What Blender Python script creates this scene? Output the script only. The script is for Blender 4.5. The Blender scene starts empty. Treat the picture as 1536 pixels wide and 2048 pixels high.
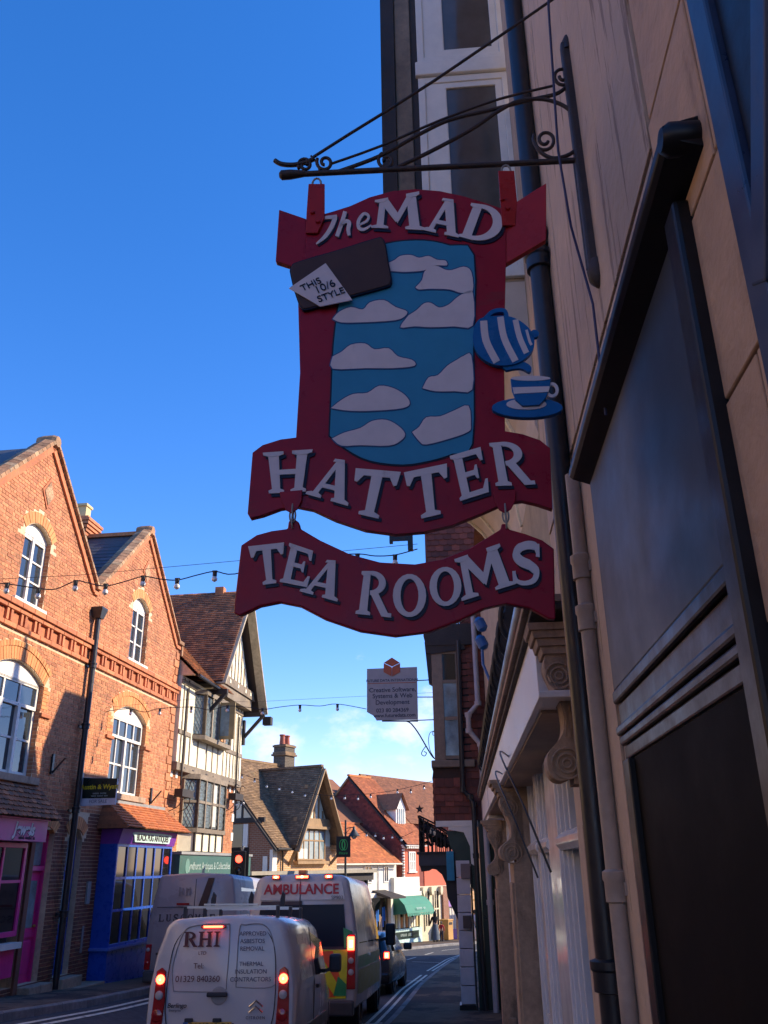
import bpy, bmesh, math, random
from mathutils import Vector, Matrix
from mathutils.geometry import tessellate_polygon
random.seed(7)
rnd = random.random
sc = bpy.context.scene
col = sc.collection
R_ = math.radians
# ------------------------------------------------------------ camera
FPX, PITCH, ROLL, EYE = 1724.0, R_(22.4), .0146, 1.7
cam_d = bpy.data.cameras.new('camera'); cam = bpy.data.objects.new('camera', cam_d); col.objects.link(cam)
cam_d.sensor_fit = 'VERTICAL'; cam_d.sensor_height = 24; cam_d.lens = 24 * FPX / 2048
cam_d.clip_end = 3000; cam_d.clip_start = .05
_r = Vector((1, 0, 0)); _f = Vector((0, math.cos(PITCH), math.sin(PITCH))); _u = _r.cross(_f)
_rr = (_r - ROLL * _u).normalized(); _uu = (_u + ROLL * _r).normalized()
cam.matrix_world = Matrix(((_rr.x, _uu.x, -_f.x, 0), (_rr.y, _uu.y, -_f.y, 0), (_rr.z, _uu.z, -_f.z, EYE), (0, 0, 0, 1)))
sc.camera = cam
# ------------------------------------------------------------ light
SUN_AZ, SUN_EL = 79.0, 29.0
sc.view_settings.view_transform = 'Standard'; sc.view_settings.look = 'None'
sc.view_settings.gamma = 1; sc.view_settings.use_curve_mapping = False
sc.view_settings.exposure = .62
sc.cycles.max_bounces = 6; sc.cycles.diffuse_bounces = 3; sc.cycles.sample_clamp_indirect = 6
w = bpy.data.worlds.new('World'); sc.world = w; w.use_nodes = True
nt = w.node_tree; nt.nodes.clear()
def N(nt, t, **k):
    n = nt.nodes.new(t)
    for a, b in k.items(): setattr(n, a, b)
    return n
out = N(nt, 'ShaderNodeOutputWorld'); bg = N(nt, 'ShaderNodeBackground'); bg.inputs[1].default_value = .12
sky = N(nt, 'ShaderNodeTexSky', sky_type='NISHITA', sun_disc=False)
sky.sun_elevation = R_(SUN_EL); sky.sun_rotation = R_(SUN_AZ); sky.air_density = 1.0; sky.dust_density = .15; sky.ozone_density = 3.0
tc = N(nt, 'ShaderNodeTexCoord')
# a few thin fair-weather clouds low over the end of the street
def ray(px, py):
    u = (px - 768) / FPX; v = (1024 - py) / FPX
    u, v = u + ROLL * v, v - ROLL * u
    return Vector((u, math.cos(PITCH) - v * math.sin(PITCH), math.sin(PITCH) + v * math.cos(PITCH)))
noi = N(nt, 'ShaderNodeTexNoise'); noi.inputs['Scale'].default_value = 26; noi.inputs['Detail'].default_value = 6; noi.inputs['Roughness'].default_value = .6
mp = N(nt, 'ShaderNodeMapping'); mp.inputs['Scale'].default_value = (1, 1, 1.7)
nt.links.new(tc.outputs['Generated'], mp.inputs[0]); nt.links.new(mp.outputs[0], noi.inputs['Vector'])
acc = None
for (az, el, rad, amp) in [(-7.3, 7.2, .055, .9), (-2.0, 7.6, .06, .75), (1.2, 8.6, .06, .8), (2.8, 9.8, .035, .6), (-1.6, 13.2, .025, .35), (-17, 6.5, .07, .9),
                           (9, 7, .07, .8), (19, 9, .08, .8), (-29, 8, .08, .8), (33, 7, .09, .9), (60, 8, .1, .9), (-50, 9, .1, .9), (100, 8, .12, .9), (-95, 8, .12, .9), (150, 10, .12, .9), (-150, 9, .12, .9)]:
    d = Vector((math.sin(R_(az)) * math.cos(R_(el)), math.cos(R_(az)) * math.cos(R_(el)), math.sin(R_(el))))
    vm = N(nt, 'ShaderNodeVectorMath', operation='DISTANCE'); vm.inputs[1].default_value = d
    nt.links.new(tc.outputs['Generated'], vm.inputs[0])
    mr = N(nt, 'ShaderNodeMapRange', interpolation_type='SMOOTHSTEP'); mr.inputs[1].default_value = 0; mr.inputs[2].default_value = rad * 1.3; mr.inputs[3].default_value = amp; mr.inputs[4].default_value = 0
    nt.links.new(vm.outputs['Value'], mr.inputs[0])
    if acc is None: acc = mr.outputs[0]
    else:
        mx = N(nt, 'ShaderNodeMath', operation='MAXIMUM'); nt.links.new(acc, mx.inputs[0]); nt.links.new(mr.outputs[0], mx.inputs[1]); acc = mx.outputs[0]
ad = N(nt, 'ShaderNodeMath', operation='MULTIPLY_ADD'); ad.inputs[1].default_value = .62; nt.links.new(acc, ad.inputs[0]); nt.links.new(noi.outputs[0], ad.inputs[2])
cr = N(nt, 'ShaderNodeMapRange', interpolation_type='SMOOTHSTEP'); cr.inputs[1].default_value = .74; cr.inputs[2].default_value = 1.15; cr.inputs[3].default_value = 0; cr.inputs[4].default_value = .55
nt.links.new(ad.outputs[0], cr.inputs[0])
mixc = N(nt, 'ShaderNodeMixRGB'); mixc.inputs[2].default_value = (7.4, 7.0, 7.4, 1)
hs = N(nt, 'ShaderNodeHueSaturation'); hs.inputs['Saturation'].default_value = 1.32; hs.inputs['Value'].default_value = 1.38
ml = N(nt, 'ShaderNodeMixRGB', blend_type='MULTIPLY'); ml.inputs[0].default_value = 1; ml.inputs[2].default_value = (1.2, .99, 1.24, 1)
nt.links.new(sky.outputs[0], hs.inputs['Color']); nt.links.new(hs.outputs[0], ml.inputs[1])
nt.links.new(cr.outputs[0], mixc.inputs[0]); nt.links.new(ml.outputs[0], mixc.inputs[1]); nt.links.new(mixc.outputs[0], bg.inputs[0]); nt.links.new(bg.outputs[0], out.inputs[0])
sd = bpy.data.lights.new('sun', 'SUN'); sd.energy = 5.0; sd.angle = R_(.53); sd.color = (1, .84, .62)
so = bpy.data.objects.new('sun', sd); col.objects.link(so)
SUNV = Vector((math.sin(R_(SUN_AZ)) * math.cos(R_(SUN_EL)), math.cos(R_(SUN_AZ)) * math.cos(R_(SUN_EL)), math.sin(R_(SUN_EL))))
so.rotation_euler = SUNV.to_track_quat('Z', 'Y').to_euler()
# ------------------------------------------------------------ materials
MC = {}
def M(name, c=(.5, .5, .5), c2=None, rough=.7, metal=0, noise=(6, .15), bump=None, vary=0, spec=.5, coat=0, emit=None, es=0, brick=None, wave=None, stain=None):
    if name in MC: return MC[name]
    m = bpy.data.materials.new(name); m.use_nodes = True; MC[name] = m
    t = m.node_tree; b = t.nodes['Principled BSDF']; L = t.links.new
    b.inputs['Roughness'].default_value = rough; b.inputs['Metallic'].default_value = metal
    b.inputs['Specular IOR Level'].default_value = spec; b.inputs['Coat Weight'].default_value = coat; b.inputs['Coat Roughness'].default_value = .06
    co = N(t, 'ShaderNodeTexCoord').outputs['Object']
    if emit: b.inputs['Emission Color'].default_value = (*emit, 1); b.inputs['Emission Strength'].default_value = es
    if brick:
        sx = N(t, 'ShaderNodeSeparateXYZ'); L(co, sx.inputs[0]); a = N(t, 'ShaderNodeMath'); L(sx.outputs[0], a.inputs[0]); L(sx.outputs[1], a.inputs[1])
        cb = N(t, 'ShaderNodeCombineXYZ'); L(a.outputs[0], cb.inputs[0]); L(sx.outputs[2], cb.inputs[1])
        bt = N(t, 'ShaderNodeTexBrick'); L(cb.outputs[0], bt.inputs[0]); bt.inputs['Color1'].default_value = (*c, 1); bt.inputs['Color2'].default_value = (*(c2 or c), 1)
        bt.inputs['Mortar'].default_value = (*brick[0], 1); bt.inputs['Scale'].default_value = 1; bt.inputs['Brick Width'].default_value = brick[1]; bt.inputs['Row Height'].default_value = brick[2]; bt.inputs['Mortar Size'].default_value = brick[3]
        cc = bt.outputs[0]
    else:
        rg = N(t, 'ShaderNodeRGB'); rg.outputs[0].default_value = (*c, 1); cc = rg.outputs[0]
    if vary or (c2 and not brick):
        oi = N(t, 'ShaderNodeObjectInfo'); at = N(t, 'ShaderNodeAttribute', attribute_name='tint'); a = N(t, 'ShaderNodeMath'); L(oi.outputs['Random'], a.inputs[0]); L(at.outputs['Fac'], a.inputs[1])
        fr = N(t, 'ShaderNodeMath', operation='FRACT'); L(a.outputs[0], fr.inputs[0])
        if c2 and not brick:
            f7 = N(t, 'ShaderNodeMath', operation='MULTIPLY'); f7.inputs[1].default_value = 7.31; L(fr.outputs[0], f7.inputs[0]); f8 = N(t, 'ShaderNodeMath', operation='FRACT'); L(f7.outputs[0], f8.inputs[0])
            pw = N(t, 'ShaderNodeMath', operation='POWER'); pw.inputs[1].default_value = 1.6; L(f8.outputs[0], pw.inputs[0])
            mx = N(t, 'ShaderNodeMixRGB'); L(pw.outputs[0], mx.inputs[0]); L(cc, mx.inputs[1]); mx.inputs[2].default_value = (*c2, 1); cc = mx.outputs[0]
        mr = N(t, 'ShaderNodeMapRange'); L(fr.outputs[0], mr.inputs[0]); mr.inputs[3].default_value = 1 - vary; mr.inputs[4].default_value = 1 + vary
        hv = N(t, 'ShaderNodeHueSaturation'); L(cc, hv.inputs['Color']); L(mr.outputs[0], hv.inputs['Value']); cc = hv.outputs[0]
    if noise:
        for k, (s, amt) in enumerate(((noise[0], noise[1]), (noise[0] * .13, noise[1] * .9))):
            no = N(t, 'ShaderNodeTexNoise'); no.inputs['Scale'].default_value = s; no.inputs['Detail'].default_value = 7; no.inputs['Roughness'].default_value = .65; L(co, no.inputs['Vector'])
            mr = N(t, 'ShaderNodeMapRange'); L(no.outputs[0], mr.inputs[0]); mr.inputs[1].default_value = .3; mr.inputs[2].default_value = .7; mr.inputs[3].default_value = 1 - amt; mr.inputs[4].default_value = 1 + amt
            hv = N(t, 'ShaderNodeHueSaturation'); L(cc, hv.inputs['Color']); L(mr.outputs[0], hv.inputs['Value']); cc = hv.outputs[0]
            if k == 0:
                rr = N(t, 'ShaderNodeMapRange'); L(no.outputs[0], rr.inputs[0]); rr.inputs[1].default_value = .3; rr.inputs[2].default_value = .7; rr.inputs[3].default_value = max(.02, rough - .1); rr.inputs[4].default_value = min(1, rough + .1); L(rr.outputs[0], b.inputs['Roughness'])
    if stain:   # (colour, scale vector, threshold, softness): weathering with a shape of its own
        ma = N(t, 'ShaderNodeMapping'); ma.inputs['Scale'].default_value = stain[1]; L(co, ma.inputs[0])
        no = N(t, 'ShaderNodeTexNoise'); no.inputs['Scale'].default_value = 1; no.inputs['Detail'].default_value = 9; no.inputs['Roughness'].default_value = .7; L(ma.outputs[0], no.inputs['Vector'])
        mr = N(t, 'ShaderNodeMapRange', interpolation_type='SMOOTHSTEP'); L(no.outputs[0], mr.inputs[0]); mr.inputs[1].default_value = stain[2]; mr.inputs[2].default_value = stain[2] + stain[3]; mr.inputs[4].default_value = stain[4] if len(stain) > 4 else .8
        mx = N(t, 'ShaderNodeMixRGB'); L(mr.outputs[0], mx.inputs[0]); L(cc, mx.inputs[1]); mx.inputs[2].default_value = (*stain[0], 1); cc = mx.outputs[0]
    L(cc, b.inputs['Base Color'])
    if bump:
        no = N(t, 'ShaderNodeTexNoise'); no.inputs['Scale'].default_value = bump[0]; no.inputs['Detail'].default_value = 5; L(co, no.inputs['Vector'])
        bp = N(t, 'ShaderNodeBump'); bp.inputs['Strength'].default_value = bump[1]; bp.inputs['Distance'].default_value = bump[2] if len(bump) > 2 else .01
        h = no.outputs[0]
        if brick:
            sb = N(t, 'ShaderNodeMath', operation='SUBTRACT'); L(h, sb.inputs[0]); L(bt.outputs['Fac'], sb.inputs[1]); h = sb.outputs[0]
        L(h, bp.inputs['Height']); L(bp.outputs[0], b.inputs['Normal'])
    return m
BRICK = M('red_brick', (.55, .225, .10), (.43, .155, .075), rough=.85, noise=(30, .16), vary=.2, bump=(60, .4), stain=((.13, .07, .05), (.55, .55, .9), .50, .22, .6))
GAUGED = M('orange_brick', (.66, .29, .10), (.58, .22, .08), rough=.8, noise=(30, .1), vary=.14)
MORTAR = M('mortar', (.64, .48, .31), rough=.95, noise=(12, .2), bump=(40, .3))
TERRA = M('moulded_brick', (.55, .19, .08), (.46, .15, .065), rough=.8, noise=(14, .25), vary=.15, stain=((.10, .07, .04), (.7, .7, 2.5), .55, .2, .6))
COPE = M('coping_tile', (.36, .19, .10), (.42, .28, .16), rough=.9, noise=(9, .35), vary=.2, bump=(30, .5), stain=((.40, .36, .24), (2, 2, 2), .58, .1, .7))
TILE = M('clay_tile', (.36, .14, .06), (.17, .085, .05), rough=.85, noise=(20, .25), vary=.35, bump=(40, .4), stain=((.06, .045, .03), (.9, .9, .9), .55, .15, .7))
TILEO = M('orange_tile', (.50, .17, .055), (.40, .12, .045), rough=.85, noise=(14, .2), vary=.2, bump=(40, .3))
TILEB = M('brown_tile', (.27, .17, .09), (.19, .12, .07), rough=.9, noise=(9, .3), vary=.25, bump=(40, .4), stain=((.2, .16, .09), (1.2, 1.2, 1.2), .58, .1, .6))
TILEH = M('hung_tile', (.25, .055, .035), (.17, .04, .03), rough=.8, noise=(14, .2), vary=.25)
SLATE = M('slate', (.06, .065, .075), (.09, .09, .10), rough=.6, noise=(9, .2), vary=.25)
WHITE = M('white_paint', (.78, .74, .66), rough=.5, noise=(8, .06), spec=.4, stain=((.35, .32, .27), (3, 3, .8), .62, .12, .5))
WHITEB = M('white_gloss', (.74, .72, .72), rough=.16, noise=(3, .05), spec=.6, bump=(9, .1, .01))
CREAM = M('cream_render', (.80, .73, .54), rough=.85, noise=(5, .1), bump=(30, .3), stain=((.40, .33, .22), (1.5, 1.5, .5), .62, .15, .5))
TIMB = M('grey_timber', (.25, .20, .145), (.18, .14, .10), rough=.8, noise=(10, .3), vary=.2, bump=(30, .4))
DTIMB = M('dark_timber', (.035, .028, .025), rough=.75, noise=(10, .3), bump=(25, .4))
BLACKI = M('black_iron', (.018, .018, .022), rough=.38, noise=(14, .3), bump=(60, .15, .003))
RUSTI = M('rusted_iron', (.035, .022, .018), rough=.6, noise=(25, .4), bump=(80, .5, .004), stain=((.16, .09, .05), (9, 9, 9), .58, .1, .7))
BLKPAINT = M('black_paint', (.012, .011, .012), rough=.38, spec=.3, noise=(7, .3), bump=(14, .12), stain=((.07, .05, .04), (14, 14, 2), .6, .12, .6))
GLASS = M('window_glass', (.03, .04, .05), rough=.04, noise=None, spec=.9, bump=(2.2, .08, .02))
GLASSD = M('dark_glass', (.012, .012, .014), rough=.05, noise=None, spec=.55)
CURT = M('net_curtain', (.5, .52, .53), rough=.9, noise=(5, .2))
LEADL = M('leaded_glass', (.20, .27, .29), rough=.12, noise=(3, .4), spec=.9, bump=(7, .5, .02))  # pale blue sky reflection put into the glass colour
LEAD = M('lead', (.28, .28, .27), rough=.6, noise=(20, .2))
STONE = M('pale_stone', (.40, .28, .19), rough=.9, noise=(14, .2), bump=(35, .5), stain=((.12, .085, .055), (3, 3, 1.2), .52, .2, .75))
# ------------------------------------------------------------ mesh builder
ZB = {}
def tag(o, label=None, cat=None, group=None, kind=None):
    if label: o['label'] = label
    if cat: o['category'] = cat
    if group: o['group'] = group
    if kind: o['kind'] = kind
    return o
def facing(me): return me
class MB:
    def __init__(s, sg=1): s.v = []; s.f = []; s.t = []; s.sg = sg
    def add(s, vs, fs, tint=0.0):
        n = len(s.v); s.v += [(a, s.sg * b, c) for a, b, c in vs]; s.f += [tuple(i + n for i in f) for f in fs]; s.t += [tint] * len(fs); return s
    def box(s, a0, a1, b0, b1, c0, c1, tint=0.0):
        return s.add([(a0, b0, c0), (a1, b0, c0), (a1, b1, c0), (a0, b1, c0), (a0, b0, c1), (a1, b0, c1), (a1, b1, c1), (a0, b1, c1)],
                     [(0, 3, 2, 1), (4, 5, 6, 7), (0, 1, 5, 4), (1, 2, 6, 5), (2, 3, 7, 6), (3, 0, 4, 7)], tint)
    def beam(s, p, q, wd, th, up=(0, 0, 1), tint=0.0):   # bar from p to q, wd across, th along up-ish
        p = Vector(p); q = Vector(q); d = (q - p).normalized(); u = Vector(up); x = d.cross(u)
        if x.length < 1e-4: x = d.cross(Vector((0, 1, 0)))
        x.normalize(); y = x.cross(d).normalized(); x *= wd / 2; y *= th / 2
        vs = [tuple(a + e * x + g * y) for a in (p, q) for e, g in ((-1, -1), (1, -1), (1, 1), (-1, 1))]
        return s.add(vs, [(0, 3, 2, 1), (4, 5, 6, 7), (0, 1, 5, 4), (1, 2, 6, 5), (2, 3, 7, 6), (3, 0, 4, 7)], tint)
    def prism(s, loops, b0, b1, tint=0.0, axis='b'):     # loops: [outer, hole, ...] of (a, c); extruded along b
        if not isinstance(loops[0][0], (tuple, list)): loops = [loops]
        flat = [p for l in loops for p in l]
        tr = tessellate_polygon([[Vector((p[0], p[1], 0)) for p in l] for l in loops])
        n = len(flat); mk = (lambda p, b: (p[0], b, p[1])) if axis == 'b' else ((lambda p, b: (b, p[0], p[1])) if axis == 'a' else (lambda p, b: (p[0], p[1], b)))
        vs = [mk(p, b0) for p in flat] + [mk(p, b1) for p in flat]
        fs = [tuple(t) for t in tr] + [tuple(i + n for i in reversed(t)) for t in tr]
        k = 0
        for l in loops:
            m = len(l)
            for i in range(m): j = (i + 1) % m; fs.append((k + i, k + j, n + k + j, n + k + i))
            k += m
        return s.add(vs, fs, tint)
    def tube(s, pts, r, n=8, cap=True, tint=0.0):
        pts = [Vector(p) for p in pts]; rs = r if isinstance(r, (list, tuple)) else [r] * len(pts)
        vs = []; prev = None
        for i, p in enumerate(pts):
            d = (pts[min(i + 1, len(pts) - 1)] - pts[max(i - 1, 0)])
            if d.length < 1e-9: d = Vector((0, 0, 1))
            d.normalize()
            if prev is None: x = d.orthogonal().normalized()
            else:
                x = prev - d * prev.dot(d)
                x = x.normalized() if x.length > 1e-6 else d.orthogonal().normalized()
            prev = x; y = d.cross(x)
            for k in range(n):
                a = 2 * math.pi * k / n; vs.append(tuple(p + (x * math.cos(a) + y * math.sin(a)) * rs[i]))
        fs = [(i * n + k, i * n + (k + 1) % n, (i + 1) * n + (k + 1) % n, (i + 1) * n + k) for i in range(len(pts) - 1) for k in range(n)]
        if cap: fs += [tuple(reversed(range(n))), tuple(range((len(pts) - 1) * n, len(pts) * n))]
        return s.add(vs, fs, tint)
    def lathe(s, o, axis, prof, n=20, tint=0.0):
        o = Vector(o); ax = Vector(axis).normalized(); x = ax.orthogonal().normalized(); y = ax.cross(x); vs = []
        for r, h in prof:
            for k in range(n): a = 2 * math.pi * k / n; vs.append(tuple(o + ax * h + (x * math.cos(a) + y * math.sin(a)) * max(r, 1e-4)))
        fs = [(i * n + k, i * n + (k + 1) % n, (i + 1) * n + (k + 1) % n, (i + 1) * n + k) for i in range(len(prof) - 1) for k in range(n)]
        fs += [tuple(reversed(range(n))), tuple(range((len(prof) - 1) * n, len(prof) * n))]
        return s.add(vs, fs, tint)
    def mesh(s, name, zb=0.0, recalc=True):
        me = bpy.data.meshes.new(name); me.from_pydata([(a, b, c - zb) for a, b, c in s.v], [], s.f)
        if any(s.t):
            at = me.attributes.new('tint', 'FLOAT', 'FACE'); at.data.foreach_set('value', s.t)
        if recalc and len(s.f) < 200000:
            bm = bmesh.new(); bm.from_mesh(me); bmesh.ops.recalc_face_normals(bm, faces=bm.faces); bm.to_mesh(me); bm.free()
        return me
    def build(s, name, mat, parent=None, smooth=False, bevel=0, kind=None, label=None, seg=2):
        if not s.v: return None
        me = s.mesh(name, ZB.get(parent.name, 0) if parent else 0); o = bpy.data.objects.new(name, me); col.objects.link(o)
        me.materials.append(mat)
        if parent: o.parent = parent; ZB[o.name] = ZB.get(parent.name, 0)
        if smooth:
            me.shade_smooth()
            try: me.set_sharp_from_angle(angle=R_(40))
            except Exception: pass
        if bevel:
            b = o.modifiers.new('bevel', 'BEVEL'); b.width = bevel; b.segments = seg; b.limit_method = 'ANGLE'; b.angle_limit = R_(35)
        return tag(o, label=label, kind=kind)
def empty(name, loc, rz=0, rot=None):
    o = bpy.data.objects.new(name, None); o.empty_display_size = .2; col.objects.link(o); o.location = loc; o.rotation_euler = rot or (0, 0, rz); ZB[o.name] = loc[2]; return o
class Frame:
    """vertical plane through (x0,y0), running along heading a (degrees right of +Y); u along, w outward, z up"""
    def __init__(s, x0, y0, a, sg): s.x0, s.y0, s.sg = x0, y0, sg; a = R_(a); s.c, s.s = math.cos(a), math.sin(a); s.rz = math.pi / 2 - a
    def at(s, px, py, w=0.0):      # photo pixel measured on the plane at offset w
        d = ray(px, py); x0 = s.x0 - s.sg * w * s.c; y0 = s.y0 + s.sg * w * s.s
        t = (x0 * s.c - y0 * s.s) / (d.x * s.c - d.y * s.s); return ((d.x * t - x0) * s.s + (d.y * t - y0) * s.c, d.z * t + EYE)
    def wz(s, px, py, U):          # photo pixel measured on the cross plane u = U
        d = ray(px, py); t = (U + s.x0 * s.s + s.y0 * s.c) / (d.x * s.s + d.y * s.c)
        return (-s.sg * ((d.x * t - s.x0) * s.c - (d.y * t - s.y0) * s.s), d.z * t + EYE)
    def root(s, name, label, cat, z=0.0, group=None): return tag(empty(name, (s.x0, s.y0, z), s.rz), label, cat, group)
    def world(s, u, w, z): return Vector((s.x0 + u * s.s - s.sg * w * s.c, s.y0 + u * s.c + s.sg * w * s.s, z))
def scan(loops, z):
    xs = []
    for l in loops:
        for i in range(len(l)):
            (x1, y1), (x2, y2) = l[i], l[(i + 1) % len(l)]
            if (y1 <= z < y2) or (y2 <= z < y1): xs.append(x1 + (z - y1) / (y2 - y1) * (x2 - x1))
    xs.sort(); return [(xs[i], xs[i + 1]) for i in range(0, len(xs) - 1, 2)]
def place_pieces(items, name, mat, parent, proto_fn, sg, limit, near, stuff_name=None):
    """items: (centre, size, tint). The nearest `limit` become objects sharing one mesh, the rest one 'stuff' part."""
    items.sort(key=near); zb = ZB.get(parent.name, 0); meshes = {}
    for it in items[:limit]:
        key = tuple(round(x, 3) for x in it[1])
        if key not in meshes: b = MB(1); proto_fn(b, (0, 0, 0), it[1], 0.0); me = b.mesh(name); me.materials.append(mat); meshes[key] = me
        o = bpy.data.objects.new(name, meshes[key]); c = it[0]; o.location = (c[0], sg * c[1], c[2] - zb); o.parent = parent; col.objects.link(o)
    b = MB(sg)
    for it in items[limit:]: proto_fn(b, it[0], it[1], it[2])
    if b.v: b.build(stuff_name or name + '_field', mat, parent, kind='stuff')
def brick_fn(b, c, sz, t): b.box(c[0] - sz[0] / 2, c[0] + sz[0] / 2, c[1] - .01, c[1] + .009, c[2] - sz[1] / 2, c[2] + sz[1] / 2, t)
def lay_bricks(loops, z0, z1, w0, parent, sg, mat, limit=0, near=lambda i: 0, ch=.075, bl=.225, keep=lambda u, z: True, name='brick'):
    items = []; k = 0; z = z0
    while z < z1:
        for a, b in scan(loops, z + ch / 2):
            per = bl if k % 2 == 0 else bl / 2
            u = math.floor(a / per) * per + (per * .25 if k % 4 > 1 else 0)
            while u < b:
                l, r = max(u, a), min(u + per, b)
                if r - l > .04 and keep((l + r) / 2, z): items.append((((l + r) / 2, w0 + random.uniform(-.003, .003), z + ch / 2), (round(r - l - .012, 3), ch - .012), rnd()))
                u += per
        z += ch; k += 1
    place_pieces(items, name, mat, parent, brick_fn, sg, limit, near)
def tiles(name, parent, sg, O, A, B, loops, tw, g, mat, th=.018, lift=.02, jit=.006, limit=0, near=None, round_=False, nrm=None):
    """O origin, A along the course, B up the slope; loops in (s,t)"""
    O = Vector(O); A = Vector(A).normalized(); B = Vector(B).normalized(); Nn = A.cross(B) * (1 if sg * 1 > 0 else 1)
    if Nn.z < 0 or (abs(Nn.z) < .2 and Nn.y < 0): Nn = -Nn
    if nrm: Nn = Vector(nrm)
    ts = [p[1] for l in loops for p in l]; t = min(ts); k = 0; items = []; mx = max(ts)
    while t < mx:
        for a, b in scan(loops, t + g * .5):
            s0 = math.floor(a / tw) * tw + (tw / 2 if k % 2 else 0) - (tw if k % 2 else 0)
            while s0 < b:
                l, r = max(s0, a), min(s0 + tw, b)
                if r - l > .02: items.append((l, r - .006, t + random.uniform(-jit, jit), rnd()))
                s0 += tw
        t += g; k += 1
    def one(b, l, r, t, tint, base=Vector((0, 0, 0))):
        p0 = O + A * l + B * t; p1 = O + A * r + B * t; q0 = O + A * l + B * (t + g * 1.12); q1 = O + A * r + B * (t + g * 1.12)
        h0 = Nn * (lift + th); h1 = Nn * (th * .6)
        if round_:
            m = O + A * ((l + r) / 2) + B * (t - g * .28); vs = [p0 + Nn * lift, m + Nn * lift, p1 + Nn * lift, p1 + h0, m + h0, p0 + h0, q0, q1, q1 + h1, q0 + h1]
            pa = O + A * (l + (r - l) * .2) + B * (t - g * .2); pb = O + A * (l + (r - l) * .8) + B * (t - g * .2)
            vs = [p0 + Nn * lift, pa + Nn * lift, pb + Nn * lift, p1 + Nn * lift, p0 + h0, pa + h0, pb + h0, p1 + h0, q0 + h1, q1 + h1]
            fs = [(0, 1, 5, 4), (1, 2, 6, 5), (2, 3, 7, 6), (4, 5, 6, 7, 9, 8), (0, 4, 8), (3, 9, 7)]
        else:
            vs = [p0 + Nn * lift * .2, p1 + Nn * lift * .2, p0 + h0, p1 + h0, q0 + h1, q1 + h1]; fs = [(0, 1, 3, 2), (2, 3, 5, 4), (0, 2, 4), (1, 5, 3)]
        b.add([tuple(v - base) for v in vs], fs, tint)
    zb = ZB.get(parent.name, 0)
    if limit:
        if near: items.sort(key=lambda i: near(O + A * i[0] + B * i[2]))
        for it in items[:limit]:
            c = O + A * it[0] + B * it[2]; b = MB(sg); one(b, it[0], it[1], it[2], 0.0, c); me = b.mesh(name); me.materials.append(mat)
            o = bpy.data.objects.new(name, me); o.location = (c.x, sg * c.y, c.z - zb); o.parent = parent; col.objects.link(o)
    b = MB(sg)
    for it in items[limit:]: one(b, *it)
    if b.v: b.build(name + '_field', mat, parent, kind='stuff')
def worn_marks(n, parent, u, w, z, size, mat, sg, ext, rx, roll, rz):
    # lettering too small or worn to read in the photograph: short unreadable strokes
    b = MB(1); x = -n * size * .28
    for i in range(n):
        if i % 7 != 5:
            for k in range(2): a = x + size * (.08 + .26 * k); h = size * (.28 + .1 * rnd()); b.box(a, a + size * .09, -h * (.6 + .4 * rnd()), h, -ext, ext + .0005 * k)
            h = size * (rnd() - .5) * .5; b.box(x + size * .08, x + size * .42, h, h + size * .09, -ext, ext + .001)
        x += size * .56
    me = b.mesh('worn_lettering'); me.materials.append(mat); o = bpy.data.objects.new('worn_lettering', me); col.objects.link(o); o.parent = parent; o['kind'] = 'stuff'
    o.location = (u, sg * w, z - ZB.get(parent.name, 0)); base = Matrix.Rotation(R_(90), 4, 'X') if sg < 0 else Matrix.Rotation(R_(180), 4, 'Z') @ Matrix.Rotation(R_(90), 4, 'X')
    o.rotation_euler = (Matrix.Rotation(rz, 4, 'Z') @ base @ Matrix.Rotation(roll, 4, 'Z') @ Matrix.Rotation(rx, 4, 'X')).to_euler(); return o
def text(s, parent, u, w, z, size, mat, sg=1, name='lettering', ext=.002, align='CENTER', shear=0, bold=0, sx=1.0, rx=0.0, facing='w', roll=0.0, space=1.0, rz=0.0):
    if s.startswith('~'): return worn_marks(len(s) - 1, parent, u, w, z, size, mat, sg, ext, rx, roll, rz)
    c = bpy.data.curves.new(name, 'FONT'); c.body = s; c.size = size; c.extrude = ext; c.align_x = align; c.align_y = 'CENTER'; c.shear = shear; c.offset = bold; c.space_character = space
    o = bpy.data.objects.new(name + '_tmp', c); col.objects.link(o); bpy.context.view_layer.update()
    me = bpy.data.meshes.new_from_object(o.evaluated_get(bpy.context.evaluated_depsgraph_get())); bpy.data.objects.remove(o); bpy.data.curves.remove(c)
    me.name = name; me.materials.clear(); me.materials.append(mat); n = bpy.data.objects.new(name, me); col.objects.link(n); n.parent = parent
    n.location = (u, sg * w, z - ZB.get(parent.name, 0)); n.scale = (sx, 1, 1)
    # text readable from the +w side
    base = Matrix.Rotation(R_(90), 4, 'X') if sg < 0 else Matrix.Rotation(R_(180), 4, 'Z') @ Matrix.Rotation(R_(90), 4, 'X')
    n.rotation_euler = (Matrix.Rotation(rz, 4, 'Z') @ base @ Matrix.Rotation(roll, 4, 'Z') @ Matrix.Rotation(rx, 4, 'X')).to_euler(); return n
def ribbon(pts, wd):
    P = [Vector((p[0], p[1])) for p in pts]; W = wd if isinstance(wd, (list, tuple)) else [wd] * len(P); L = []; Rr = []
    for i, p in enumerate(P):
        d = (P[min(i + 1, len(P) - 1)] - P[max(i - 1, 0)]).normalized(); n = Vector((-d.y, d.x)) * W[i] / 2; L.append(tuple(p + n)); Rr.append(tuple(p - n))
    return L + Rr[::-1]
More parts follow.
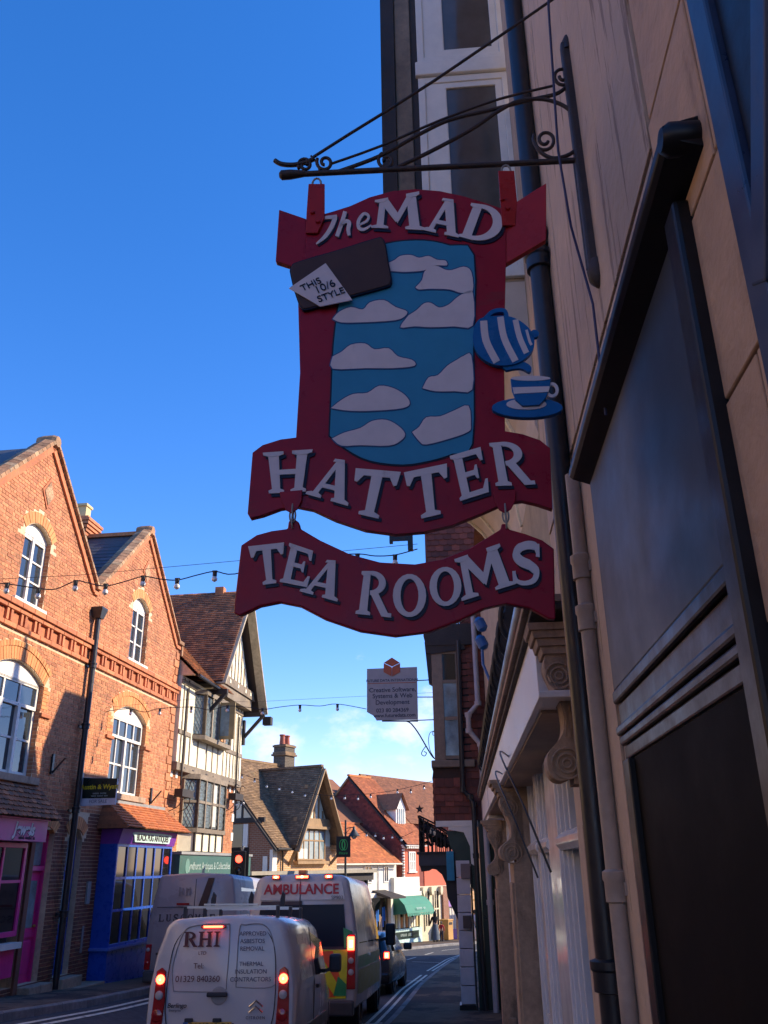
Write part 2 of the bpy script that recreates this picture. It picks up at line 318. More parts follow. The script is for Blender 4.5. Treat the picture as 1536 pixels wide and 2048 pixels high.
def spl(pts, k=6):   # smooth a polyline (Catmull-Rom)
    out = []; n = len(pts)
    for i in range(n - 1):
        p0, p1, p2, p3 = pts[max(i - 1, 0)], pts[i], pts[i + 1], pts[min(i + 2, n - 1)]
        for j in range(k):
            t = j / k; out.append(tuple(.5 * ((2 * p1[a]) + (-p0[a] + p2[a]) * t + (2 * p0[a] - 5 * p1[a] + 4 * p2[a] - p3[a]) * t * t + (-p0[a] + 3 * p1[a] - 3 * p2[a] + p3[a]) * t ** 3) for a in range(len(p1))))
    return out + [tuple(pts[-1])]
def sash(parent, sg, u0, u1, z0, z1, w, cols, rows, mat, glass, bar=.03, fr=.07, dep=.05, arch=0, name='window', sill=None, curtain=None):
    """one window: frame (part) > panes and glazing bars as sub-parts"""
    def top(u, inset=0):
        t = (u - (u0 + u1) / 2) / ((u1 - u0) / 2); return z1 - inset + arch * (1 - t * t)
    n = 8 if arch else 1
    outer = [(u0, z0), (u1, z0)] + [(u1 + (u0 - u1) * i / n, top(u1 + (u0 - u1) * i / n)) for i in range(n + 1)]
    hz = z1 - fr
    f = MB(sg).prism([outer, [(u0 + fr, z0 + fr), (u1 - fr, z0 + fr), (u1 - fr, hz), (u0 + fr, hz)]], w, w + dep).build(name, mat, parent, bevel=.004, seg=1)
    uw = (u1 - u0 - 2 * fr) / cols; zh = (hz - z0 - fr) / rows if isinstance(rows, int) else None
    us = [u0 + fr + uw * i for i in range(cols + 1)]; zs = [z0 + fr + zh * i for i in range(rows + 1)] if zh else rows
    for i in range(1, cols): MB(sg).box(us[i] - bar / 2, us[i] + bar / 2, w + .012, w + dep - .006, z0 + fr, hz).build('glazing_bar', mat, f)
    for j in range(1, len(zs) - 1): MB(sg).box(u0 + fr, u1 - fr, w + .014, w + dep - .008, zs[j] - bar / 2, zs[j] + bar / 2).build('glazing_bar', mat, f)
    me = {}
    for i in range(cols):
        for j in range(len(zs) - 1):
            b = MB(sg); a = (rnd() - .5) * .006; c = (rnd() - .5) * .006
            b.add([(us[i], w + .018 + a, zs[j]), (us[i + 1], w + .018 - a, zs[j]), (us[i + 1], w + .018 - a + c, zs[j + 1]), (us[i], w + .018 + a + c, zs[j + 1])], [(0, 1, 2, 3)]); b.build('pane', glass, f)
    if curtain: MB(sg).box(u0 + fr, u1 - fr, w - .02, w - .012, z0 + fr, z0 + fr + (hz - z0 - fr) * curtain).build('net_curtain', CURT, f)
    if sill: MB(sg).box(u0 - .08, u1 + .08, w - .02, w + sill, z0 - .08, z0 - .002).build('sill', mat, f, bevel=.006)
    return f
def tocam(v, fr_=None):
    return (v - Vector((0, 0, EYE))).length
# ------------------------------------------------------------ ground, road, pavements
def lerp(t, a, b): return a + (b - a) * t
def base_z(Y):
    P = [(-30, 1.9), (0, 0.0), (11.8, -.64), (17, -.98), (22, -1.22), (40, -1.95), (66, -2.95), (120, -4.2), (400, -6)]
    for (a, za), (b, zb) in zip(P, P[1:]):
        if Y <= b: return lerp((Y - a) / (b - a), za, zb)
    return -6.0
def sm(x, a, b): t = min(1, max(0, (x - a) / (b - a))); return t * t * (3 - 2 * t)
LK = [(-10.2, -20), (-7.6, 0), (-6.2, 10), (-5.12, 18), (-3.75, 28), (-2.5, 36), (-.9, 44), (.6, 50.5), (3.2, 55.5), (8, 61), (16, 68), (40, 84)]
RK = [(-4.6, -20), (-2.05, 0), (-1.05, 10), (-.02, 19), (.75, 27), (1.75, 34.5), (2.9, 42), (4.8, 49.7), (9, 56), (18, 63), (42, 79)]
def kx(K, Y):
    for (x0, y0), (x1, y1) in zip(K, K[1:]):
        if Y <= y1: return lerp((Y - y0) / (y1 - y0), x0, x1)
    return K[-1][0]
def raise_(X, Y): k = kx(LK, Y); return .52 * sm(k + 2.6 - X, 0, 2.8) * (1 - sm(Y, 24, 40))
def gz(X, Y): return base_z(Y) + raise_(X, Y)
def sheet(name, mat, fn_l, fn_r, ys, nx, dz, thick=None, kind='structure'):
    v = []; f = []
    for Y in ys:
        a, b = fn_l(Y), fn_r(Y)
        for i in range(nx + 1): X = lerp(i / nx, a, b); v.append((X, Y, gz(X, Y) + dz))
    for j in range(len(ys) - 1):
        for i in range(nx): k = j * (nx + 1) + i; f.append((k, k + 1, k + nx + 2, k + nx + 1))
    me = bpy.data.meshes.new(name); me.from_pydata(v, [], f); me.materials.append(mat); me.shade_smooth(); o = bpy.data.objects.new(name, me); col.objects.link(o); return tag(o, kind=kind)
ASPH = M('asphalt', (.075, .078, .085), rough=.9, spec=.15, noise=(55, .3), bump=(160, .5, .006), stain=((.045, .045, .05), (.4, .15, 1), .5, .1, .7))
PAVE = M('pavement_asphalt', (.17, .125, .09), rough=.92, spec=.12, noise=(30, .25), bump=(90, .5, .006), stain=((.05, .045, .045), (.5, .6, 1), .50, .03, .85))
KERB = M('kerb_stone', (.2, .19, .18), rough=.85, noise=(12, .25), vary=.15, bump=(50, .4))
LINE = M('road_paint', (.62, .60, .48), rough=.7, noise=(22, .2), stain=((.1, .1, .1), (6, 6, 6), .56, .1, .7))
EARTH = M('earth', (.09, .08, .06), rough=.95, noise=(2, .3))
ys = [-20 + i * 1.0 for i in range(105)]
far = [84, 120, 200, 400, 900, 2000]
def gsheet():
    v = []; f = []; xs = [-2000, -600, -200, -80, -40, -20, 0, 20, 40, 80, 200, 600, 2000]; yy = [-600, -60, -20] + [-10 + 10 * i for i in range(10)] + [100, 120, 200, 400, 900, 2400]
    for Y in yy:
        for X in xs: v.append((X, Y, base_z(max(-30, Y)) - .9))
    n = len(xs)
    for j in range(len(yy) - 1):
        for i in range(n - 1): k = j * n + i; f.append((k, k + 1, k + n + 1, k + n))
    me = bpy.data.meshes.new('ground'); me.from_pydata(v, [], f); me.materials.append(EARTH); o = bpy.data.objects.new('ground', me); col.objects.link(o); tag(o, kind='structure')
gsheet()
sheet('road', ASPH, lambda Y: kx(LK, Y) - .02, lambda Y: kx(RK, Y) + .02, ys, 14, 0)
sheet('pavement', PAVE, lambda Y: kx(LK, Y) - 9, lambda Y: kx(LK, Y) - .12, ys, 14, .125)
sheet('pavement', PAVE, lambda Y: kx(RK, Y) + .12, lambda Y: kx(RK, Y) + 9, ys, 10, .125)
def kerbs(K, sgn, y0, y1):
    root = tag(empty('kerb', (kx(K, y0), y0, gz(kx(K, y0), y0))), kind='structure'); zb = ZB[root.name]; Y = y0; lim = 0; st = MB()
    while Y < y1:
        X0, X1 = kx(K, Y), kx(K, Y + .9); d = Vector((X1 - X0, .9, 0)).normalized(); n = Vector((d.y, -d.x, 0)) * sgn * .13
        a = Vector((X0, Y, 0)) + d * .006; b = Vector((X1, Y + .9, 0)) - d * .006; za, zc = gz(X0, Y), gz(X1, Y + .9); j = random.uniform(-.004, .004)
        ch = n * .15
        vs = []
        for p, z in ((a, za), (b, zc)): vs += [(p.x, p.y, z - .15), (p.x, p.y, z + .11 + j), (p.x + ch.x, p.y + ch.y, z + .13 + j), (p.x + n.x, p.y + n.y, z + .13 + j), (p.x + n.x, p.y + n.y, z - .15)]
        fs = [(0, 1, 2, 3, 4), (9, 8, 7, 6, 5)] + [(i, (i + 1) % 5, 5 + (i + 1) % 5, 5 + i) for i in range(5)]
        c = Vector(vs[0]); b_ = MB().add([tuple(Vector(v) - c) for v in vs], fs); me = b_.mesh('kerb_stone'); me.materials.append(KERB)
        o = bpy.data.objects.new('kerb_stone', me); o.parent = root; o.location = (c.x - root.location.x, c.y - root.location.y, c.z - zb); col.objects.link(o); Y += .9
kerbs(LK, -1, 8, 66); kerbs(RK, 1, 5, 66)
def line(pts, wd, name='road_marking', lab=None):   # painted strip following (x,y) points
    v = []; f = []
    for i, p in enumerate(pts):
        p = Vector(p); d = (Vector(pts[min(i + 1, len(pts) - 1)]) - Vector(pts[max(i - 1, 0)])).normalized(); n = Vector((d.y, -d.x)) * wd / 2
        for q in (p - n, p + n): v.append((q.x, q.y, gz(q.x, q.y) + .006))
        if i: k = 2 * i; f.append((k - 2, k - 1, k + 1, k))
    me = bpy.data.meshes.new(name); me.from_pydata(v, [], f); me.materials.append(LINE); o = bpy.data.objects.new(name, me); col.objects.link(o); tag(o, kind='structure')
def off(K, y0, y1, o): return [(kx(K, y0 + (y1 - y0) * i / 24) + o, y0 + (y1 - y0) * i / 24) for i in range(25)]
for o in (.28, .46): line(off(LK, 6, 19.5, o), .075); line(off(LK, 20.2, 31, o), .075)
for o in (-.28, -.46): line(off(RK, 4, 32.5, o), .075); line(off(RK, 34.5, 62, o), .075)
line([(kx(RK, 19) - .75, 18.9), (kx(RK, 19) - .15, 19.15)], .12)
line([(kx(RK, 30) - .95, 29.9), (kx(RK, 30) - .1, 30.1)], .09)
line([(.9, 40.5), (2.0, 39.6)], .1)
for k in range(14): line([(kx(LK, 10 + 4 * k) * .52 + kx(RK, 10 + 4 * k) * .48, 10 + 4 * k), (kx(LK, 12 + 4 * k) * .52 + kx(RK, 12 + 4 * k) * .48, 12 + 4 * k)], .09)
line([(kx(LK, 19) + .5, 19), (kx(LK, 19) + 1.8, 19.3)], .1)
dk = MB().lathe((0, 0, 0), (0, 0, 1), [(.28, 0), (.28, .006)]).build('manhole_cover', M('cast_iron', (.05, .05, .05), rough=.5)); dk.location = (1.2, 14.2, gz(1.2, 14.2) + .124); tag(dk, 'round cast iron cover set in the right hand pavement', 'manhole cover')

# ------------------------------------------------------------ red brick building (left)
FA = Frame(-6.95, 18, 7.4, -1)
GC = (-1.4, 4.0); HR = 2.65; ZV = 7.8; ZP = 10.27
def brick_building():
    zg = -.62; r = FA.root('brick_building', 'red brick shop building with two steep gables, arched white windows and a moulded brick band', 'building', zg); sg = -1
    outer = [(-9.2, zg), (6.9, zg), (6.9, ZV), (GC[1] + HR, ZV), (GC[1], ZP), (GC[1] - HR, ZV), (GC[0] + HR, ZV), (GC[0], ZP), (GC[0] - HR, ZV), (-4.6, ZV), (-6.8, ZP), (-9.2, ZV)]
    def archloop(u0, u1, z0, z1, rise, n=10): return [(u0, z0), (u1, z0)] + [(u1 + (u0 - u1) * i / n, z1 + rise * (1 - (2 * i / n - 1) ** 2)) for i in range(n + 1)]
    top = [(GC[0] - .52, GC[0] + .52), (GC[1] - .52, GC[1] + .52)]; low = [(GC[0] - .98, GC[0] + .98), (GC[1] - .98, GC[1] + .98)]
    holes = [archloop(a, b, 6.68, 8.12, .24) for a, b in top] + [archloop(a, b, 3.42, 5.22, .30) for a, b in low]
    holes += [[(-3.1, -.25), (-.12, -.25), (-.12, 2.62), (-3.1, 2.62)], [(.1, -.25), (.82, -.25), (.82, 2.5), (.1, 2.5)], archloop(1.42, 2.08, -.25, 2.35, .22), [(3.0, -.2), (6.4, -.2), (6.4, 2.7), (3.0, 2.7)]]
    MB(sg).prism([outer] + holes, -.3, 0).build('wall', MORTAR, r)
    # bricks: cut the arches and the moulded band out of the coursing
    bands = [(6.02, 6.6)]
    def archdist(u, z):
        for (a, b), zs, rise, th in [(t, 8.12, .24, .26) for t in top] + [(t, 5.22, .30, .34) for t in low]:
            c = (a + b) / 2; hw = (b - a) / 2
            if abs(u - c) < hw + th * .8 and z > zs - .25:
                t = (u - c) / hw
                if z < zs + rise * (1 - min(1, t * t)) + th - max(0, abs(t) - 1) * 1.2: return True
        return False
    keep0 = lambda u, z: not any(a - .05 < z < b for a, b in bands) and not archdist(u, z) and not (1.3 < u < 2.2 and 2.3 < z < 2.85) and not (.0 < u < .95 and 2.45 < z < 2.8)
    near = lambda i: abs(i[0][0] - 1.2) * .7 + abs(i[0][2] - 4.2)
    keep = lambda u, z: z > 2.85 and keep0(u, z)
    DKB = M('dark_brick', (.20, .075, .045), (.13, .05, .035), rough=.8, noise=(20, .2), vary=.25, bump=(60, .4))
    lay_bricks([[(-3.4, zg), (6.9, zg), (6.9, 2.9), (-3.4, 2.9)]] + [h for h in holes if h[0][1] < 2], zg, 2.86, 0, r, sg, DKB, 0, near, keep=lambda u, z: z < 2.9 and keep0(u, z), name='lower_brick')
    lay_bricks([[(-3.4, zg), (6.9, zg)] + outer[2:9] + [(-3.4, ZV)]] + holes, zg, ZP, 0, r, sg, BRICK, 300, near, keep=keep)
    # brick reveals of each opening
    for (a, b) in top + low:
        z0, z1 = (6.68, 8.15) if (a, b) in top else (3.42, 5.22)
        m = MB(sg); z = z0
        while z < z1: [m.box(x0, x0 + .012, -.16, -.002, z + .006, z + .069, rnd()) for x0 in (a - .006, b - .006)]; z += .075
        m.build('reveal_bricks', BRICK, r, kind='stuff')
    # gauged arches, brick by brick
    for (a, b), zs, rise, th, hood in [(t, 8.12, .24, .24, 0) for t in top] + [(t, 5.22, .30, .25, 1) for t in low]:
        c = (a + b) / 2; hw = (b - a) / 2; R = (hw * hw + rise * rise) / (2 * rise); zc = zs + rise - R; ha = math.asin(hw / R); n = int(2 * ha * R / .085)
        for ring, (r0, r1, w1) in enumerate([(R + .008, R + th, .012)] + ([(R + th + .008, R + th + .115, .03)] if hood else [])):
            for i in range(n):
                p, q = -ha * 1.02 + 2.04 * ha * (i + .07) / n, -ha * 1.02 + 2.04 * ha * (i + .93) / n
                MB(sg).prism([(c + r0 * math.sin(p), zc + r0 * math.cos(p)), (c + r0 * math.sin(q), zc + r0 * math.cos(q)), (c + r1 * math.sin(q), zc + r1 * math.cos(q)), (c + r1 * math.sin(p), zc + r1 * math.cos(p))], -.08, w1 + rnd() * .006).build('arch_brick', GAUGED, r)
        if hood:
            for s_ in (a - .36, b + .005): 
                for k in range(6): MB(sg).box(s_, s_ + .17 + .09 * (k % 2), -.01, .016, zs - .08 - .075 * k, zs - .015 - .075 * k).build('arch_brick', GAUGED, r)
                MB(sg).box(s_ - .02, s_ + .38, -.01, .06, zs - .62, zs - .54).build('arch_stop', TERRA, r, bevel=.01)
    # windows
    for k, (a, b) in enumerate(top):
        f = sash(r, sg, a, b, 6.68, 8.08, -.16, 2, [6.75, 7.18, 7.6, 8.0], WHITE, GLASS, fr=.08, bar=.035, arch=.0, curtain=.6)
        MB(sg).prism(archloop(a, b, 8.08, 8.12, .24), -.15, -.1).build('window_head', WHITE, f)
        MB(sg).box((a + b) / 2 - .04, (a + b) / 2 + .04, -.15, -.09, 6.7, 8.1).build('mullion', WHITE, f)
        MB(sg).box(a - .1, b + .1, -.14, .06, 6.58, 6.675).build('sill', WHITE, r, bevel=.008)
    for k, (a, b) in enumerate(low):
        f = sash(r, sg, a, b, 3.42, 4.78, -.16, 4 if k else 3, [3.5, 4.1, 4.7] if k else [3.5, 4.1, 4.7], WHITE, GLASS, fr=.08, bar=.04, curtain=.0)
        # transom light above, then the arched head board
        zs = [4.42, 4.9]; f2 = sash(r, sg, a + .01, b - .01, 4.70, 5.2, -.13, 4 if k else 3, 1, WHITE, GLASS, fr=.07, bar=.05)
        MB(sg).prism(archloop(a, b, 5.15, 5.22, .30), -.15, -.08).build('window_head', WHITE, f)
        for t in ((.5,) if k else (.333, .666)): MB(sg).box(lerp(t, a, b) - .045, lerp(t, a, b) + .045, -.155, -.07, 3.45, 4.75).build('mullion', WHITE, f)
        MB(sg).box(a - .14, b + .14, -.14, .12, 3.28, 3.415).build('sill', STONE, r, bevel=.012)
    # moulded band with paired dentils
    for z0, z1, w1 in ((6.47, 6.58, .13), (6.38, 6.465, .085), (6.05, 6.14, .06)):
        u = -4.5
        while u < 6.93: MB(sg).box(u + .004, min(u + .44, 6.95), 0, w1 + rnd() * .004, z0, z1).build('band_brick', TERRA, r, bevel=.006, seg=1); u += .45
    MB(sg).box(-4.5, 6.93, -.02, .012, 6.14, 6.38).build('band_back', TERRA, r)
    u = -4.3
    while u < 6.8:
        for d in (0, .15): MB(sg).box(u + d, u + d + .075, .0, .065, 6.15, 6.375).build('dentil', TERRA, r)
        u += .52
    for k in range(21):
        wq = .34 if k % 2 else .22
        if not (5.9 < 2.95 + k * .225 < 6.5): MB(sg).box(6.9 - wq, 6.915, -.01, .035, 2.85 + k * .225, 3.055 + k * .225).build('quoin', BRICK, r, bevel=.008, seg=1)
    # gable copings with rounded tiles, kneelers and dark drip strips
    for g in GC + (-6.8,):
        for s in (-1, 1):
            x0, x1 = g + s * (HR + .02), g; L = math.hypot(HR, ZP - ZV); d = Vector((g - x0, 0, ZP - ZV)).normalized(); n = Vector((-d.z * s * -1, 0, abs(d.x)))
            n = Vector((s * d.z if s > 0 else -d.z, 0, abs(d.x)))
            P = lambda t, h: (x0 + d.x * t + n.x * h, ZV + d.z * t + n.z * h)
            m = MB(sg).prism([P(0, -.16), P(L, -.16), P(L, -.02), P(0, -.02)], -.02, .06); m.build('verge_course', TERRA, r)
            if g > -5:
                k = int(L / .17)
                for i in range(k):
                    t0, t1 = L * (i + .04) / k, L * (i + .96) / k; a, b = P(t0, 0), P(t1, 0); c, e = P(t0, .07 + rnd() * .012), P(t1, .07 + rnd() * .012); cc, ee = P(t0, .13), P(t1, .13)
                    MB(sg).add([(a[0], .13, a[1]), (b[0], .13, b[1]), (c[0], .12, c[1]), (e[0], .12, e[1]), (cc[0], -.08, cc[1]), (ee[0], -.08, ee[1]), (c[0], -.3, c[1]), (e[0], -.3, e[1]), (a[0], -.32, a[1]), (b[0], -.32, b[1])],
                               [(0, 1, 3, 2), (2, 3, 5, 4), (4, 5, 7, 6), (6, 7, 9, 8), (0, 2, 4, 6, 8), (1, 9, 7, 5, 3), (0, 8, 9, 1)]).build('coping_tile', COPE, r)
        MB(sg).lathe((g, -.1, ZP + .02), (0, 1, 0), [(.13, -.22), (.15, -.1), (.15, .14), (.12, .23)], n=10).build('apex_stone', COPE, r)
    for a, b in ((GC[0] + HR - .05, GC[1] - HR + .05), (GC[1] + HR - .05, 6.98)):
        MB(sg).box(a, b, -.3, .13, ZV - .02, ZV + .09).build('parapet_coping', COPE, r, bevel=.015); MB(sg).box(a, b, -.02, .06, ZV - .14, ZV - .022).build('verge_course', TERRA, r)
    MB(sg).box(6.9, 7.0, -.3, .1, ZV - .32, ZV - .02).build('kneeler', COPE, r, bevel=.02)
    # diamond tiles in the gables
    for g in GC:
        for h, mt, w1 in ((.36, TERRA, .03), (.27, M('carved_terracotta', (.42, .25, .14), rough=.9, noise=(26, .6), bump=(22, 1, .03)), .045)):
            MB(sg).prism([(g + .1, 9.12 - h), (g + .1 + h * .72, 9.12), (g + .1, 9.12 + h), (g + .1 - h * .72, 9.12)], -.01, w1).build('carved_diamond', mt, r)
    # roofs behind
    for g in GC + (-6.8,):
        for s in (-1, 1):
            x0 = g + s * (HR - .02)
            MB(sg).add([(g, -.3, ZP - .08), (g, -4.5, ZP - .08), (x0, -4.5, ZV - .1), (x0, -.3, ZV - .1)], [(0, 1, 2, 3)]).build('roof', SLATE, r)
    MB(sg).box(-9.2, 6.9, -8, -.3, zg, ZV - .12).build('rear_block', BRICK, r)
    MB(sg).add([(-9.2, -3.6, 7.5), (6.88, -3.6, 7.5), (6.88, -6.4, 10.0), (-9.2, -6.4, 10.0), (-9.2, -9, 7.7), (6.88, -9, 7.7)], [(0, 1, 2, 3), (3, 2, 5, 4)]).build('roof', SLATE, r)
    tiles('roof_slate', r, sg, (-9.2, -.4, 7.72), (1, 0, 0), (0, -6, 2.4), [[(8.4, 0), (16.05, 0), (16.05, 6.3), (8.4, 6.3)]], .3, .24, SLATE, th=.01, lift=.01)
    for s in (-1, 1): tiles('roof_slate', r, sg, (GC[1] + s * (HR - .02), -.32, ZV - .09), (0, -1, 0), (-s * HR, 0, ZP - ZV), [[(0, 0), (4.1, 0), (4.1, 3.5), (0, 3.5)]], .3, .22, SLATE, th=.01, lift=.01)
    MB(sg).box(GC[1] - .1, GC[1] + .1, -5.2, -.3, ZP - .1, ZP - .0).build('ridge', TILE, r)
    MB(sg).box(-9.2, 6.9, -6.3, -6.1, 10.02, 10.12).build('ridge', TILE, r)
    c_ = MB(sg).box(3.72, 4.24, -2.2, -1.72, 9.0, 10.3).build('chimney_stack', BRICK, r)
    lay_bricks([[(3.72, 9.4), (4.24, 9.4), (4.24, 10.3), (3.72, 10.3)]], 9.4, 10.3, -1.72, c_, sg, BRICK, 0)
    for i, (z0, o_) in enumerate(((10.2, .03), (10.29, .07), (10.38, .11), (10.47, .15), (10.56, .18), (10.64, .1))): MB(sg).box(3.72 - o_, 4.24 + o_, -2.2 - o_, -1.72 + o_, z0, z0 + .08).build('chimney_course', BRICK if i % 2 else TERRA, c_, bevel=.008)
    pm = M('buff_pot', (.62, .5, .25), rough=.85, noise=(8, .15))
    MB(sg).prism([(3.82, -2.1), (4.14, -2.1), (4.12, -1.82), (3.84, -1.82)], 10.72, 11.12, axis='c').build('chimney_pot', pm, c_); MB(sg).box(3.79, 4.17, -2.13, -1.79, 11.1, 11.17).build('chimney_pot_rim', pm, c_)
    # hook stays on wall
    for u, z in ((.3, 3.75), (2.35, 3.35), (5.65, 3.5)):
        MB(sg).box(u - .04, u + .04, 0, .05, z - .2, z + .2).beam((u, .04, z - .18), (u, .3, z + .12), .03, .03).build('stay_bracket', BLACKI, r)
    # ---- ground floor: pink shop and door
    PINK = M('pink_paint', (.70, .03, .24), rough=.35, noise=(5, .1)); BLUE = M('blue_paint', (.010, .07, .40), rough=.3, noise=(5, .12)); 
    f = MB(sg).box(-3.1, -.12, -.1, .32, 2.24, 2.62).build('fascia', M('pink_fascia', (.62, .09, .27), rough=.5, noise=(4, .1)), r)
    MB(sg).box(-3.1, -.1, -.1, .36, 2.62, 2.67).build('fascia_moulding', PINK, r)
    text('Jewels', r, -.98, .325, 2.44, .30, M('letter_grey', (.72, .66, .66)), sg, shear=.3, bold=.012, sx=.95); text('Jewels', r, -.965, .322, 2.42, .30, M('letter_dark', (.03, .01, .02)), sg, shear=.3, bold=.012, sx=.95)
    text('~~~~~~~~~~~~~~~~', r, -.85, .325, 2.29, .07, M('letter_dark'), sg)
    sf = sash(r, sg, -1.95, -.35, .62, 2.22, .05, 2, [.7, 1.55, 2.15], PINK, GLASSD, fr=.09, bar=.05)
    MB(sg).box(-3.1, -.35, -.05, .1, -.05, .42).build('stall_riser', PINK, r); MB(sg).box(-3.1, -.3, -.05, .2, .42, .52).build('shop_sill', M('white_paint'), r)
    MB(sg).box(-3.1, -.4, -.25, -.05, .52, 2.24).build('shop_inside', DTIMB, r)
    tiles('roof_tile', r, sg, (-3.2, .42, 2.66), (1, 0, 0), (0, -.42, .66), [[(0, 0), (3.42, 0), (3.0, .8), (0, .8)]], .17, .105, TILE, round_=True, limit=60, near=lambda p: -p.x)
    MB(sg).add([(-3.2, .40, 2.64), (.2, .40, 2.64), (-.1, -.02, 3.3), (-3.2, -.02, 3.3), (.2, 0, 2.64)], [(0, 1, 2, 3), (1, 4, 2)]).build('pent_roof_deck', DTIMB, r)
    def door(u0, u1, z0, mat, glz, fan, w=-.22):
        zt = z0 + 1.98; d = MB(sg).box(u0 + .04, u1 - .04, w, w + .04, z0, zt).build('door', mat, r)
        MB(sg).box(u0 + .13, u1 - .13, w + .03, w + .047, z0 + .95, zt - .18).build('door_pane', glz, d); MB(sg).box(u0 + .12, u1 - .12, w + .03, w + .052, z0 + .15, z0 + .72).build('door_panel', mat, d, bevel=.01)
        MB(sg).box(u0 + .05, u1 - .05, w + .03, w + .06, z0 + .78, z0 + .9).build('door_rail', mat, d); MB(sg).lathe((u1 - .1, w + .04, z0 + .98), (0, 1, 0), [(.012, 0), (.03, .03), (.02, .06)], n=10).build('door_handle', M('brass', (.5, .35, .1), rough=.3, metal=1), d)
        MB(sg).box(u0 - .01, u0 + .05, w - .02, w + .1, z0, fan).build('door_jamb', mat, r); MB(sg).box(u1 - .05, u1 + .01, w - .02, w + .1, z0, fan).build('door_jamb', mat, r)
        MB(sg).box(u0, u1, w - .02, w + .1, zt, zt + .09).build('door_transom', mat, r); MB(sg).box(u0 + .05, u1 - .05, w, w + .02, zt + .1, fan).build('fanlight', glz, r)
    door(.12, .82, -.25, PINK, LEADL, 2.5); door(1.44, 2.06, -.25, BLUE, LEADL, 2.5)
    for c, rr in ((.46, .42), (1.75, .42)):
        for i in range(11):
            p, q = R_(-52 + 104 * (i + .08) / 11), R_(-52 + 104 * (i + .92) / 11); zc = 2.22
            MB(sg).prism([(c + rr * math.sin(p), zc + rr * math.cos(p) * .8), (c + rr * math.sin(q), zc + rr * math.cos(q) * .8), (c + (rr + .24) * math.sin(q), zc + (rr + .24) * math.cos(q) * .9), (c + (rr + .24) * math.sin(p), zc + (rr + .24) * math.cos(p) * .9)], -.1, .02).build('arch_brick', GAUGED, r)
    for a, b, z0, z1, o_ in ((.05, .95, -.66, -.27, .28), (1.35, 2.2, -.66, -.27, .28), (-.1, 2.9, -.8, -.46, .48)): MB(sg).box(a, b, -.3, o_, z0, z1).build('doorstep', STONE, r, bevel=.015)
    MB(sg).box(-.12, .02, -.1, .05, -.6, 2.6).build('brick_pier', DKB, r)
    MB(sg).box(2.5, 2.66, 0, .05, 1.05, 1.5).build('meter_box', LEAD, r); MB(sg).box(2.52, 2.6, 0, .02, .1, .62).build('name_plate', LEAD, r)
    # ---- blue bay shopfront
    W = .42
    MB(sg).box(2.98, 6.45, -.1, W, -.9, .1).build('stall_riser', BLUE, r); MB(sg).box(2.92, 6.5, -.1, W + .05, .1, .16).build('shop_sill', M('pale_blue_paint', (.10, .16, .5), rough=.4), r)
    MB(sg).box(2.98, 3.06, -.1, W - .01, .16, 2.28).build('side_panel', BLUE, r); MB(sg).box(6.37, 6.45, -.1, W - .01, .16, 2.28).build('side_panel', BLUE, r)
    sash(r, sg, 3.0, 6.45, .16, 2.28, W - .05, 6, 3, BLUE, GLASSD, bar=.055, fr=.06, name='shop_window')
    MB(sg).box(3.07, 6.36, -.1, .12, .2, .7).build('display_shelf', DTIMB, r)
    for i in range(12):
        u = 3.3 + i * .26; h = .18 + rnd() * .35; MB(sg).lathe((u, .22, .7), (0, 0, 1), [(.05, 0), (.08, h * .3), (.03, h * .8), (.06, h)], n=8).build('ornament', random.choice([WHITE, LEAD, STONE]), r)
    PURP = M('purple_paint', (.17, .035, .33), rough=.4)
    MB(sg).add([(2.98, -.05, 2.28), (6.5, -.05, 2.28), (6.5, W + .02, 2.28), (2.98, W + .02, 2.28), (2.98, -.05, 2.6), (6.5, -.05, 2.6), (6.5, W + .1, 2.6), (2.98, W + .1, 2.6)], [(0, 1, 2, 3), (7, 6, 5, 4), (0, 4, 5, 1), (1, 5, 6, 2), (2, 6, 7, 3), (3, 7, 4, 0)]).build('fascia', PURP, r)
    MB(sg).prism(spl([(3.75, 2.33), (3.7, 2.44), (3.75, 2.55), (5.95, 2.55), (6.0, 2.44), (5.95, 2.33)], 4), W + .03, W + .09).build('name_board', M('pale_green_board', (.50, .68, .62), rough=.5), r)
    text('BLACK PUG ANTIQUES', r, 4.85, W + .093, 2.43, .2, M('letter_dark'), sg, bold=.006, sx=.98)
    tiles('roof_tile', r, sg, (2.75, .72, 2.62), (1, 0, 0), (0, -.72, .62), [[(0, 0), (4.2, 0), (3.75, .95), (.25, .95)]], .165, .10, TILEO, limit=180, near=lambda p: -p.y)
    MB(sg).add([(2.75, .7, 2.6), (6.95, .7, 2.6), (6.5, 0, 3.22), (3.0, 0, 3.22), (2.75, 0, 2.6), (6.95, 0, 2.6)], [(0, 1, 2, 3), (0, 3, 4), (1, 5, 2), (0, 4, 5, 1)]).build('pent_roof_deck', DTIMB, r)
    for k in range(7): t = k / 7; MB(sg).box(2.72 + .25 * t, 2.78 + .25 * t, -.0, .72 - .72 * t, 2.6 + .62 * t, 2.69 + .62 * t).build('hip_tile', TILE, r)
    MB(sg).box(2.9, 6.6, 0, .08, 3.2, 3.27).build('lead_flashing', LEAD, r)
    return r
BB = brick_building()
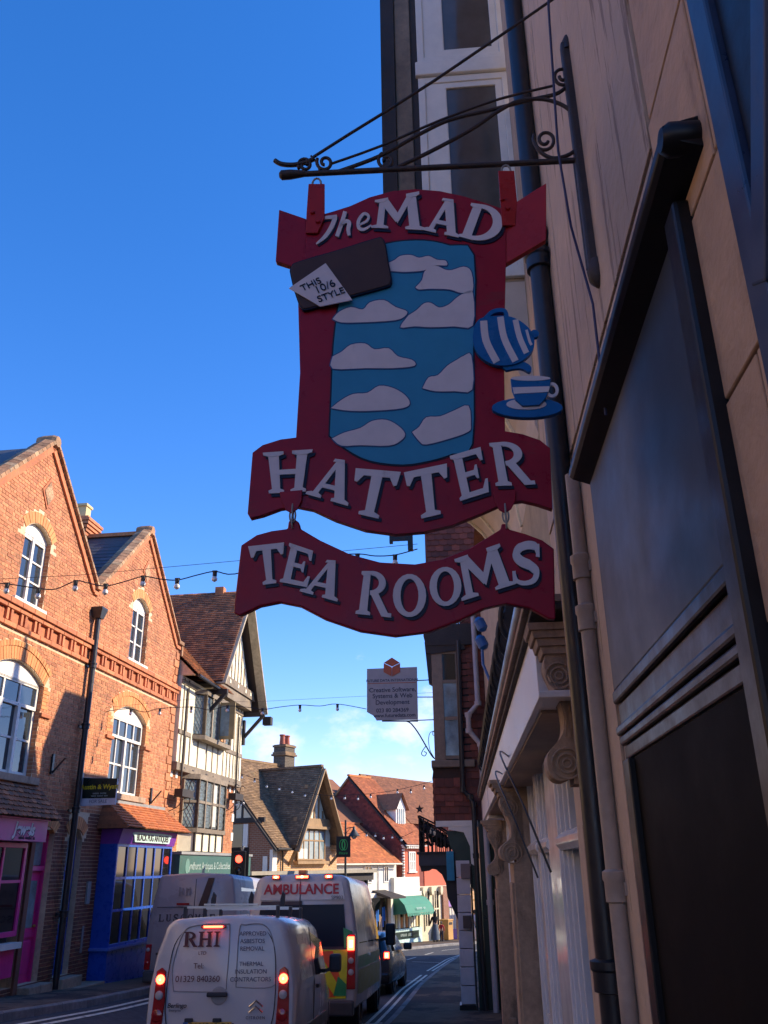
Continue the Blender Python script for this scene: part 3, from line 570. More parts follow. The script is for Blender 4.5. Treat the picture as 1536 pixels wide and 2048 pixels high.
def downpipe(fr, name, label, u, z0, z1, rr, w, mat=BLACKI, col_z=(), hopper=False, lim=None):
    r = tag(empty(name, tuple(fr.world(u, w, z0)), fr.rz), label, 'downpipe'); sg = fr.sg
    MB(sg).tube([(0, 0, z0), (0, 0, z1)], rr, 14).build('pipe', mat, r, smooth=True)
    for z in col_z: MB(sg).lathe((0, 0, z), (0, 0, 1), [(rr * 1.05, -.05), (rr * 1.3, -.045), (rr * 1.3, .03), (rr * 1.45, .04), (rr * 1.45, .07), (rr, .08)], n=14).box(-rr * 1.9, rr * 1.9, -w, -w + .02, z - .02, z + .03).build('collar', mat, r, smooth=True)
    if hopper:
        MB(sg).add([(a * k, b * k, z) for z, k in ((z1, .09), (z1 + .22, .15), (z1 + .26, .15)) for a, b in ((-1, -1), (1, -1), (1, 1), (-1, 1))], [(0, 3, 2, 1), (8, 9, 10, 11)] + [(i + 4 * j, (i + 1) % 4 + 4 * j, (i + 1) % 4 + 4 * j + 4, i + 4 * j + 4) for j in range(2) for i in range(4)]).build('hopper', mat, r, bevel=.006)
    return r
downpipe(FA, 'downpipe', 'black iron downpipe with hopper head between the two gables of the brick building', 1.36, -.46, 7.1, .065, .13, col_z=(.9, 2.9, 4.65, 6.0), hopper=True)

# ------------------------------------------------------------ timber-framed building
def timber_building():
    zg = -1.15; r = FA.root('timber_framed_building', 'black and white timber framed building with steep tiled gable and green antiques shopfront', 'building', zg); sg = -1
    U0, U1 = 7.02, 13.2; RU = 10.1
    MB(sg).box(U0, U1, -7, -.05, zg, 6.9).build('wall', MORTAR, r)
    BR2 = M('warm_brick', (.50, .21, .09), (.42, .15, .07), rough=.85, noise=(30, .12), vary=.2)
    lay_bricks([[(U0, 2.2), (8.0, 2.2), (8.0, 4.3), (U0, 4.3)], [(11.4, 2.2), (U1, 2.2), (U1, 4.3), (11.4, 4.3)]], 2.2, 4.3, -.045, r, sg, BR2, 120, lambda i: -i[0][0])
    for z in (2.6, 3.2, 3.8): MB(sg).box(12.98, U1 + .02, -.05, -.02, z, z + .25).build('quoin', WHITE, r); 
    for u in (7.1, 7.5, 11.6, 12.1, 12.6, 13.1): MB(sg).box(u - .08, u + .08, -.05, -.01, 4.12, 4.3).build('corbel_block', WHITE, r)
    # jetty beam and white upper storey
    MB(sg).box(U0 - .02, U1 + .1, -.1, .16, 4.3, 4.52).build('jetty_beam', TIMB, r, bevel=.01)
    for u in (7.6, 8.3, 8.4, 9.5, 9.6, 10.2, 11.9, 12.4): MB(sg).lathe((u, .16, 4.4), (0, 1, 0), [(.025, 0), (.02, .012)], n=6).build('peg', BLACKI, r)
    MB(sg).box(U0, U1 + .06, -6.5, .12, 4.53, 6.95).build('render_panel', CREAM, r)
    for u in (7.25, 7.62, 8.0, 8.72, 9.55, 10.1, 10.65, 11.2, 11.6, 11.95, 12.3, 12.65, 13.0): MB(sg).box(u - .032, u + .032, .115, .14, 4.53, 5.38 if 7.9 < u < 11.4 else 6.9).build('stud', TIMB, r)
    for a, b, z in ((U0, 8.0, 5.3), (11.4, U1 + .06, 5.3), (U0, U1 + .06, 6.72)): MB(sg).box(a, b, .115, .155, z, z + .12).build('rail', TIMB, r)
    # upper oriel, canted
    def oriel(u0, u1, z0, z1, wd, lights, open_=None, kind='lattice'):
        o = MB(sg); pr = [(u0, .0), (u0 + .35, wd), (u1 - .35, wd), (u1, .0)]
        f = MB(sg).prism([(u0 - .06, -.05), (u0 + .3, wd + .06), (u1 - .3, wd + .06), (u1 + .06, -.05)], z0 - .12, z0, axis='c').build('oriel_sill', TIMB, r)
        MB(sg).prism([(u0 - .06, -.05), (u0 + .3, wd + .06), (u1 - .3, wd + .06), (u1 + .06, -.05)], z1, z1 + .14, axis='c').build('oriel_head', TIMB, r)
        segs = [(pr[0], pr[1], 1), (pr[1], pr[2], lights), (pr[2], pr[3], 1)]
        for p, q_, n in segs:
            p = Vector(p); q_ = Vector(q_); d = (q_ - p); L = d.length; d.normalize(); nn = Vector((-d.y, d.x))
            for i in range(n + 1):
                c = p + d * L * i / n; MB(sg).box(c.x - .045, c.x + .045, c.y - .05, c.y + .045, z0, z1).build('mullion', TIMB, r)
            for i in range(n):
                a = p + d * (L * i / n + .05); b = p + d * (L * (i + 1) / n - .05)
                zt = z1 - .62 if kind == 'tall' else None
                for za, zc in (((z0 + .03, zt - .03), (zt + .03, z1 - .03)) if zt else ((z0 + .03, z1 - .03),)):
                    pn = MB(sg).add([(a.x, a.y - .01, za), (b.x, b.y - .01, za), (b.x, b.y - .01, zc), (a.x, a.y - .01, zc)], [(0, 1, 2, 3)]).build('leaded_light', LEADL, r)
                    m = MB(sg); wdt = (b - a).length; step = .12; k = -int((zc - za) / step)
                    for dr in (1, -1):
                        t = -(zc - za)
                        while t < wdt:
                            s0, s1 = max(0, t), min(wdt, t + (zc - za) * .62)
                            if s1 > s0:
                                f0, f1 = (s0 - t) / ((zc - za) * .62), (s1 - t) / ((zc - za) * .62); A_ = a + d * (s0 if dr > 0 else wdt - s0); B_ = a + d * (s1 if dr > 0 else wdt - s1)
                                m.beam((A_.x, A_.y + .004, za + f0 * (zc - za)), (B_.x, B_.y + .004, za + f1 * (zc - za)), .009, .009)
                            t += step
                    m.build('lead_came', LEAD, r)
                if zt: MB(sg).beam((a.x, a.y, zt), (b.x, b.y, zt), .07, .07).build('transom', TIMB, r)
    oriel(8.1, 11.3, 5.42, 6.62, .38, 4)
    OC = M('orange_curtain', (.62, .26, .10), rough=.9)
    MB(sg).box(10.05, 10.5, .385, .40, 5.46, 6.6).build('orange_blind', OC, r); 
    cas = MB(sg).beam((9.75, .40, 6.03), (9.72, .92, 6.03), .04, 1.14).build('open_casement', M('buff_timber', (.36, .27, .13), rough=.7), r); MB(sg).box(9.71, 9.77, .46, .86, 5.56, 6.5).build('casement_pane', LEADL, cas)
    # lower oriel
    oriel(8.05, 11.3, 2.82, 4.16, .34, 4, kind='tall'); MB(sg).prism([(8.05, -.05), (8.38, .32), (10.97, .32), (11.3, -.05)], 2.2, 2.7, axis='c').build('oriel_apron', CREAM, r)
    for u in (8.4, 9.05, 9.7, 10.3, 10.95): MB(sg).box(u - .05, u + .05, .3, .345, 2.2, 2.7).build('stud', DTIMB, r)
    MB(sg).box(9.6, 10.1, .335, .355, 2.9, 4.1).build('curtain', M('pale_curtain', (.6, .58, .5), rough=.9), r)
    # gable
    GA = 12.75; gz0, gz1 = 6.9, 10.35; gl, gr = 9.3, 13.1; ga = (gl + gr) / 2 + .0
    ga = 11.25
    MB(sg).prism([(9.05, 6.95), (13.45, 6.95), (ga, 10.25)], -.1, .34).build('gable_wall', CREAM, r)
    for i in range(11):
        u = 9.5 + i * .36; h = 10.25 - abs(u - ga) * 1.5 - .3
        if h > 7.7: MB(sg).box(u - .035, u + .035, .34, .365, 7.6, h).build('stud', TIMB, r)
    MB(sg).box(9.0, 13.5, .2, .46, 7.28, 7.58).build('tie_beam', TIMB, r, bevel=.01); MB(sg).box(9.2, 13.3, .1, .40, 6.92, 7.27).build('moulded_beam', TIMB, r)
    for u in (9.7, 10.5, 11.4, 12.3, 12.9): MB(sg).box(u - .07, u + .07, .46, .475, 7.37, 7.5).build('carved_flower', CREAM, r, bevel=.02)
    WB = M('weathered_board', (.42, .35, .25), rough=.8, noise=(6, .3))
    for s, ex in ((-1, 8.7), (1, 13.75)):
        b = MB(sg).beam((ex, .74, 6.86 if s > 0 else 7.0), (ga, .74, 10.55), .07, .3, up=(0, 1, 0)).build('bargeboard', WB, r); 
        z_e = 6.86 if s > 0 else 7.0
        MB(sg).add([(ex, .78, z_e + .1), (ga, .78, 10.68), (ga, -4.5, 10.68), (ex, -4.5, z_e + .1), (ex, .78, z_e + .02), (ga, .78, 10.6), (ga, -4.5, 10.6), (ex, -4.5, z_e + .02)], [(0, 1, 2, 3), (4, 7, 6, 5), (0, 4, 5, 1), (0, 3, 7, 4)]).build('gable_roof', M('dark_soffit', (.06, .04, .03), rough=.9), r)
        tiles('roof_tile', r, sg, (ex, .8, z_e + .1), (0, -1, 0), (ga - ex, 0, 10.68 - z_e - .1), [[(0, 0), (5.5, 0), (5.5, 4.5), (0, 4.5)]], .165, .10, TILE)
    for u, z in ((8.9, 6.7), (13.3, 6.7)): MB(sg).beam((u, .12, z - .75), (u, .85, z + .05), .1, .1).build('bracket', DTIMB, r); MB(sg).box(u - .06, u + .06, .05, .9, z + .02, z + .16).build('bracket_beam', DTIMB, r); MB(sg).box(u - .08, u + .08, .1, .2, z - .95, z - .1).build('bracket_post', DTIMB, r)
    MB(sg).box(13.75, 14.05, .7, 1.0, 6.5, 6.78).build('eave_block', DTIMB, r)
    # main roof along the street
    for (a, b, c_) in ((U0 - .05, 10.5, 1),):
        MB(sg).add([(a, .55, 6.98), (b, .55, 6.98), (b, -3.2, 10.62), (a, -3.2, 10.62), (a, -7.3, 6.9), (b, -7.3, 6.9)], [(0, 1, 2, 3), (3, 2, 5, 4)]).build('main_roof', TILE, r)
        tiles('roof_tile', r, sg, (a, .58, 6.98), (1, 0, 0), (0, -3.78, 3.66), [[(0, 0), (b - a, 0), (b - a, 5.25), (0, 5.25)]], .165, .10, TILE)
    MB(sg).box(U0, 13.3, -3.3, -3.1, 10.6, 10.7).build('ridge', TILE, r)
    MB(sg).prism([(.5, 6.95), (-3.2, 10.55), (-7.0, 6.9)], U0 + .0, U0 + .12, axis='a').build('end_gable', MORTAR, r)
    MB(sg).box(11.2, 11.5, -.5, -.2, 10.5, 10.95).build('finial_block', TILE, r)
    MB(sg).tube([(U0, .62, 6.92), (8.9, .62, 6.88)], .05, 8).build('gutter', BLACKI, r)
    # rainwater boxes and thin pipes
    for u, z in ((7.35, 3.7), (12.3, 3.95)):
        MB(sg).box(u - .45, u + .45, .18, .42, z - .12, z + .08).build('window_trough', DTIMB, r)
        for d in (-.35, .35): MB(sg).tube(spl([(u + d, .02, z - .5), (u + d, .3, z - .35), (u + d, .34, z - .1), (u + d, .12, z - .16)], 5), .012, 6).tube(spl([(u + d, .3, z + .05), (u + d, .36, z + .35), (u + d, .5, z + .3)], 5), .012, 6).build('scroll_bracket', BLACKI, r)
    for u in (7.3, 12.55): MB(sg).tube([(u, .2, 3.9), (u, .2, 6.6)], .028, 8).build('thin_pipe', DTIMB, r)
    # green shopfront
    GRN = M('green_paint', (.04, .12, .095), rough=.45, noise=(4, .12), stain=((.10, .2, .17), (3, 3, 3), .6, .1, .5))
    MB(sg).box(6.95, 13.9, -.1, .5, 2.1, 2.17).build('shopfront_cap', LEAD, r); MB(sg).box(6.98, 13.85, -.1, .45, 1.5, 2.1).build('fascia', GRN, r)
    text('Lyndhurst Antiques & Collectables', r, 9.55, .455, 1.8, .28, M('letter_pale', (.40, .5, .46)), sg, sx=1.0)
    for u in (7.6, 13.4): MB(sg).prism(spl([(u + .17 * math.cos(a), 1.8 + .2 * math.sin(a)) for a in [k * math.pi / 6 for k in range(12)]], 2), .45, .458).build('crest', M('letter_faint', (.12, .24, .2)), r)
    for u in (7.05, 8.4, 10.6, 12.4, 13.7): MB(sg).box(u - .09, u + .09, -.05, .3, -.9, 1.5).build('pilaster', GRN, r)
    for a, b in ((7.15, 8.3), (8.5, 10.5), (10.7, 12.3), (12.5, 13.6)):
        MB(sg).box(a, b, -.1, .2, -.9, -.1).build('stall_riser', GRN, r); MB(sg).box(a, b, .1, .12, -.1, 1.05).build('shop_window', GLASSD, r); MB(sg).box(a, b, .1, .16, 1.05, 1.5).build('blind_box', M('green_blind', (.09, .2, .16), rough=.6), r)
    return r
timber_building()
# ------------------------------------------------------------ right hand row
FR = Frame(.68, 0, 4.5, 1)
PEACH = M('peach_render', (.58, .37, .23), rough=.8, noise=(5, .14), bump=(34, .5, .012), stain=((.30, .19, .12), (3, 3, .7), .54, .14, .7))
BUFFP = M('buff_boarding', (.56, .41, .29), rough=.75, noise=(6, .1), bump=(22, .5, .015), stain=((.22, .14, .09), (16, 16, .9), .57, .05, .75))
def scroll(c, r0, turns, n=22, dirn=1, a0=0.0):   # flat spiral points in (u|w, z)
    return [(c[0] + r0 * (1 - .8 * i / n) * math.cos(a0 + dirn * turns * 2 * math.pi * i / n), c[1] + r0 * (1 - .8 * i / n) * math.sin(a0 + dirn * turns * 2 * math.pi * i / n)) for i in range(n + 1)]
def tearoom():
    zg = -.3; r = FR.root('tea_room_building', 'cream rendered tea room building on the right with a dark projecting shopfront and weathered boarding', 'building', zg); sg = 1
    MB(sg).box(-14, 5.3, -6.5, -.001, zg, 9.9).build('wall', M('backing_render', (.42, .32, .24), rough=.9), r)
    # rendered blocks with recessed joints either side of the shopfront, boarding further along
    z = .0; k = 0
    while z < 9.8:
        u = -6 + (.42 if k % 2 else 0)
        while u < 1.99:
            a, b = u + .006, min(u + .84, 2.0) - .006
            if b - a > .05: MB(sg).box(a, b, 0, .014, z + .006, z + .534).build('render_block', PEACH, r, bevel=.003, seg=1)
            u += .84
        z += .54; k += 1
    u = 2.0
    while u < 5.28:
        b = min(u + .62, 5.3); MB(sg).box(u + .003, b - .003, 0, .016 + rnd() * .003, 3.7, 9.85).build('wall_board', BUFFP, r, bevel=.002, seg=1); u += .62
    MB(sg).box(2.0, 5.3, 0, .012, 3.425, 3.68).build('wall_panel', BUFFP, r); MB(sg).box(3.65, 5.3, 0, .012, zg, 3.42).build('wall_panel', BUFFP, r)
    MB(sg).add([(-14, .35, 9.9), (5.3, .35, 9.9), (5.3, -3.2, 11.2), (-14, -3.2, 11.2), (5.3, -6.7, 9.9), (-14, -6.7, 9.9)], [(0, 1, 2, 3), (3, 2, 4, 5), (0, 3, 5), (1, 4, 2), (0, 5, 4, 1)]).build('roof', TILE, r)
    # shopfront
    s0, s1 = 1.81, 3.62
    MB(sg).prism([(0, 3.31), (.09, 3.345), (.105, 3.36), (.105, 3.39), (0, 3.42)], s0 - .2, s1 + .02, axis='a').build('shopfront_hood', BLKPAINT, r, bevel=.004)
    MB(sg).box(s0 + .08, s1 - .02, 0, .022, 2.36, 3.308).build('fascia', M('slate_blue_board', (.045, .054, .068), rough=.5, spec=.35, noise=(2.5, .15), bump=(50, .1, .002), stain=((.075, .07, .07), (5, 5, .6), .55, .2, .5)), r, bevel=.006)
    for a, b, z0, z1, w1 in ((s0 + .08, s1 - .02, 2.305, 2.357, .03), (s0 + .08, s1 - .03, 2.215, 2.302, .012), (s0 + .08, s1 - .04, 2.175, 2.212, .035), (s0 + .08, s1 - .05, 2.135, 2.172, .026), (s0 + .08, s1 - .07, 2.08, 2.132, .014)):
        MB(sg).box(a, b, 0, w1, z0, z1).build('moulding', BLKPAINT, r, bevel=.01)
    MB(sg).box(s1 - .2, s1 - .08, .0, .03, zg, 2.075).build('door_post', BLKPAINT, r, bevel=.006)
    MB(sg).box(s0 - .03, s0 + .075, 0, .055, zg, 3.308).build('pilaster', BLKPAINT, r, bevel=.012)
    MB(sg).lathe((s0 - .17, 0, 3.37), (0, 1, 0), [(.042, -.01), (.044, .085), (.03, .105)], n=14).build('pilaster_cap', BLKPAINT, r, smooth=True)
    MB(sg).box(s0 + .08, s1 - .2, .002, .006, .55, 2.075).build('shop_window', M('recess_shade', (.006, .005, .005), rough=.7, noise=(2, .5), spec=.06), r); MB(sg).box(s0 + .08, s1 - .2, .0, .03, zg, .55).build('stall_riser', BLKPAINT, r)  # flat black sheet painted for the shade inside the deep opening
    MB(sg).box(s0 + .08, s1 - .2, .006, .04, .55, .6).build('window_sill', BLKPAINT, r); pass
    # near dark blue timber posts with a brace
    NB = M('blue_black_paint', (.03, .045, .09), rough=.35, noise=(6, .2))
    MB(sg).box(1.37, 1.47, .0, .045, zg, 5.2).build('timber_post', NB, r, bevel=.008)
    MB(sg).beam((1.40, .03, 2.75), (1.12, .03, 3.25), .04, .08).build('timber_brace', NB, r, bevel=.006)
    MB(sg).box(.4, 1.365, .014, .024, 2.6, 5.2).build('dark_panel', BLKPAINT, r)
    return r
tearoom()
downpipe(FR, 'downpipe', 'thick black iron downpipe at the far end of the tea room shopfront', 4.12, .0, 8.8, .058, .075, BLACKI, col_z=(1.25, 4.95, 5.1, 7.6))
downpipe(FR, 'downpipe', 'cream painted downpipe right behind the thick black downpipe', 3.93, -.2, 3.5, .036, .045, M('cream_pipe', (.42, .32, .25), rough=.55, noise=(9, .15)), col_z=(2.75, 3.0, 1.6))
def hook(p): return p
cbl = tag(empty('cable', tuple(FR.world(2.8, .1, 3.4)), FR.rz), 'thin blue black cable hanging down past the iron bracket', 'cable')
MB(1).tube([(-.35, .0, 5.9), (-.12, .03, 5.2), (.1, .02, 4.6), (.12, .0, 4.2), (.12, -.05, 3.8), (.14, -.05, 3.3)], .006, 6).build('cable_run', M('blue_cable', (.02, .03, .1), rough=.4), cbl, smooth=True)

# ---- wrought iron bracket (in the plane across the pavement)
FS = Frame(.35, 2.95, 94.5, -1)
def S(px, py, w=0.0): return FS.at(px, py, w)
def iron_bracket():
    p = FS.world(.58, 0, 4.0); r = FS.root('iron_bracket', 'wrought iron scroll bracket carrying the painted hanging sign', 'bracket', 4.0); sg = -1; IR = RUSTI
    q = lambda L, w=0: [(S(x, y)[0], w, S(x, y)[1]) for x, y in L]
    T = lambda n, L, rr, w=0, k=5: MB(sg).tube(spl(q(L, w), k) if k else q(L, w), rr, 8).build(n, IR, r, smooth=True)
    b0, b1 = S(572, 350), S(1170, 320)
    MB(sg).tube([(b0[0], 0, b0[1]), (b1[0], 0, b1[1])], .013, 10).lathe((b0[0] - .01, 0, b0[1]), (1, 0, 0), [(.012, -.02), (.022, -.01), (.022, .03), (.014, .1)], n=10).build('main_bar', IR, r, smooth=True)
    T('upper_rod', [(628, 318), (700, 272), (870, 165), (1110, 0), (1180, -50)], .007, .012, 2)
    T('middle_rod', [(662, 325), (760, 290), (880, 238), (1000, 195), (1110, 168)], .006, -.008, 3)
    T('sweep_bar', [(672, 345), (760, 312), (840, 268), (900, 240), (990, 218), (1060, 200), (1112, 188), (1135, 172)], .009)
    T('return_bar', [(790, 338), (860, 305), (940, 262), (1000, 222), (1040, 203), (1085, 200), (1125, 212), (1150, 235), (1160, 265), (1155, 295), (1135, 312), (1105, 318), (1080, 305), (1068, 285)], .009, .004)
    T('tail_tip', [(548, 320), (562, 328), (585, 330), (608, 326), (628, 318)], [.003] + [.011] * 20, 0, 5)
    for nm, c, rr, tu, a0, dr in (('scroll', (650, 325), 17, 1.3, 3.6, -1), ('scroll', (610, 330), 14, 1.6, 2.6, 1), ('scroll', (773, 322), 18, 1.2, 4.2, -1), ('scroll', (1090, 280), 24, 1.5, 3.6, -1), ('scroll', (1125, 152), 22, 1.6, 5.5, 1)):
        pts = [(c[0] + rr * (1 - .72 * i / 26) * math.cos(a0 + dr * tu * 2 * math.pi * i / 26), c[1] + rr * (1 - .72 * i / 26) * math.sin(a0 + dr * tu * 2 * math.pi * i / 26)) for i in range(27)]
        T(nm, pts, .008, 0, 0)
    T('collar_tie', [(622, 312), (634, 326), (640, 345)], .005, 0, 2)
    # wall plate: long iron strap on the wall
    m = MB(sg); a = FR; 
    u0 = .52
    m.box(u0 - .012, u0 + .06, -.02, .03, 3.93, 5.25); m.build('wall_plate', IR, r, bevel=.01)
    MB(sg).box(u0 - .01, u0 + .01, -.05, -.03, 4.0, 4.6).build('wall_plate_lip', IR, r)
    MB(sg).lathe((u0 + .02, .01, 3.9), (0, 0, 1), [(.01, -.03), (.035, 0), (.04, .05), (.03, .1)], n=10).build('plate_knob', IR, r, smooth=True); MB(sg).lathe((u0 + .02, .01, 5.2), (0, 0, 1), [(.03, 0), (.025, .06), (.008, .1)], n=10).build('plate_knob', IR, r, smooth=True)
    return r
iron_bracket()

# ---- painted hanging sign
RED = M('sign_red', (.30, .012, .03), spec=.18, stain=((.17, .035, .04), (3, 3, 9), .56, .10, .5), rough=.33, noise=(10, .12), bump=(14, .12, .004)); REDB = M('sign_red_lit', (.36, .02, .02), spec=.18, rough=.3, noise=(10, .08))  # REDB is brighter: light on the angled banner end put into the red
NAVY = M('sign_navy', (.012, .014, .035), spec=.18, rough=.35); SWHITE = M('sign_white', (.66, .60, .62), spec=.18, stain=((.42, .36, .36), (8, 8, 4), .6, .1, .5), rough=.4, noise=(14, .05)); SBLUE = M('sign_blue', (.04, .26, .44), spec=.18, rough=.35, noise=(9, .06)); CBLUE = M('crockery_blue', (.01, .13, .36), spec=.18, rough=.3)
SBROWN = M('sign_brown', (.075, .042, .034), spec=.18, rough=.4, noise=(12, .1)); OUTB = M('outline_blue', (.01, .06, .2), rough=.4)
def sg_map(L): return [S(x, y) for x, y in L]
def inflate(L, d):    # offset a px polygon outwards
    n = len(L); A = sum(L[i][0] * L[(i + 1) % n][1] - L[(i + 1) % n][0] * L[i][1] for i in range(n)); s = 1 if A > 0 else -1; o = []
    for i in range(n):
        a, b, c = Vector(L[i - 1]), Vector(L[i]), Vector(L[(i + 1) % n]); n1 = (b - a).normalized(); n2 = (c - b).normalized(); m = Vector(((n1.y + n2.y), -(n1.x + n2.x)))
        if m.length < 1e-6: m = Vector((n1.y, -n1.x))
        m.normalize(); o.append(tuple(b + m * d * s))
    return o
# slab-serif capitals as polygons on the unit square (x right, y up)
def bar(x0, y0, x1, y1, w): return [(x0 - w / 2, y0), (x0 + w / 2, y0), (x1 + w / 2, y1), (x1 - w / 2, y1)]
def serif(x, y, w, h=.09): return [(x - w / 2, y), (x + w / 2, y), (x + w / 2, y + h * .75), (x + w * .22, y + h * 1.25), (x - w * .22, y + h * 1.25), (x - w / 2, y + h * .75)] if y < .5 else [(x - w / 2, y), (x - w / 2, y - h * .75), (x - w * .22, y - h * 1.25), (x + w * .22, y - h * 1.25), (x + w / 2, y - h * .75), (x + w / 2, y)]
def ell(cx, cy, rx, ry, a0=0, a1=360, n=22): return [(cx + rx * math.cos(R_(a0 + (a1 - a0) * i / n)), cy + ry * math.sin(R_(a0 + (a1 - a0) * i / n))) for i in range(n + (0 if a1 - a0 == 360 else 1))]
GL = {
 'I': [[bar(.5, 0, .5, 1, .32)], [serif(.5, 0, .8)], [serif(.5, 1, .8)]],
 'T': [[bar(.5, 0, .5, 1, .25)], [serif(.5, 0, .58)], [[(0, 1), (0, .72), (.07, .70), (.2, .86), (.8, .86), (.93, .70), (1, .72), (1, 1)]]],
 'H': [[bar(.2, 0, .2, 1, .22)], [bar(.8, 0, .8, 1, .22)], [[(.2, .44), (.8, .44), (.8, .56), (.2, .56)]]] + [[serif(x, y, .42)] for x in (.2, .8) for y in (0, 1)],
 'A': [[bar(.16, 0, .52, 1, .13)], [bar(.80, 0, .52, 1, .25)], [[(.27, .26), (.68, .26), (.68, .37), (.3, .37)]], [serif(.17, 0, .36)], [serif(.8, 0, .42)], [[(.36, 1), (.34, .93), (.66, .93), (.64, 1)]]],
 'M': [[bar(.14, 0, .18, 1, .14)], [bar(.84, 0, .82, 1, .21)], [[(.08, 1), (.28, 1), (.55, .40), (.46, .22)]], [[(.92, 1), (.76, 1), (.44, .32), (.5, .18)]], [serif(.14, 0, .34)], [serif(.84, 0, .38)], [serif(.15, 1, .3)], [serif(.86, 1, .3)]],
 'D': [[bar(.2, 0, .2, 1, .24)], [serif(.2, 0, .4)], [serif(.2, 1, .4)], [ell(.3, .5, .70, .5, -90, 90) + ell(.3, .5, .44, .39, 90, -90)]],
 'E': [[bar(.22, 0, .22, 1, .26)], [serif(.2, 0, .4)], [serif(.2, 1, .4)], [[(.22, 0), (.96, 0), (1.0, .3), (.92, .3), (.8, .12), (.22, .12)]], [[(.22, 1), (.95, 1), (.95, .72), (.87, .72), (.78, .88), (.22, .88)]], [[(.3, .45), (.62, .45), (.68, .36), (.74, .36), (.74, .66), (.68, .66), (.62, .56), (.3, .56)]]],
 'R': [[bar(.2, 0, .2, 1, .24)], [serif(.2, 0, .42)], [serif(.18, 1, .36)], [ell(.35, .73, .50, .27, -90, 90) + ell(.35, .73, .27, .17, 90, -90)], [[(.36, .5), (.62, .5), (.92, .09), (1.02, .09), (1.02, 0), (.74, 0)]]],
 'O': [[ell(.5, .5, .5, .5), ell(.5, .5, .27, .39)[::-1]]],
 'S': [[ribbon(spl([(.86, .74), (.80, .90), (.55, .95), (.27, .88), (.20, .72), (.34, .58), (.62, .46), (.80, .30), (.72, .11), (.45, .05), (.2, .12), (.12, .28)], 5), [.08, .1, .12, .14, .17, .18, .2, .2, .2, .2, .2, .2, .2, .2, .22, .22, .22, .22, .22, .24, .24, .24, .24, .24, .24, .24, .24, .24, .24, .24, .22, .22, .22, .22, .22, .20, .18, .18, .17, .16, .15, .14, .13, .12, .12, .11, .11, .11, .1, .1, .1, .1, .1, .1, .1, .1][:56])], [[(.80, .66), (.92, .64), (.92, .96), (.84, .96)]], [[(.06, .36), (.16, .36), (.18, .06), (.08, .04)]]],
 'U': [[bar(.2, .25, .2, 1, .22)], [bar(.8, .25, .8, 1, .12)], [serif(.2, 1, .4)], [serif(.8, 1, .36)], [ell(.5, .3, .41, .3, 180, 360) + ell(.5, .3, .24, .2, 360, 180)]],
 'L': [[bar(.22, 0, .22, 1, .2)], [serif(.2, 0, .4)], [serif(.2, 1, .4)], [[(.22, 0), (.96, 0), (1.0, .3), (.92, .3), (.8, .12), (.22, .12)]]],
 'C': [[ell(.55, .5, .5, .5, 40, 320) + ell(.55, .5, .32, .4, 320, 40)]],
 'B': [[bar(.2, 0, .2, 1, .22)], [ell(.35, .75, .45, .25, -90, 90) + ell(.35, .75, .25, .16, 90, -90)], [ell(.35, .27, .52, .27, -90, 90) + ell(.35, .27, .32, .17, 90, -90)], [serif(.2, 0, .4)], [serif(.2, 1, .4)]],
}
def letter(ch, quad, parent, w, px=True, mat=SWHITE, shadow=NAVY, sh=(5, 6), th=.004, mp=S, sg=-1, name='letter'):
    TL, TR, BR, BL = [Vector(q) for q in quad]
    def f(x, y, d=(0, 0)): p = (BL * (1 - x) + BR * x) * (1 - y) + (TL * (1 - x) + TR * x) * y; return mp(p.x + d[0], p.y + d[1])
    o = None
    for k, (mt, dd, ww) in enumerate(((mat, (0, 0), w + .006), (shadow, sh, w + .002))):
        if mt is None: continue
        m = MB(sg)
        for i, loops in enumerate(GL[ch]): m.prism([[f(x, y, dd) for x, y in l] for l in loops], ww - .003, ww + th * .5 + i * .0003)
        o2 = m.build(name if k == 0 else 'letter_shadow', mt, parent if k == 0 else o)
        if k == 0: o = o2
    return o
def cz(L, ox=440, oy=340, s=2.1333): return [(ox + x / s, oy + y / s) for x, y in L]
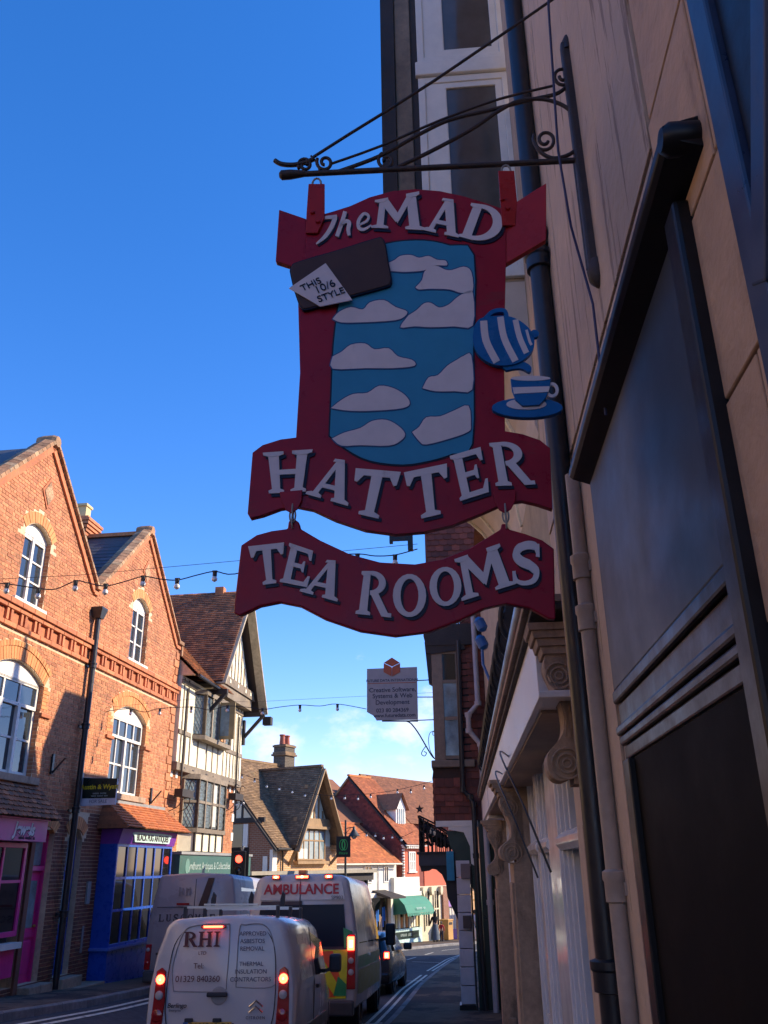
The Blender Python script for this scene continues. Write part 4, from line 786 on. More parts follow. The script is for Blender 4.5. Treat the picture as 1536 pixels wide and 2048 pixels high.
def hanging_sign():
    sg = -1; r = FS.root('hanging_sign', 'large maroon hanging sign lettered The Mad Hatter with blue sky panel and striped teapot', 'sign', 2.9)
    out = [(632, 432), (662, 424), (700, 412), (740, 394), (785, 382), (830, 378), (880, 382), (930, 393), (975, 407), (1012, 420), (1012, 525), (1008, 700), (1010, 862), (1045, 868), (1080, 880), (1100, 896), (1105, 1018), (1075, 1008), (1045, 1001), (1010, 1006), (960, 1028), (905, 1050), (850, 1063), (790, 1068), (730, 1060), (670, 1040), (625, 1019), (590, 1012), (560, 1017), (525, 1030), (500, 1036), (495, 1027), (505, 905), (525, 890), (560, 879), (592, 875), (600, 745), (596, 600), (590, 541), (610, 536), (612, 470)]
    MB(sg).prism(sg_map(out), -.03, 0).build('sign_board', RED, r, bevel=.004)
    # folded scroll ends of the top banner, angled a little out of the plane
    def wing(L, w1, w2, mt):
        m = MB(sg); P = sg_map(L); vs = [(p[0], (w1 if i in (0, 3) else w2) - .03, p[1]) for i, p in enumerate(P)] + [(p[0], (w1 if i in (0, 3) else w2), p[1]) for i, p in enumerate(P)]
        m.add(vs, [(0, 3, 2, 1), (4, 5, 6, 7), (0, 1, 5, 4), (1, 2, 6, 5), (2, 3, 7, 6), (3, 0, 4, 7)]).build('banner_end', mt, r, bevel=.003)
    wing([(1011, 416), (1090, 386), (1090, 498), (1011, 526)], -.005, .06, REDB); wing([(612, 436), (558, 419), (551, 522), (612, 540)], -.005, .0, RED)
    # sky panel
    sky_o = spl([(660, 872), (664, 780), (668, 690), (680, 600), (700, 530), (745, 500), (790, 486), (850, 483), (900, 493), (947, 512), (946, 700), (944, 888), (905, 908), (860, 922), (805, 930), (740, 922), (695, 900), (660, 872)], 3)[:-1]
    MB(sg).prism(sg_map(inflate(sky_o, 3.5)), 0, .003).build('panel_outline', NAVY, r); sp = MB(sg).prism(sg_map(sky_o), .003, .005).build('sky_panel', SBLUE, r)
    for L in (cz([(700, 432), (715, 405), (745, 390), (770, 372), (815, 368), (850, 380), (890, 372), (925, 388), (962, 392), (968, 412), (930, 412), (900, 418), (870, 434), (800, 440), (740, 437)]),
              cz([(835, 505), (862, 475), (872, 440), (900, 418), (930, 416), (960, 430), (990, 432), (1040, 418), (1072, 440), (1078, 522), (1030, 530), (980, 515), (900, 512), (850, 515)]),
              cz([(805, 625), (840, 602), (870, 575), (900, 572), (935, 592), (975, 580), (1010, 550), (1040, 532), (1078, 528), (1078, 668), (1000, 672), (900, 676), (830, 672), (770, 676)]),
              cz([(865, 935), (890, 890), (930, 880), (970, 840), (1010, 815), (1040, 798), (1072, 796), (1076, 940), (1000, 948), (920, 948)]),
              cz([(820, 1122), (850, 1100), (880, 1060), (940, 1055), (1000, 1030), (1060, 1010), (1070, 1090), (1060, 1120), (980, 1150), (880, 1175), (850, 1160)]),
              cz([(482, 640), (510, 610), (560, 590), (610, 600), (640, 570), (700, 560), (750, 590), (800, 610), (770, 640), (700, 650), (600, 655), (520, 655)]),
              cz([(482, 800), (520, 780), (560, 750), (620, 745), (660, 770), (720, 765), (760, 800), (820, 815), (830, 840), (740, 850), (620, 850), (482, 852)]), cz([(475, 1020), (520, 985), (570, 960), (630, 955), (680, 925), (740, 935), (790, 965), (810, 1000), (780, 1020), (680, 1030), (560, 1032)]), cz([(480, 1150), (530, 1125), (600, 1105), (650, 1075), (710, 1070), (760, 1095), (790, 1130), (770, 1160), (720, 1180), (600, 1178), (520, 1180)])):
        L = spl(L + [L[0]], 3)[:-1]
        MB(sg).prism(sg_map(inflate(L, 2.4)), .005, .0065).build('cloud_outline', OUTB, sp); MB(sg).prism(sg_map(L), .0065, .0085).build('painted_cloud', SWHITE, sp)
    # plain boards (the figure painted here in the photograph is left out) with the price card
    def rr(L, w0, w1, mt, nm, par=r, k=4, edge=True):
        P = spl(L + [L[0]], k)[:-1]; o = MB(sg).prism(sg_map(P), w0, w1).build(nm, mt, par, bevel=.002, seg=1)
        if edge: MB(sg).prism(sg_map(inflate(P, 2.2)), w0 - .003, w1 - .004).build('board_outline', NAVY, o)
        return o
    bp_ = rr([(583, 548), (586, 538), (600, 530), (675, 508), (752, 484), (764, 484), (770, 494), (776, 530), (782, 562), (780, 572), (770, 578), (690, 600), (618, 622), (606, 620), (600, 610), (590, 580)], .004, .022, SBROWN, 'brown_board', k=3)
    cd = MB(sg).prism(sg_map(cz([(300, 522), (455, 416), (568, 572), (432, 600)])), .024, .029).build('price_card', SWHITE, bp_)
    for t, (x, y), ro in (('THIS', (393, 508), .44), ('10/6', (452, 518), .40), ('STYLE', (478, 552), .36)):
        q = S(*cz([(x, y)])[0]); text(t, bp_, q[0], .031, q[1], .045 if t != '10/6' else .052, NAVY, sg, roll=ro)
    # lettering
    for ch, Q in (('M', [(662, 135), (848, 98), (866, 262), (652, 252)]), ('A', [(895, 118), (1052, 140), (1018, 294), (868, 262)]), ('D', [(1072, 146), (1228, 168), (1176, 330), (1016, 288)])): letter(ch, cz(Q), r, 0)
    LQ = [('H', [(187, 186), (395, 172), (365, 352), (212, 360)]), ('A', [(440, 205), (585, 225), (545, 412), (368, 362)]), ('T', [(580, 252), (772, 268), (708, 474), (560, 440)]), ('T', [(785, 270), (968, 232), (972, 440), (830, 474)]), ('E', [(980, 200), (1118, 160), (1152, 352), (1025, 392)]), ('R', [(1148, 145), (1300, 132), (1342, 322), (1178, 328)])]
    for ch, Q in LQ: letter(ch, cz(Q, 440, 820), r, 0)
    for ch, L, wd in (('T', [(425, 224), (445, 210), (500, 204)], [5, 6, 8]), ('t', [(492, 208), (478, 245), (450, 288), (412, 320)], [9, 9, 8, 3]), ('h', [(535, 182), (522, 225), (500, 288)], [8, 8, 8]), ('h2', [(510, 248), (535, 224), (552, 230), (548, 258), (552, 284)], [5, 7, 8, 8, 6]), ('e', [(596, 238), (628, 222), (634, 200), (614, 192), (592, 222), (594, 252), (616, 258), (646, 240)], [4, 5, 5, 6, 7, 7, 6, 3])):
        P = spl(L, 6); n = len(P) - 1; W = [lerp((i / n * (len(wd) - 1)) % 1 if i < n else 1, wd[min(int(i / n * (len(wd) - 1)), len(wd) - 2)], wd[min(int(i / n * (len(wd) - 1)), len(wd) - 2) + 1]) * 2.1 for i in range(n + 1)]
        MB(sg).prism(sg_map(cz(ribbon(P, W))), .002, .008).build('letter', SWHITE, r); MB(sg).prism(sg_map([(x + 3, y + 3) for x, y in cz(ribbon(P, W))]), .001, .0035).build('letter_shadow', NAVY, r)
    # iron hangers
    for L in ([(618, 372), (650, 372), (650, 440), (636, 470), (612, 470), (614, 430)], [(996, 346), (1028, 346), (1034, 410), (1030, 455), (1004, 455), (1000, 400)]):
        h = MB(sg).prism(sg_map(L), .004, .014).build('hanger_strap', REDB, r, bevel=.002)
        c = S(sum(p[0] for p in L[:2]) / 2, L[0][1]); MB(sg).tube([(c[0] + .02 * math.cos(a), .009, c[1] - .0 + .035 * math.sin(a)) for a in [k * math.pi / 6 for k in range(13)]], .005, 6).build('shackle', LEAD, r, smooth=True)
        for dy in (58, 76): q = S(L[0][0] + 8 + (dy - 58) * .6, L[0][1] + dy); MB(sg).lathe((q[0], .014, q[1]), (0, 1, 0), [(.012, 0), (.009, .01)], n=6).build('bolt', REDB, h)
    for x in (584, 1010):
        q = S(x, 1004); MB(sg).prism(sg_map([(x - 24, 986), (x + 22, 982), (x + 20, 1004), (x + 12, 1020), (x, 1028), (x - 12, 1022), (x - 20, 1006)]), .003, .011).build('lower_strap', RED, r, bevel=.002)
    # teapot, cup and saucer cut-outs
    tp = [(948, 660), (960, 645), (985, 640), (1015, 640), (1040, 650), (1060, 668), (1068, 690), (1062, 712), (1042, 730), (1015, 738), (985, 736), (958, 718), (946, 690)]
    P = spl(tp + [tp[0]], 4)[:-1]; tpo = MB(sg).prism(sg_map(P), .006, .028).build('teapot', CBLUE, r, bevel=.002, seg=1)
    def stripe(L, wd, par): MB(sg).prism(sg_map(ribbon(spl(L, 5), wd)), .027, .030).build('white_stripe', SWHITE, par)
    stripe([(967, 650), (972, 690), (993, 732)], 14, tpo); stripe([(1000, 642), (1008, 685), (1030, 730)], 13, tpo); stripe([(1030, 648), (1038, 682), (1052, 714)], 11, tpo); stripe([(1052, 668), (1058, 690), (1062, 698)], 5, tpo)
    MB(sg).lathe((S(1068, 675)[0], .01, S(1068, 675)[1]), (0, 1, 0), [(.018, 0), (.018, .018)], n=14).build('teapot_knob', CBLUE, tpo)
    MB(sg).prism(sg_map(ribbon(spl([(968, 646), (985, 630), (1008, 628), (1014, 645)], 5), 8)), .008, .024).build('teapot_handle', CBLUE, tpo)
    MB(sg).prism(sg_map(spl([(1000, 735), (1030, 728), (1050, 730), (1062, 740), (1058, 750), (1040, 742), (1012, 746)], 3)), .004, .02).build('teapot_spout', CBLUE, tpo)
    sau = MB(sg).prism(sg_map(ell(1054, 820, 71, 20)), -.005, .02).build('saucer', CBLUE, r, bevel=.002, seg=1); MB(sg).prism(sg_map(ell(1052, 814, 40, 11)), .019, .023).build('saucer_well', SWHITE, sau)
    MB(sg).beam((S(1008, 815)[0], -.01, S(1008, 815)[1]), (S(1060, 822)[0], -.01, S(1060, 822)[1]), .012, .03).build('saucer_arm', RED, sau)
    cup = MB(sg).prism(sg_map([(1020, 766), (1100, 766), (1098, 785), (1090, 805), (1078, 818), (1044, 820), (1030, 808), (1023, 790)]), .022, .034).build('cup', CBLUE, r, bevel=.002, seg=1)
    MB(sg).prism(sg_map([(1024, 784), (1098, 782), (1095, 793), (1027, 797)]), .033, .036).build('white_stripe', SWHITE, cup); MB(sg).prism(sg_map(ell(1060, 766, 39, 5)), .030, .036).build('cup_rim', SWHITE, cup)
    MB(sg).prism([sg_map(ell(1103, 787, 13, 15)), sg_map(ell(1103, 787, 7, 9))[::-1]], .020, .028).build('cup_handle', SWHITE, cup)
    return r
hanging_sign()
def lower_sign():
    sg = -1; r = FS.root('tea_rooms_sign', 'wavy maroon sign board lettered TEA ROOMS hanging from rings below the large sign', 'sign', 2.45)
    L = [(482, 1090), (512, 1070), (545, 1061), (575, 1057), (577, 1042), (588, 1037), (598, 1044), (601, 1057), (640, 1080), (700, 1108), (760, 1124), (830, 1128), (885, 1118), (940, 1096), (985, 1068), (1001, 1058), (1003, 1047), (1013, 1047), (1018, 1058), (1050, 1067), (1085, 1080), (1108, 1097), (1111, 1238), (1098, 1237), (1060, 1216), (1012, 1207), (970, 1216), (920, 1241), (860, 1263), (790, 1272), (720, 1262), (650, 1238), (600, 1212), (560, 1204), (520, 1212), (480, 1231), (467, 1226), (468, 1212)]
    MB(sg).prism(sg_map(L), -.03, 0).build('sign_board', RED, r, bevel=.005)
    for ch, Q in (('T', [(122, 585), (275, 568), (262, 738), (165, 752)]), ('E', [(298, 570), (404, 606), (378, 760), (256, 736)]), ('A', [(412, 640), (540, 648), (500, 820), (342, 776)]),
                  ('R', [(606, 690), (728, 690), (728, 888), (580, 872)]), ('O', [(738, 702), (880, 702), (880, 886), (738, 886)]), ('O', [(890, 676), (1028, 668), (1032, 834), (898, 844)]), ('M', [(1000, 640), (1190, 574), (1252, 748), (1038, 816)]), ('S', [(1236, 576), (1372, 566), (1378, 744), (1240, 756)])):
        letter(ch, cz(Q, 440, 820), r, 0)
    for x in (586, 1010):
        a, b = S(x, 1016), S(x, 1048); zz = (a[1] + b[1]) / 2
        for k in range(3): c = lerp((k + .5) / 3, a[1], b[1]); MB(sg).tube([(a[0] + (.011 * math.cos(t) if k % 2 else 0), .003 + (0 if k % 2 else .011 * math.cos(t)), c + .028 * math.sin(t)) for t in [j * math.pi / 6 for j in range(13)]], .0035, 6).build('chain_link', LEAD, r, smooth=True)
    return r
lower_sign()
# ------------------------------------------------------------ white shop building with the coved jetty
def console(r, sg, u, wd, z0, z1, w1, mat=STONE):
    """scroll bracket: side profile in (w,z), extruded along u"""
    H = z1 - z0; cap = H * .2
    prof = spl([(0, z0 + H * .1), (w1 * .5, z0 + H * .02), (w1 * .78, z0 + H * .06), (w1 * .8, z0 + H * .18), (w1 * .45, z0 + H * .3), (w1 * .42, z0 + H * .45), (w1 * .6, z0 + H * .62), (w1 * .72, z0 + H * .72), (w1 * .68, z1 - cap)], 4) + [(0, z1 - cap)]
    c = MB(sg).prism(prof, u, u + wd, axis='a').build('console', mat, r, bevel=.006)
    for k in range(4): MB(sg).prism([(0, z1 - cap + k * cap * .25), (w1 * (.74 + .09 * k), z1 - cap + k * cap * .25), (w1 * (.78 + .09 * k), z1 - cap + (k + .96) * cap * .25), (0, z1 - cap + (k + .96) * cap * .25)], u - .015 - .012 * k, u + wd + .015 + .012 * k, axis='a').build('console_cap', mat, c, bevel=.005)
    for cz_, rr in ((z0 + H * .12, w1 * .33), (z0 + H * .66, w1 * .3)):
        for q in (.95, .6, .28): MB(sg).tube([(u - .006, w1 * .42 + rr * q * math.cos(a), cz_ + rr * q * math.sin(a)) for a in [k * math.pi / 8 for k in range(17)]], .006, 6).build('volute', mat, c, smooth=True)
    for k in range(3): MB(sg).tube(spl([(u - .002, w1 * (.62 - .1 * k), z0 + H * .62), (u - .002, w1 * (.36 - .1 * k), z0 + H * .45), (u - .002, w1 * (.40 - .1 * k), z0 + H * .28)], 4), .005, 5).build('flute', mat, c, smooth=True)
    return c
def white_shops():
    zg = -1.0; sg = 1; r = FR.root('white_shop_building', 'cream shop building with stone scroll consoles, white shopfronts and a coved jutting upper storey', 'building', zg)
    WARM = M('ochre_render', (.40, .31, .20), rough=.85, noise=(5, .2), stain=((.10, .07, .045), (2, 2, 1), .54, .15, .6))
    MB(sg).box(5.3, 19.6, -7, -.35, zg, 7.6).build('wall', WARM, r); MB(sg).box(5.3, 19.6, -.35, .0, 2.6, 7.6).build('upper_wall', WARM, r)
    WP = M('white_fascia_paint', (.80, .77, .74), rough=.45, noise=(4, .05), bump=(8, .15, .01), stain=((.45, .36, .30), (1, 1, 5), .63, .1, .5))
    # stone pilasters and consoles
    for (u, wd, z1, w1) in ((4.72, .2, 2.95, .25), (10.0, .45, 2.58, .33), (15.2, .4, 2.4, .33)):
        MB(sg).box(u, u + wd + (.25 if u > 5 else .02), -.1, w1 * (.42 if u > 5 else .1), zg, z1 - .85).build('pilaster', STONE, r, bevel=.012); MB(sg).box(u + .02, u + wd - .0, w1 * .0, w1 * (.5 if u > 5 else .13), zg + .4, z1 - 1.05).build('pilaster_panel', STONE, r, bevel=.01)
        MB(sg).box(u - .02, u + wd + .05, -.05, w1 * .3, zg, zg + .55).build('plinth', STONE, r, bevel=.02); console(r, sg, u, wd, z1 - .86, z1, w1)
        MB(sg).box(u, u + wd + .02, -.1, w1 * .3, z1 - .86, z1 - .01).build('console_back', STONE, r)
    # long fascia, cornice and gutter
    MB(sg).box(4.98, 15.2, -.1, .20, 2.56, 3.0).build('fascia', WP, r, bevel=.004); MB(sg).box(15.6, 19.5, -.1, .2, 2.45, 3.0).build('fascia', WP, r)
    for z0, z1, w1, mt in ((2.52, 2.557, .235, WP), (3.0, 3.04, .235, DTIMB), (3.045, 3.09, .27, STONE)): MB(sg).box(4.6, 19.5, -.05, w1, z0, z1).build('cornice', mt, r, bevel=.005)
    MB(sg).tube([(4.5, .25, 3.13), (19.5, .25, 3.13)], .05, 10).build('gutter', M('grey_gutter', (.10, .11, .13), rough=.35), r, smooth=True)
    MB(sg).box(5.0, 19.5, -.36, .19, 2.50, 2.519).build('soffit', M('soffit_paint', (.36, .27, .2), rough=.7, noise=(4, .2)), r)
    # recessed white shop windows and door
    W0 = -.12
    for a, b in ((6.9, 7.7), (8.6, 8.85)): MB(sg).box(a, b, -.3, -.04, zg, 2.52).build('white_post', WHITEB, r, bevel=.012)
    for (a, b, kind) in ((5.0, 6.9, 'w'), (7.7, 8.6, 'd'), (8.85, 9.95, 'w'), (10.6, 12.6, 'w'), (12.7, 13.6, 'd'), (13.7, 15.1, 'w'), (15.8, 19.3, 'w')):
        for k, (o_, q) in enumerate(((0, .03), (.05, .0), (.10, -.03))):
            MB(sg).box(a + o_, a + o_ + .045, W0 + q - .08, W0 + q + .03, zg, 2.52).build('frame_moulding', WHITEB, r, bevel=.008); MB(sg).box(b - o_ - .045, b - o_, W0 + q - .08, W0 + q + .03, zg, 2.52).build('frame_moulding', WHITEB, r, bevel=.008)
        MB(sg).prism([(W0 - .05, 1.80), (W0 + .07, 1.80), (W0 + .10, 1.84), (W0 + .10, 1.88), (W0 + .04, 1.93), (W0 - .05, 1.93)], a - .02, b + .02, axis='a').build('transom', WHITEB, r, bevel=.004)
        if kind == 'w':
            MB(sg).box(a + .14, b - .14, W0 - .07, W0 - .05, .35, 1.8).build('shop_window', GLASS, r); MB(sg).box(a + .14, b - .14, W0 - .1, W0 + .02, zg, .35).build('stall_riser', WHITEB, r, bevel=.01)
            n = max(2, int((b - a) / .5))
            for i in range(1, n): u = lerp(i / n, a + .14, b - .14); MB(sg).box(u - .02, u + .02, W0 - .06, W0, 1.93, 2.5).build('glazing_bar', WHITEB, r)
            MB(sg).box((a + b) / 2 - .025, (a + b) / 2 + .025, W0 - .06, W0, .35, 1.8).build('glazing_bar', WHITEB, r)
            MB(sg).box(a + .14, b - .14, W0 - .07, W0 - .055, 1.93, 2.5).build('transom_light', GLASS, r)
        else:
            d = MB(sg).box(a + .14, b - .14, W0 - .12, W0 - .06, zg + .2, 1.8).build('door', M('dark_grey_paint', (.035, .04, .045), rough=.25), r); MB(sg).box(a + .26, b - .26, W0 - .06, W0 - .052, .3, 1.65).build('door_pane', GLASSD, d)
            MB(sg).tube([(a + .22, W0 - .03, .5), (a + .22, W0 - .03, .9)], .012, 8).build('door_handle', M('brass'), d); MB(sg).box(a + .14, b - .14, W0 - .07, W0 - .055, 1.93, 2.5).build('transom_light', GLASS, r)
    # cranked rods that hold an awning
    for (u, z) in ((8.4, 2.45), (9.6, 2.4)): MB(sg).tube(spl([(u, .2, z + .2), (u - .9, .32, z + .12), (u - 1.6, .2, z - .35), (u - 1.7, .05, z - .8)], 5), .008, 6).build('awning_rod', BLACKI, r)
    # wrought iron brackets along the gutter
    u = 6.1; i = 0
    while u < 15.5:
        MB(sg).tube(spl([(u, .24, 3.18), (u, .32, 3.3), (u, .29, 3.5), (u, .14, 3.66), (u, .02, 3.72)], 5), [.02] * 21, 6).box(u - .02, u + .02, -.01, .25, 3.70, 3.75).box(u - .02, u + .02, -.01, .02, 3.2, 3.75).build('iron_bracket_arm', LEAD if i % 1 else BLACKI, r, smooth=False)
        MB(sg).prism([(.24, 3.2), (.30, 3.33), (.27, 3.5), (.12, 3.64), (.0, 3.7), (.0, 3.2)], u - .006, u + .006, axis='a').build('bracket_web', DTIMB, r)
        u += .52; i += 1
    # coved jetty and the storeys above
    J0, J1, JW, ZJ, ZC = 5.5, 9.6, 1.06, 5.75, 4.55
    cove = [(.0, ZC)] + [(.02 + (JW - .02) * (1 - math.cos(R_(90 * i / 9))), ZC + .08 + (ZJ - ZC - .08) * math.sin(R_(90 * i / 9))) for i in range(10)]
    MB(sg).prism(cove + [(JW, ZJ + .12), (0, ZJ + .12)], J0, J1, axis='a').build('cove', M('cove_plaster', (.62, .52, .42), rough=.8, noise=(4, .1)), r)
    for u in (6.4, 7.3, 8.2, 9.1, 9.55):
        m = MB(sg)
        for i in range(len(cove) - 1): m.beam((u, cove[i][0] + .008, cove[i][1] - .008), (u, cove[i + 1][0] + .008, cove[i + 1][1] - .008), .02, .05, up=(1, 0, 0))
        m.build('cove_batten', CREAM, r)
    MB(sg).box(J0, J1, -.3, JW - .05, ZJ + .12, 12.2).build('jetty_storey', M('old_render', (.33, .26, .19), rough=.85, noise=(6, .2)), r)
    MB(sg).box(J0 - .03, J1 + .02, JW - .08, JW + .05, ZJ, ZJ + .2).build('jetty_beam', DTIMB, r)
    tiles('hung_tile', r, sg, (J0, JW - .045, ZJ + .2), (1, 0, 0), (0, 0, 1), [[(0, 0), (J1 - J0, 0), (J1 - J0, 6.2), (0, 6.2)]], .17, .11, M('dark_hung_tile', (.05, .03, .025), (.035, .025, .022), rough=.8, vary=.3), th=.02)
    # near side face: corner post, weathered boards and tall sash window looking up the street
    MB(sg).box(J0 - .06, J0 + .1, JW - .1, JW + .02, ZJ, 12.2).build('corner_post', DTIMB, r); MB(sg).box(J0 - .045, J0, JW - .24, JW - .11, ZJ, 12.2).build('corner_board', TIMB, r); MB(sg).box(J0 - .03, J0, JW - .3, JW - .245, ZJ, 12.2).build('corner_strip', DTIMB, r)
    for z0, z1 in ((5.9, 8.05), (8.22, 10.6)):
        fr_ = MB(sg)
        fr_.prism([[(-.03, z0), (.76, z0), (.76, z1), (-.03, z1)], [(.04, z0 + .07), (.04, z1 - .07), (.70, z1 - .07), (.70, z0 + .07)]], J0 - .04, J0, axis='a'); wf = fr_.build('window', WHITE, r, bevel=.006)
        MB(sg).prism([[(.04, z0 + .07), (.70, z0 + .07), (.70, z1 - .07), (.04, z1 - .07)], [(.10, z0 + .16), (.10, z1 - .13), (.52, z1 - .13), (.52, z0 + .16)]], J0 - .028, J0 - .001, axis='a').build('sash_frame', WHITE, wf, bevel=.005)
        MB(sg).prism([(.10, z0 + .16), (.52, z0 + .16), (.52, z1 - .13), (.10, z1 - .13)], J0 - .012, J0 - .002, axis='a').build('pane', M('grey_pane', (.10, .095, .085), rough=.12, spec=.6, noise=(2, .2)), wf)
        MB(sg).box(J0 - .03, J0 - .002, .53, .62, z0 + .08, z1 - .08).build('sash_box', WHITE, wf)
    MB(sg).box(J0 - .07, J0, -.03, .78, 8.055, 8.215).build('window_rail', WHITE, r, bevel=.01)
    # corner lamp arm on the jetty's far corner
    # roofs: main ridge, and the tall gable whose shadow falls over the road
    MB(sg).add([(5.62, .2, 7.3), (19.6, .2, 7.3), (19.6, -3.5, 8.9), (5.62, -3.5, 8.9), (19.6, -7.1, 7.3), (5.62, -7.1, 7.3)], [(0, 1, 2, 3), (3, 2, 4, 5), (0, 3, 5), (1, 4, 2), (0, 5, 4, 1)]).build('roof', TILE, r)
    MB(sg).prism([(16.9, 7.5), (20.4, 7.5), (18.95, 10.6), (18.5, 10.6)], -.9, -.3).build('roof_gable', WARM, r)
    MB(sg).lathe((18.7, -.6, 10.5), (0, 0, 1), [(.3, 0), (.12, .3), (.1, .7), (.02, 1.3)], n=8).build('gable_finial', STONE, r)
    return r
white_shops()

# ------------------------------------------------------------ tile-hung corner building further down on the right
def corner_building():
    zg = -1.25; sg = 1; U = 20.0; r = FR.root('tile_hung_building', 'red tile hung building with a side oriel window and a white block corner pier', 'building', zg)
    DT = M('scallop_tile', (.20, .055, .035), (.12, .04, .03), rough=.75, vary=.3, noise=(14, .2))
    MB(sg).box(U, 23.2, -6, .36, 2.6, 8.2).build('wall', M('dark_backing', (.05, .03, .025), rough=.9), r); MB(sg).box(U, 23.2, -6, .3, zg, 2.6).build('shop_wall', M('dark_green_paint', (.004, .022, .015), rough=.35), r)
    # side face towards the camera: hung tiles in plain and scalloped bands
    MB(sg).prism([(-6, 8.0), (1.2, 8.0), (-2.3, 9.7), (-6, 8.0)], U, 23.2, axis='a').build('gable', M('dark_backing'), r)
    MB(sg).box(U, 23.2, .36, 1.22, 2.62, 3.74).build('jetty_apron', M('dark_backing'), r)
    for (za, zb_, rd) in ((2.62, 3.05, False), (3.05, 3.5, True)):
        tiles('hung_tile', r, sg, (U, -.6, za), (0, 1, 0), (0, 0, 1), [[(0, 0), (1.86, 0), (1.86, zb_ - za), (0, zb_ - za)]], .2, .15, DT, th=.02, round_=rd, limit=40, near=lambda p: -p.z, nrm=(-1, 0, 0))
    for (z0, z1, rd) in ((3.5, 4.6, False), (4.6, 6.2, False), (6.2, 8.2, True)):
        tiles('hung_tile', r, sg, (U, -.6, z0), (0, 1, 0), (0, 0, 1), [[(0, 0), (1.15, 0), (1.15, z1 - z0), (0, z1 - z0)]], .2, .15, DT, th=.02, round_=rd, limit=30, near=lambda p: -p.z, nrm=(-1, 0, 0))
    tiles('hung_tile', r, sg, (U, -2.5, 8.2), (0, 1, 0), (0, 0, 1), [[(0, 0), (3.7, 0), (.1, 1.6), (0, 1.6)]], .2, .15, DT, th=.02, round_=True, limit=60, near=lambda p: -p.y, nrm=(-1, 0, 0))
    tiles('hung_tile', r, sg, (U, 1.225, 2.62), (1, 0, 0), (0, 0, 1), [[(0, 0), (3.2, 0), (3.2, 1.1), (0, 1.1)]], .2, .15, DT, th=.02, round_=True)
    MB(sg).box(U, 21.0, -1.0, 1.25, 8.0, 9.75).build('corner_turret', M('dark_backing'), r); tiles('hung_tile', r, sg, (U, -1.0, 8.0), (0, 1, 0), (0, 0, 1), [[(0, 0), (2.25, 0), (2.25, 1.75), (0, 1.75)]], .2, .15, DT, th=.02, round_=True, limit=60, near=lambda p: -p.y, nrm=(-1, 0, 0))
    # oriel
    OF = M('buff_window_frame', (.23, .17, .12), rough=.6, noise=(8, .2))
    MB(sg).box(U - .02, 22.6, .36, 1.17, 3.84, 6.45).build('oriel_core', M('dark_room', (.01, .01, .01)), r); MB(sg).box(U - .1, 22.7, .3, 1.27, 3.74, 3.9).build('oriel_sill', OF, r, bevel=.02)
    MB(sg).box(U - .07, U - .02, .94, 1.19, 3.9, 6.45).build('oriel_post', OF, r, bevel=.01); MB(sg).box(U - .06, U - .02, .55, .64, 3.9, 6.45).build('oriel_post', OF, r)
    for z in (3.92, 4.78, 5.62, 6.3): MB(sg).box(U - .055, U - .021, .6, .95, z, z + .075).build('oriel_rail', OF, r)
    for z0, z1, mt in ((4.0, 4.78, M('reflecting_pane', (.22, .30, .33), rough=.08, spec=.8, noise=(3, .35))), (4.86, 5.62, M('reflecting_pane')), (5.7, 6.3, GLASSD)): MB(sg).box(U - .035, U - .022, .62, .94, z0, z1).build('pane', mt, r)
    MB(sg).prism([(1.17, 6.3), (1.32, 6.35), (1.34, 6.8), (.4, 6.9), (.4, 6.4)], U - .1, 22.8, axis='a').build('oriel_cap', DTIMB, r); MB(sg).prism([(1.19, 5.6), (1.27, 5.65), (1.34, 6.6), (1.2, 6.6)], U - .05, U + .2, axis='a').build('side_slat', DTIMB, r)
    MB(sg).prism([(-.6, 6.5), (1.3, 6.5), (1.36, 6.75), (1.3, 7.0), (-.6, 7.0)], U - .12, U + .1, axis='a').build('dark_eave', DTIMB, r)
    # white beam and curved brace below the jetty, green spandrel, corner pier of white blocks
    MB(sg).box(U - .06, U + .1, .3, 1.22, 2.5, 2.62).build('jetty_beam', WHITE, r); MB(sg).prism([(.42, 2.5), (.42, 1.7), (.49, 1.75), (.50, 2.1), (.62, 2.38), (.95, 2.44), (.95, 2.5)], U - .05, U + .05, axis='a').build('curved_brace', WHITE, r)
    MB(sg).prism([(.43, 1.2), (.43, 2.4), (1.0, 2.42), (.92, 2.1), (.78, 1.75), (.6, 1.5), (.48, 1.25)], U + .06, U + .12, axis='a').build('green_spandrel', M('dark_green_paint'), r)
    z = zg + .35; 
    WBK = M('white_block', (.62, .58, .60), rough=.7, noise=(6, .08), stain=((.3, .26, .22), (3, 3, 2), .62, .1, .5))
    MB(sg).box(U - .02, U + .5, .5, .86, zg, zg + .34).build('pier_plinth', BLKPAINT, r, bevel=.01)
    while z < 1.75: MB(sg).box(U, U + .45, .53, .82, z + .006, z + .332).build('pier_block', WBK, r, bevel=.01); z += .34
    MB(sg).box(U - .1, U, .55, .72, .5, .74).build('small_wall_box', M('brown_box', (.10, .07, .06), rough=.6), r, bevel=.006); MB(sg).box(U - .05, U, .5, .72, 1.45, 1.75).build('wall_box', M('pink_grey_box', (.25, .19, .18), rough=.7), r, bevel=.01)
    MB(sg).box(U - .03, U + .02, .39, .46, zg, 2.4).build('green_post', M('dark_green_paint'), r); MB(sg).tube([(U - .05, .51, zg), (U - .05, .51, 1.7)], .018, 8).build('thin_pipe', DTIMB, r)
    MB(sg).add([(U - .1, 1.5, 8.0), (23.2, 1.5, 8.0), (23.2, -2.3, 9.75), (U - .1, -2.3, 9.75), (23.2, -6.1, 8.0), (U - .1, -6.1, 8.0)], [(0, 1, 2, 3), (3, 2, 4, 5), (0, 3, 5), (1, 4, 2), (0, 5, 4, 1)]).build('roof', TILE, r)
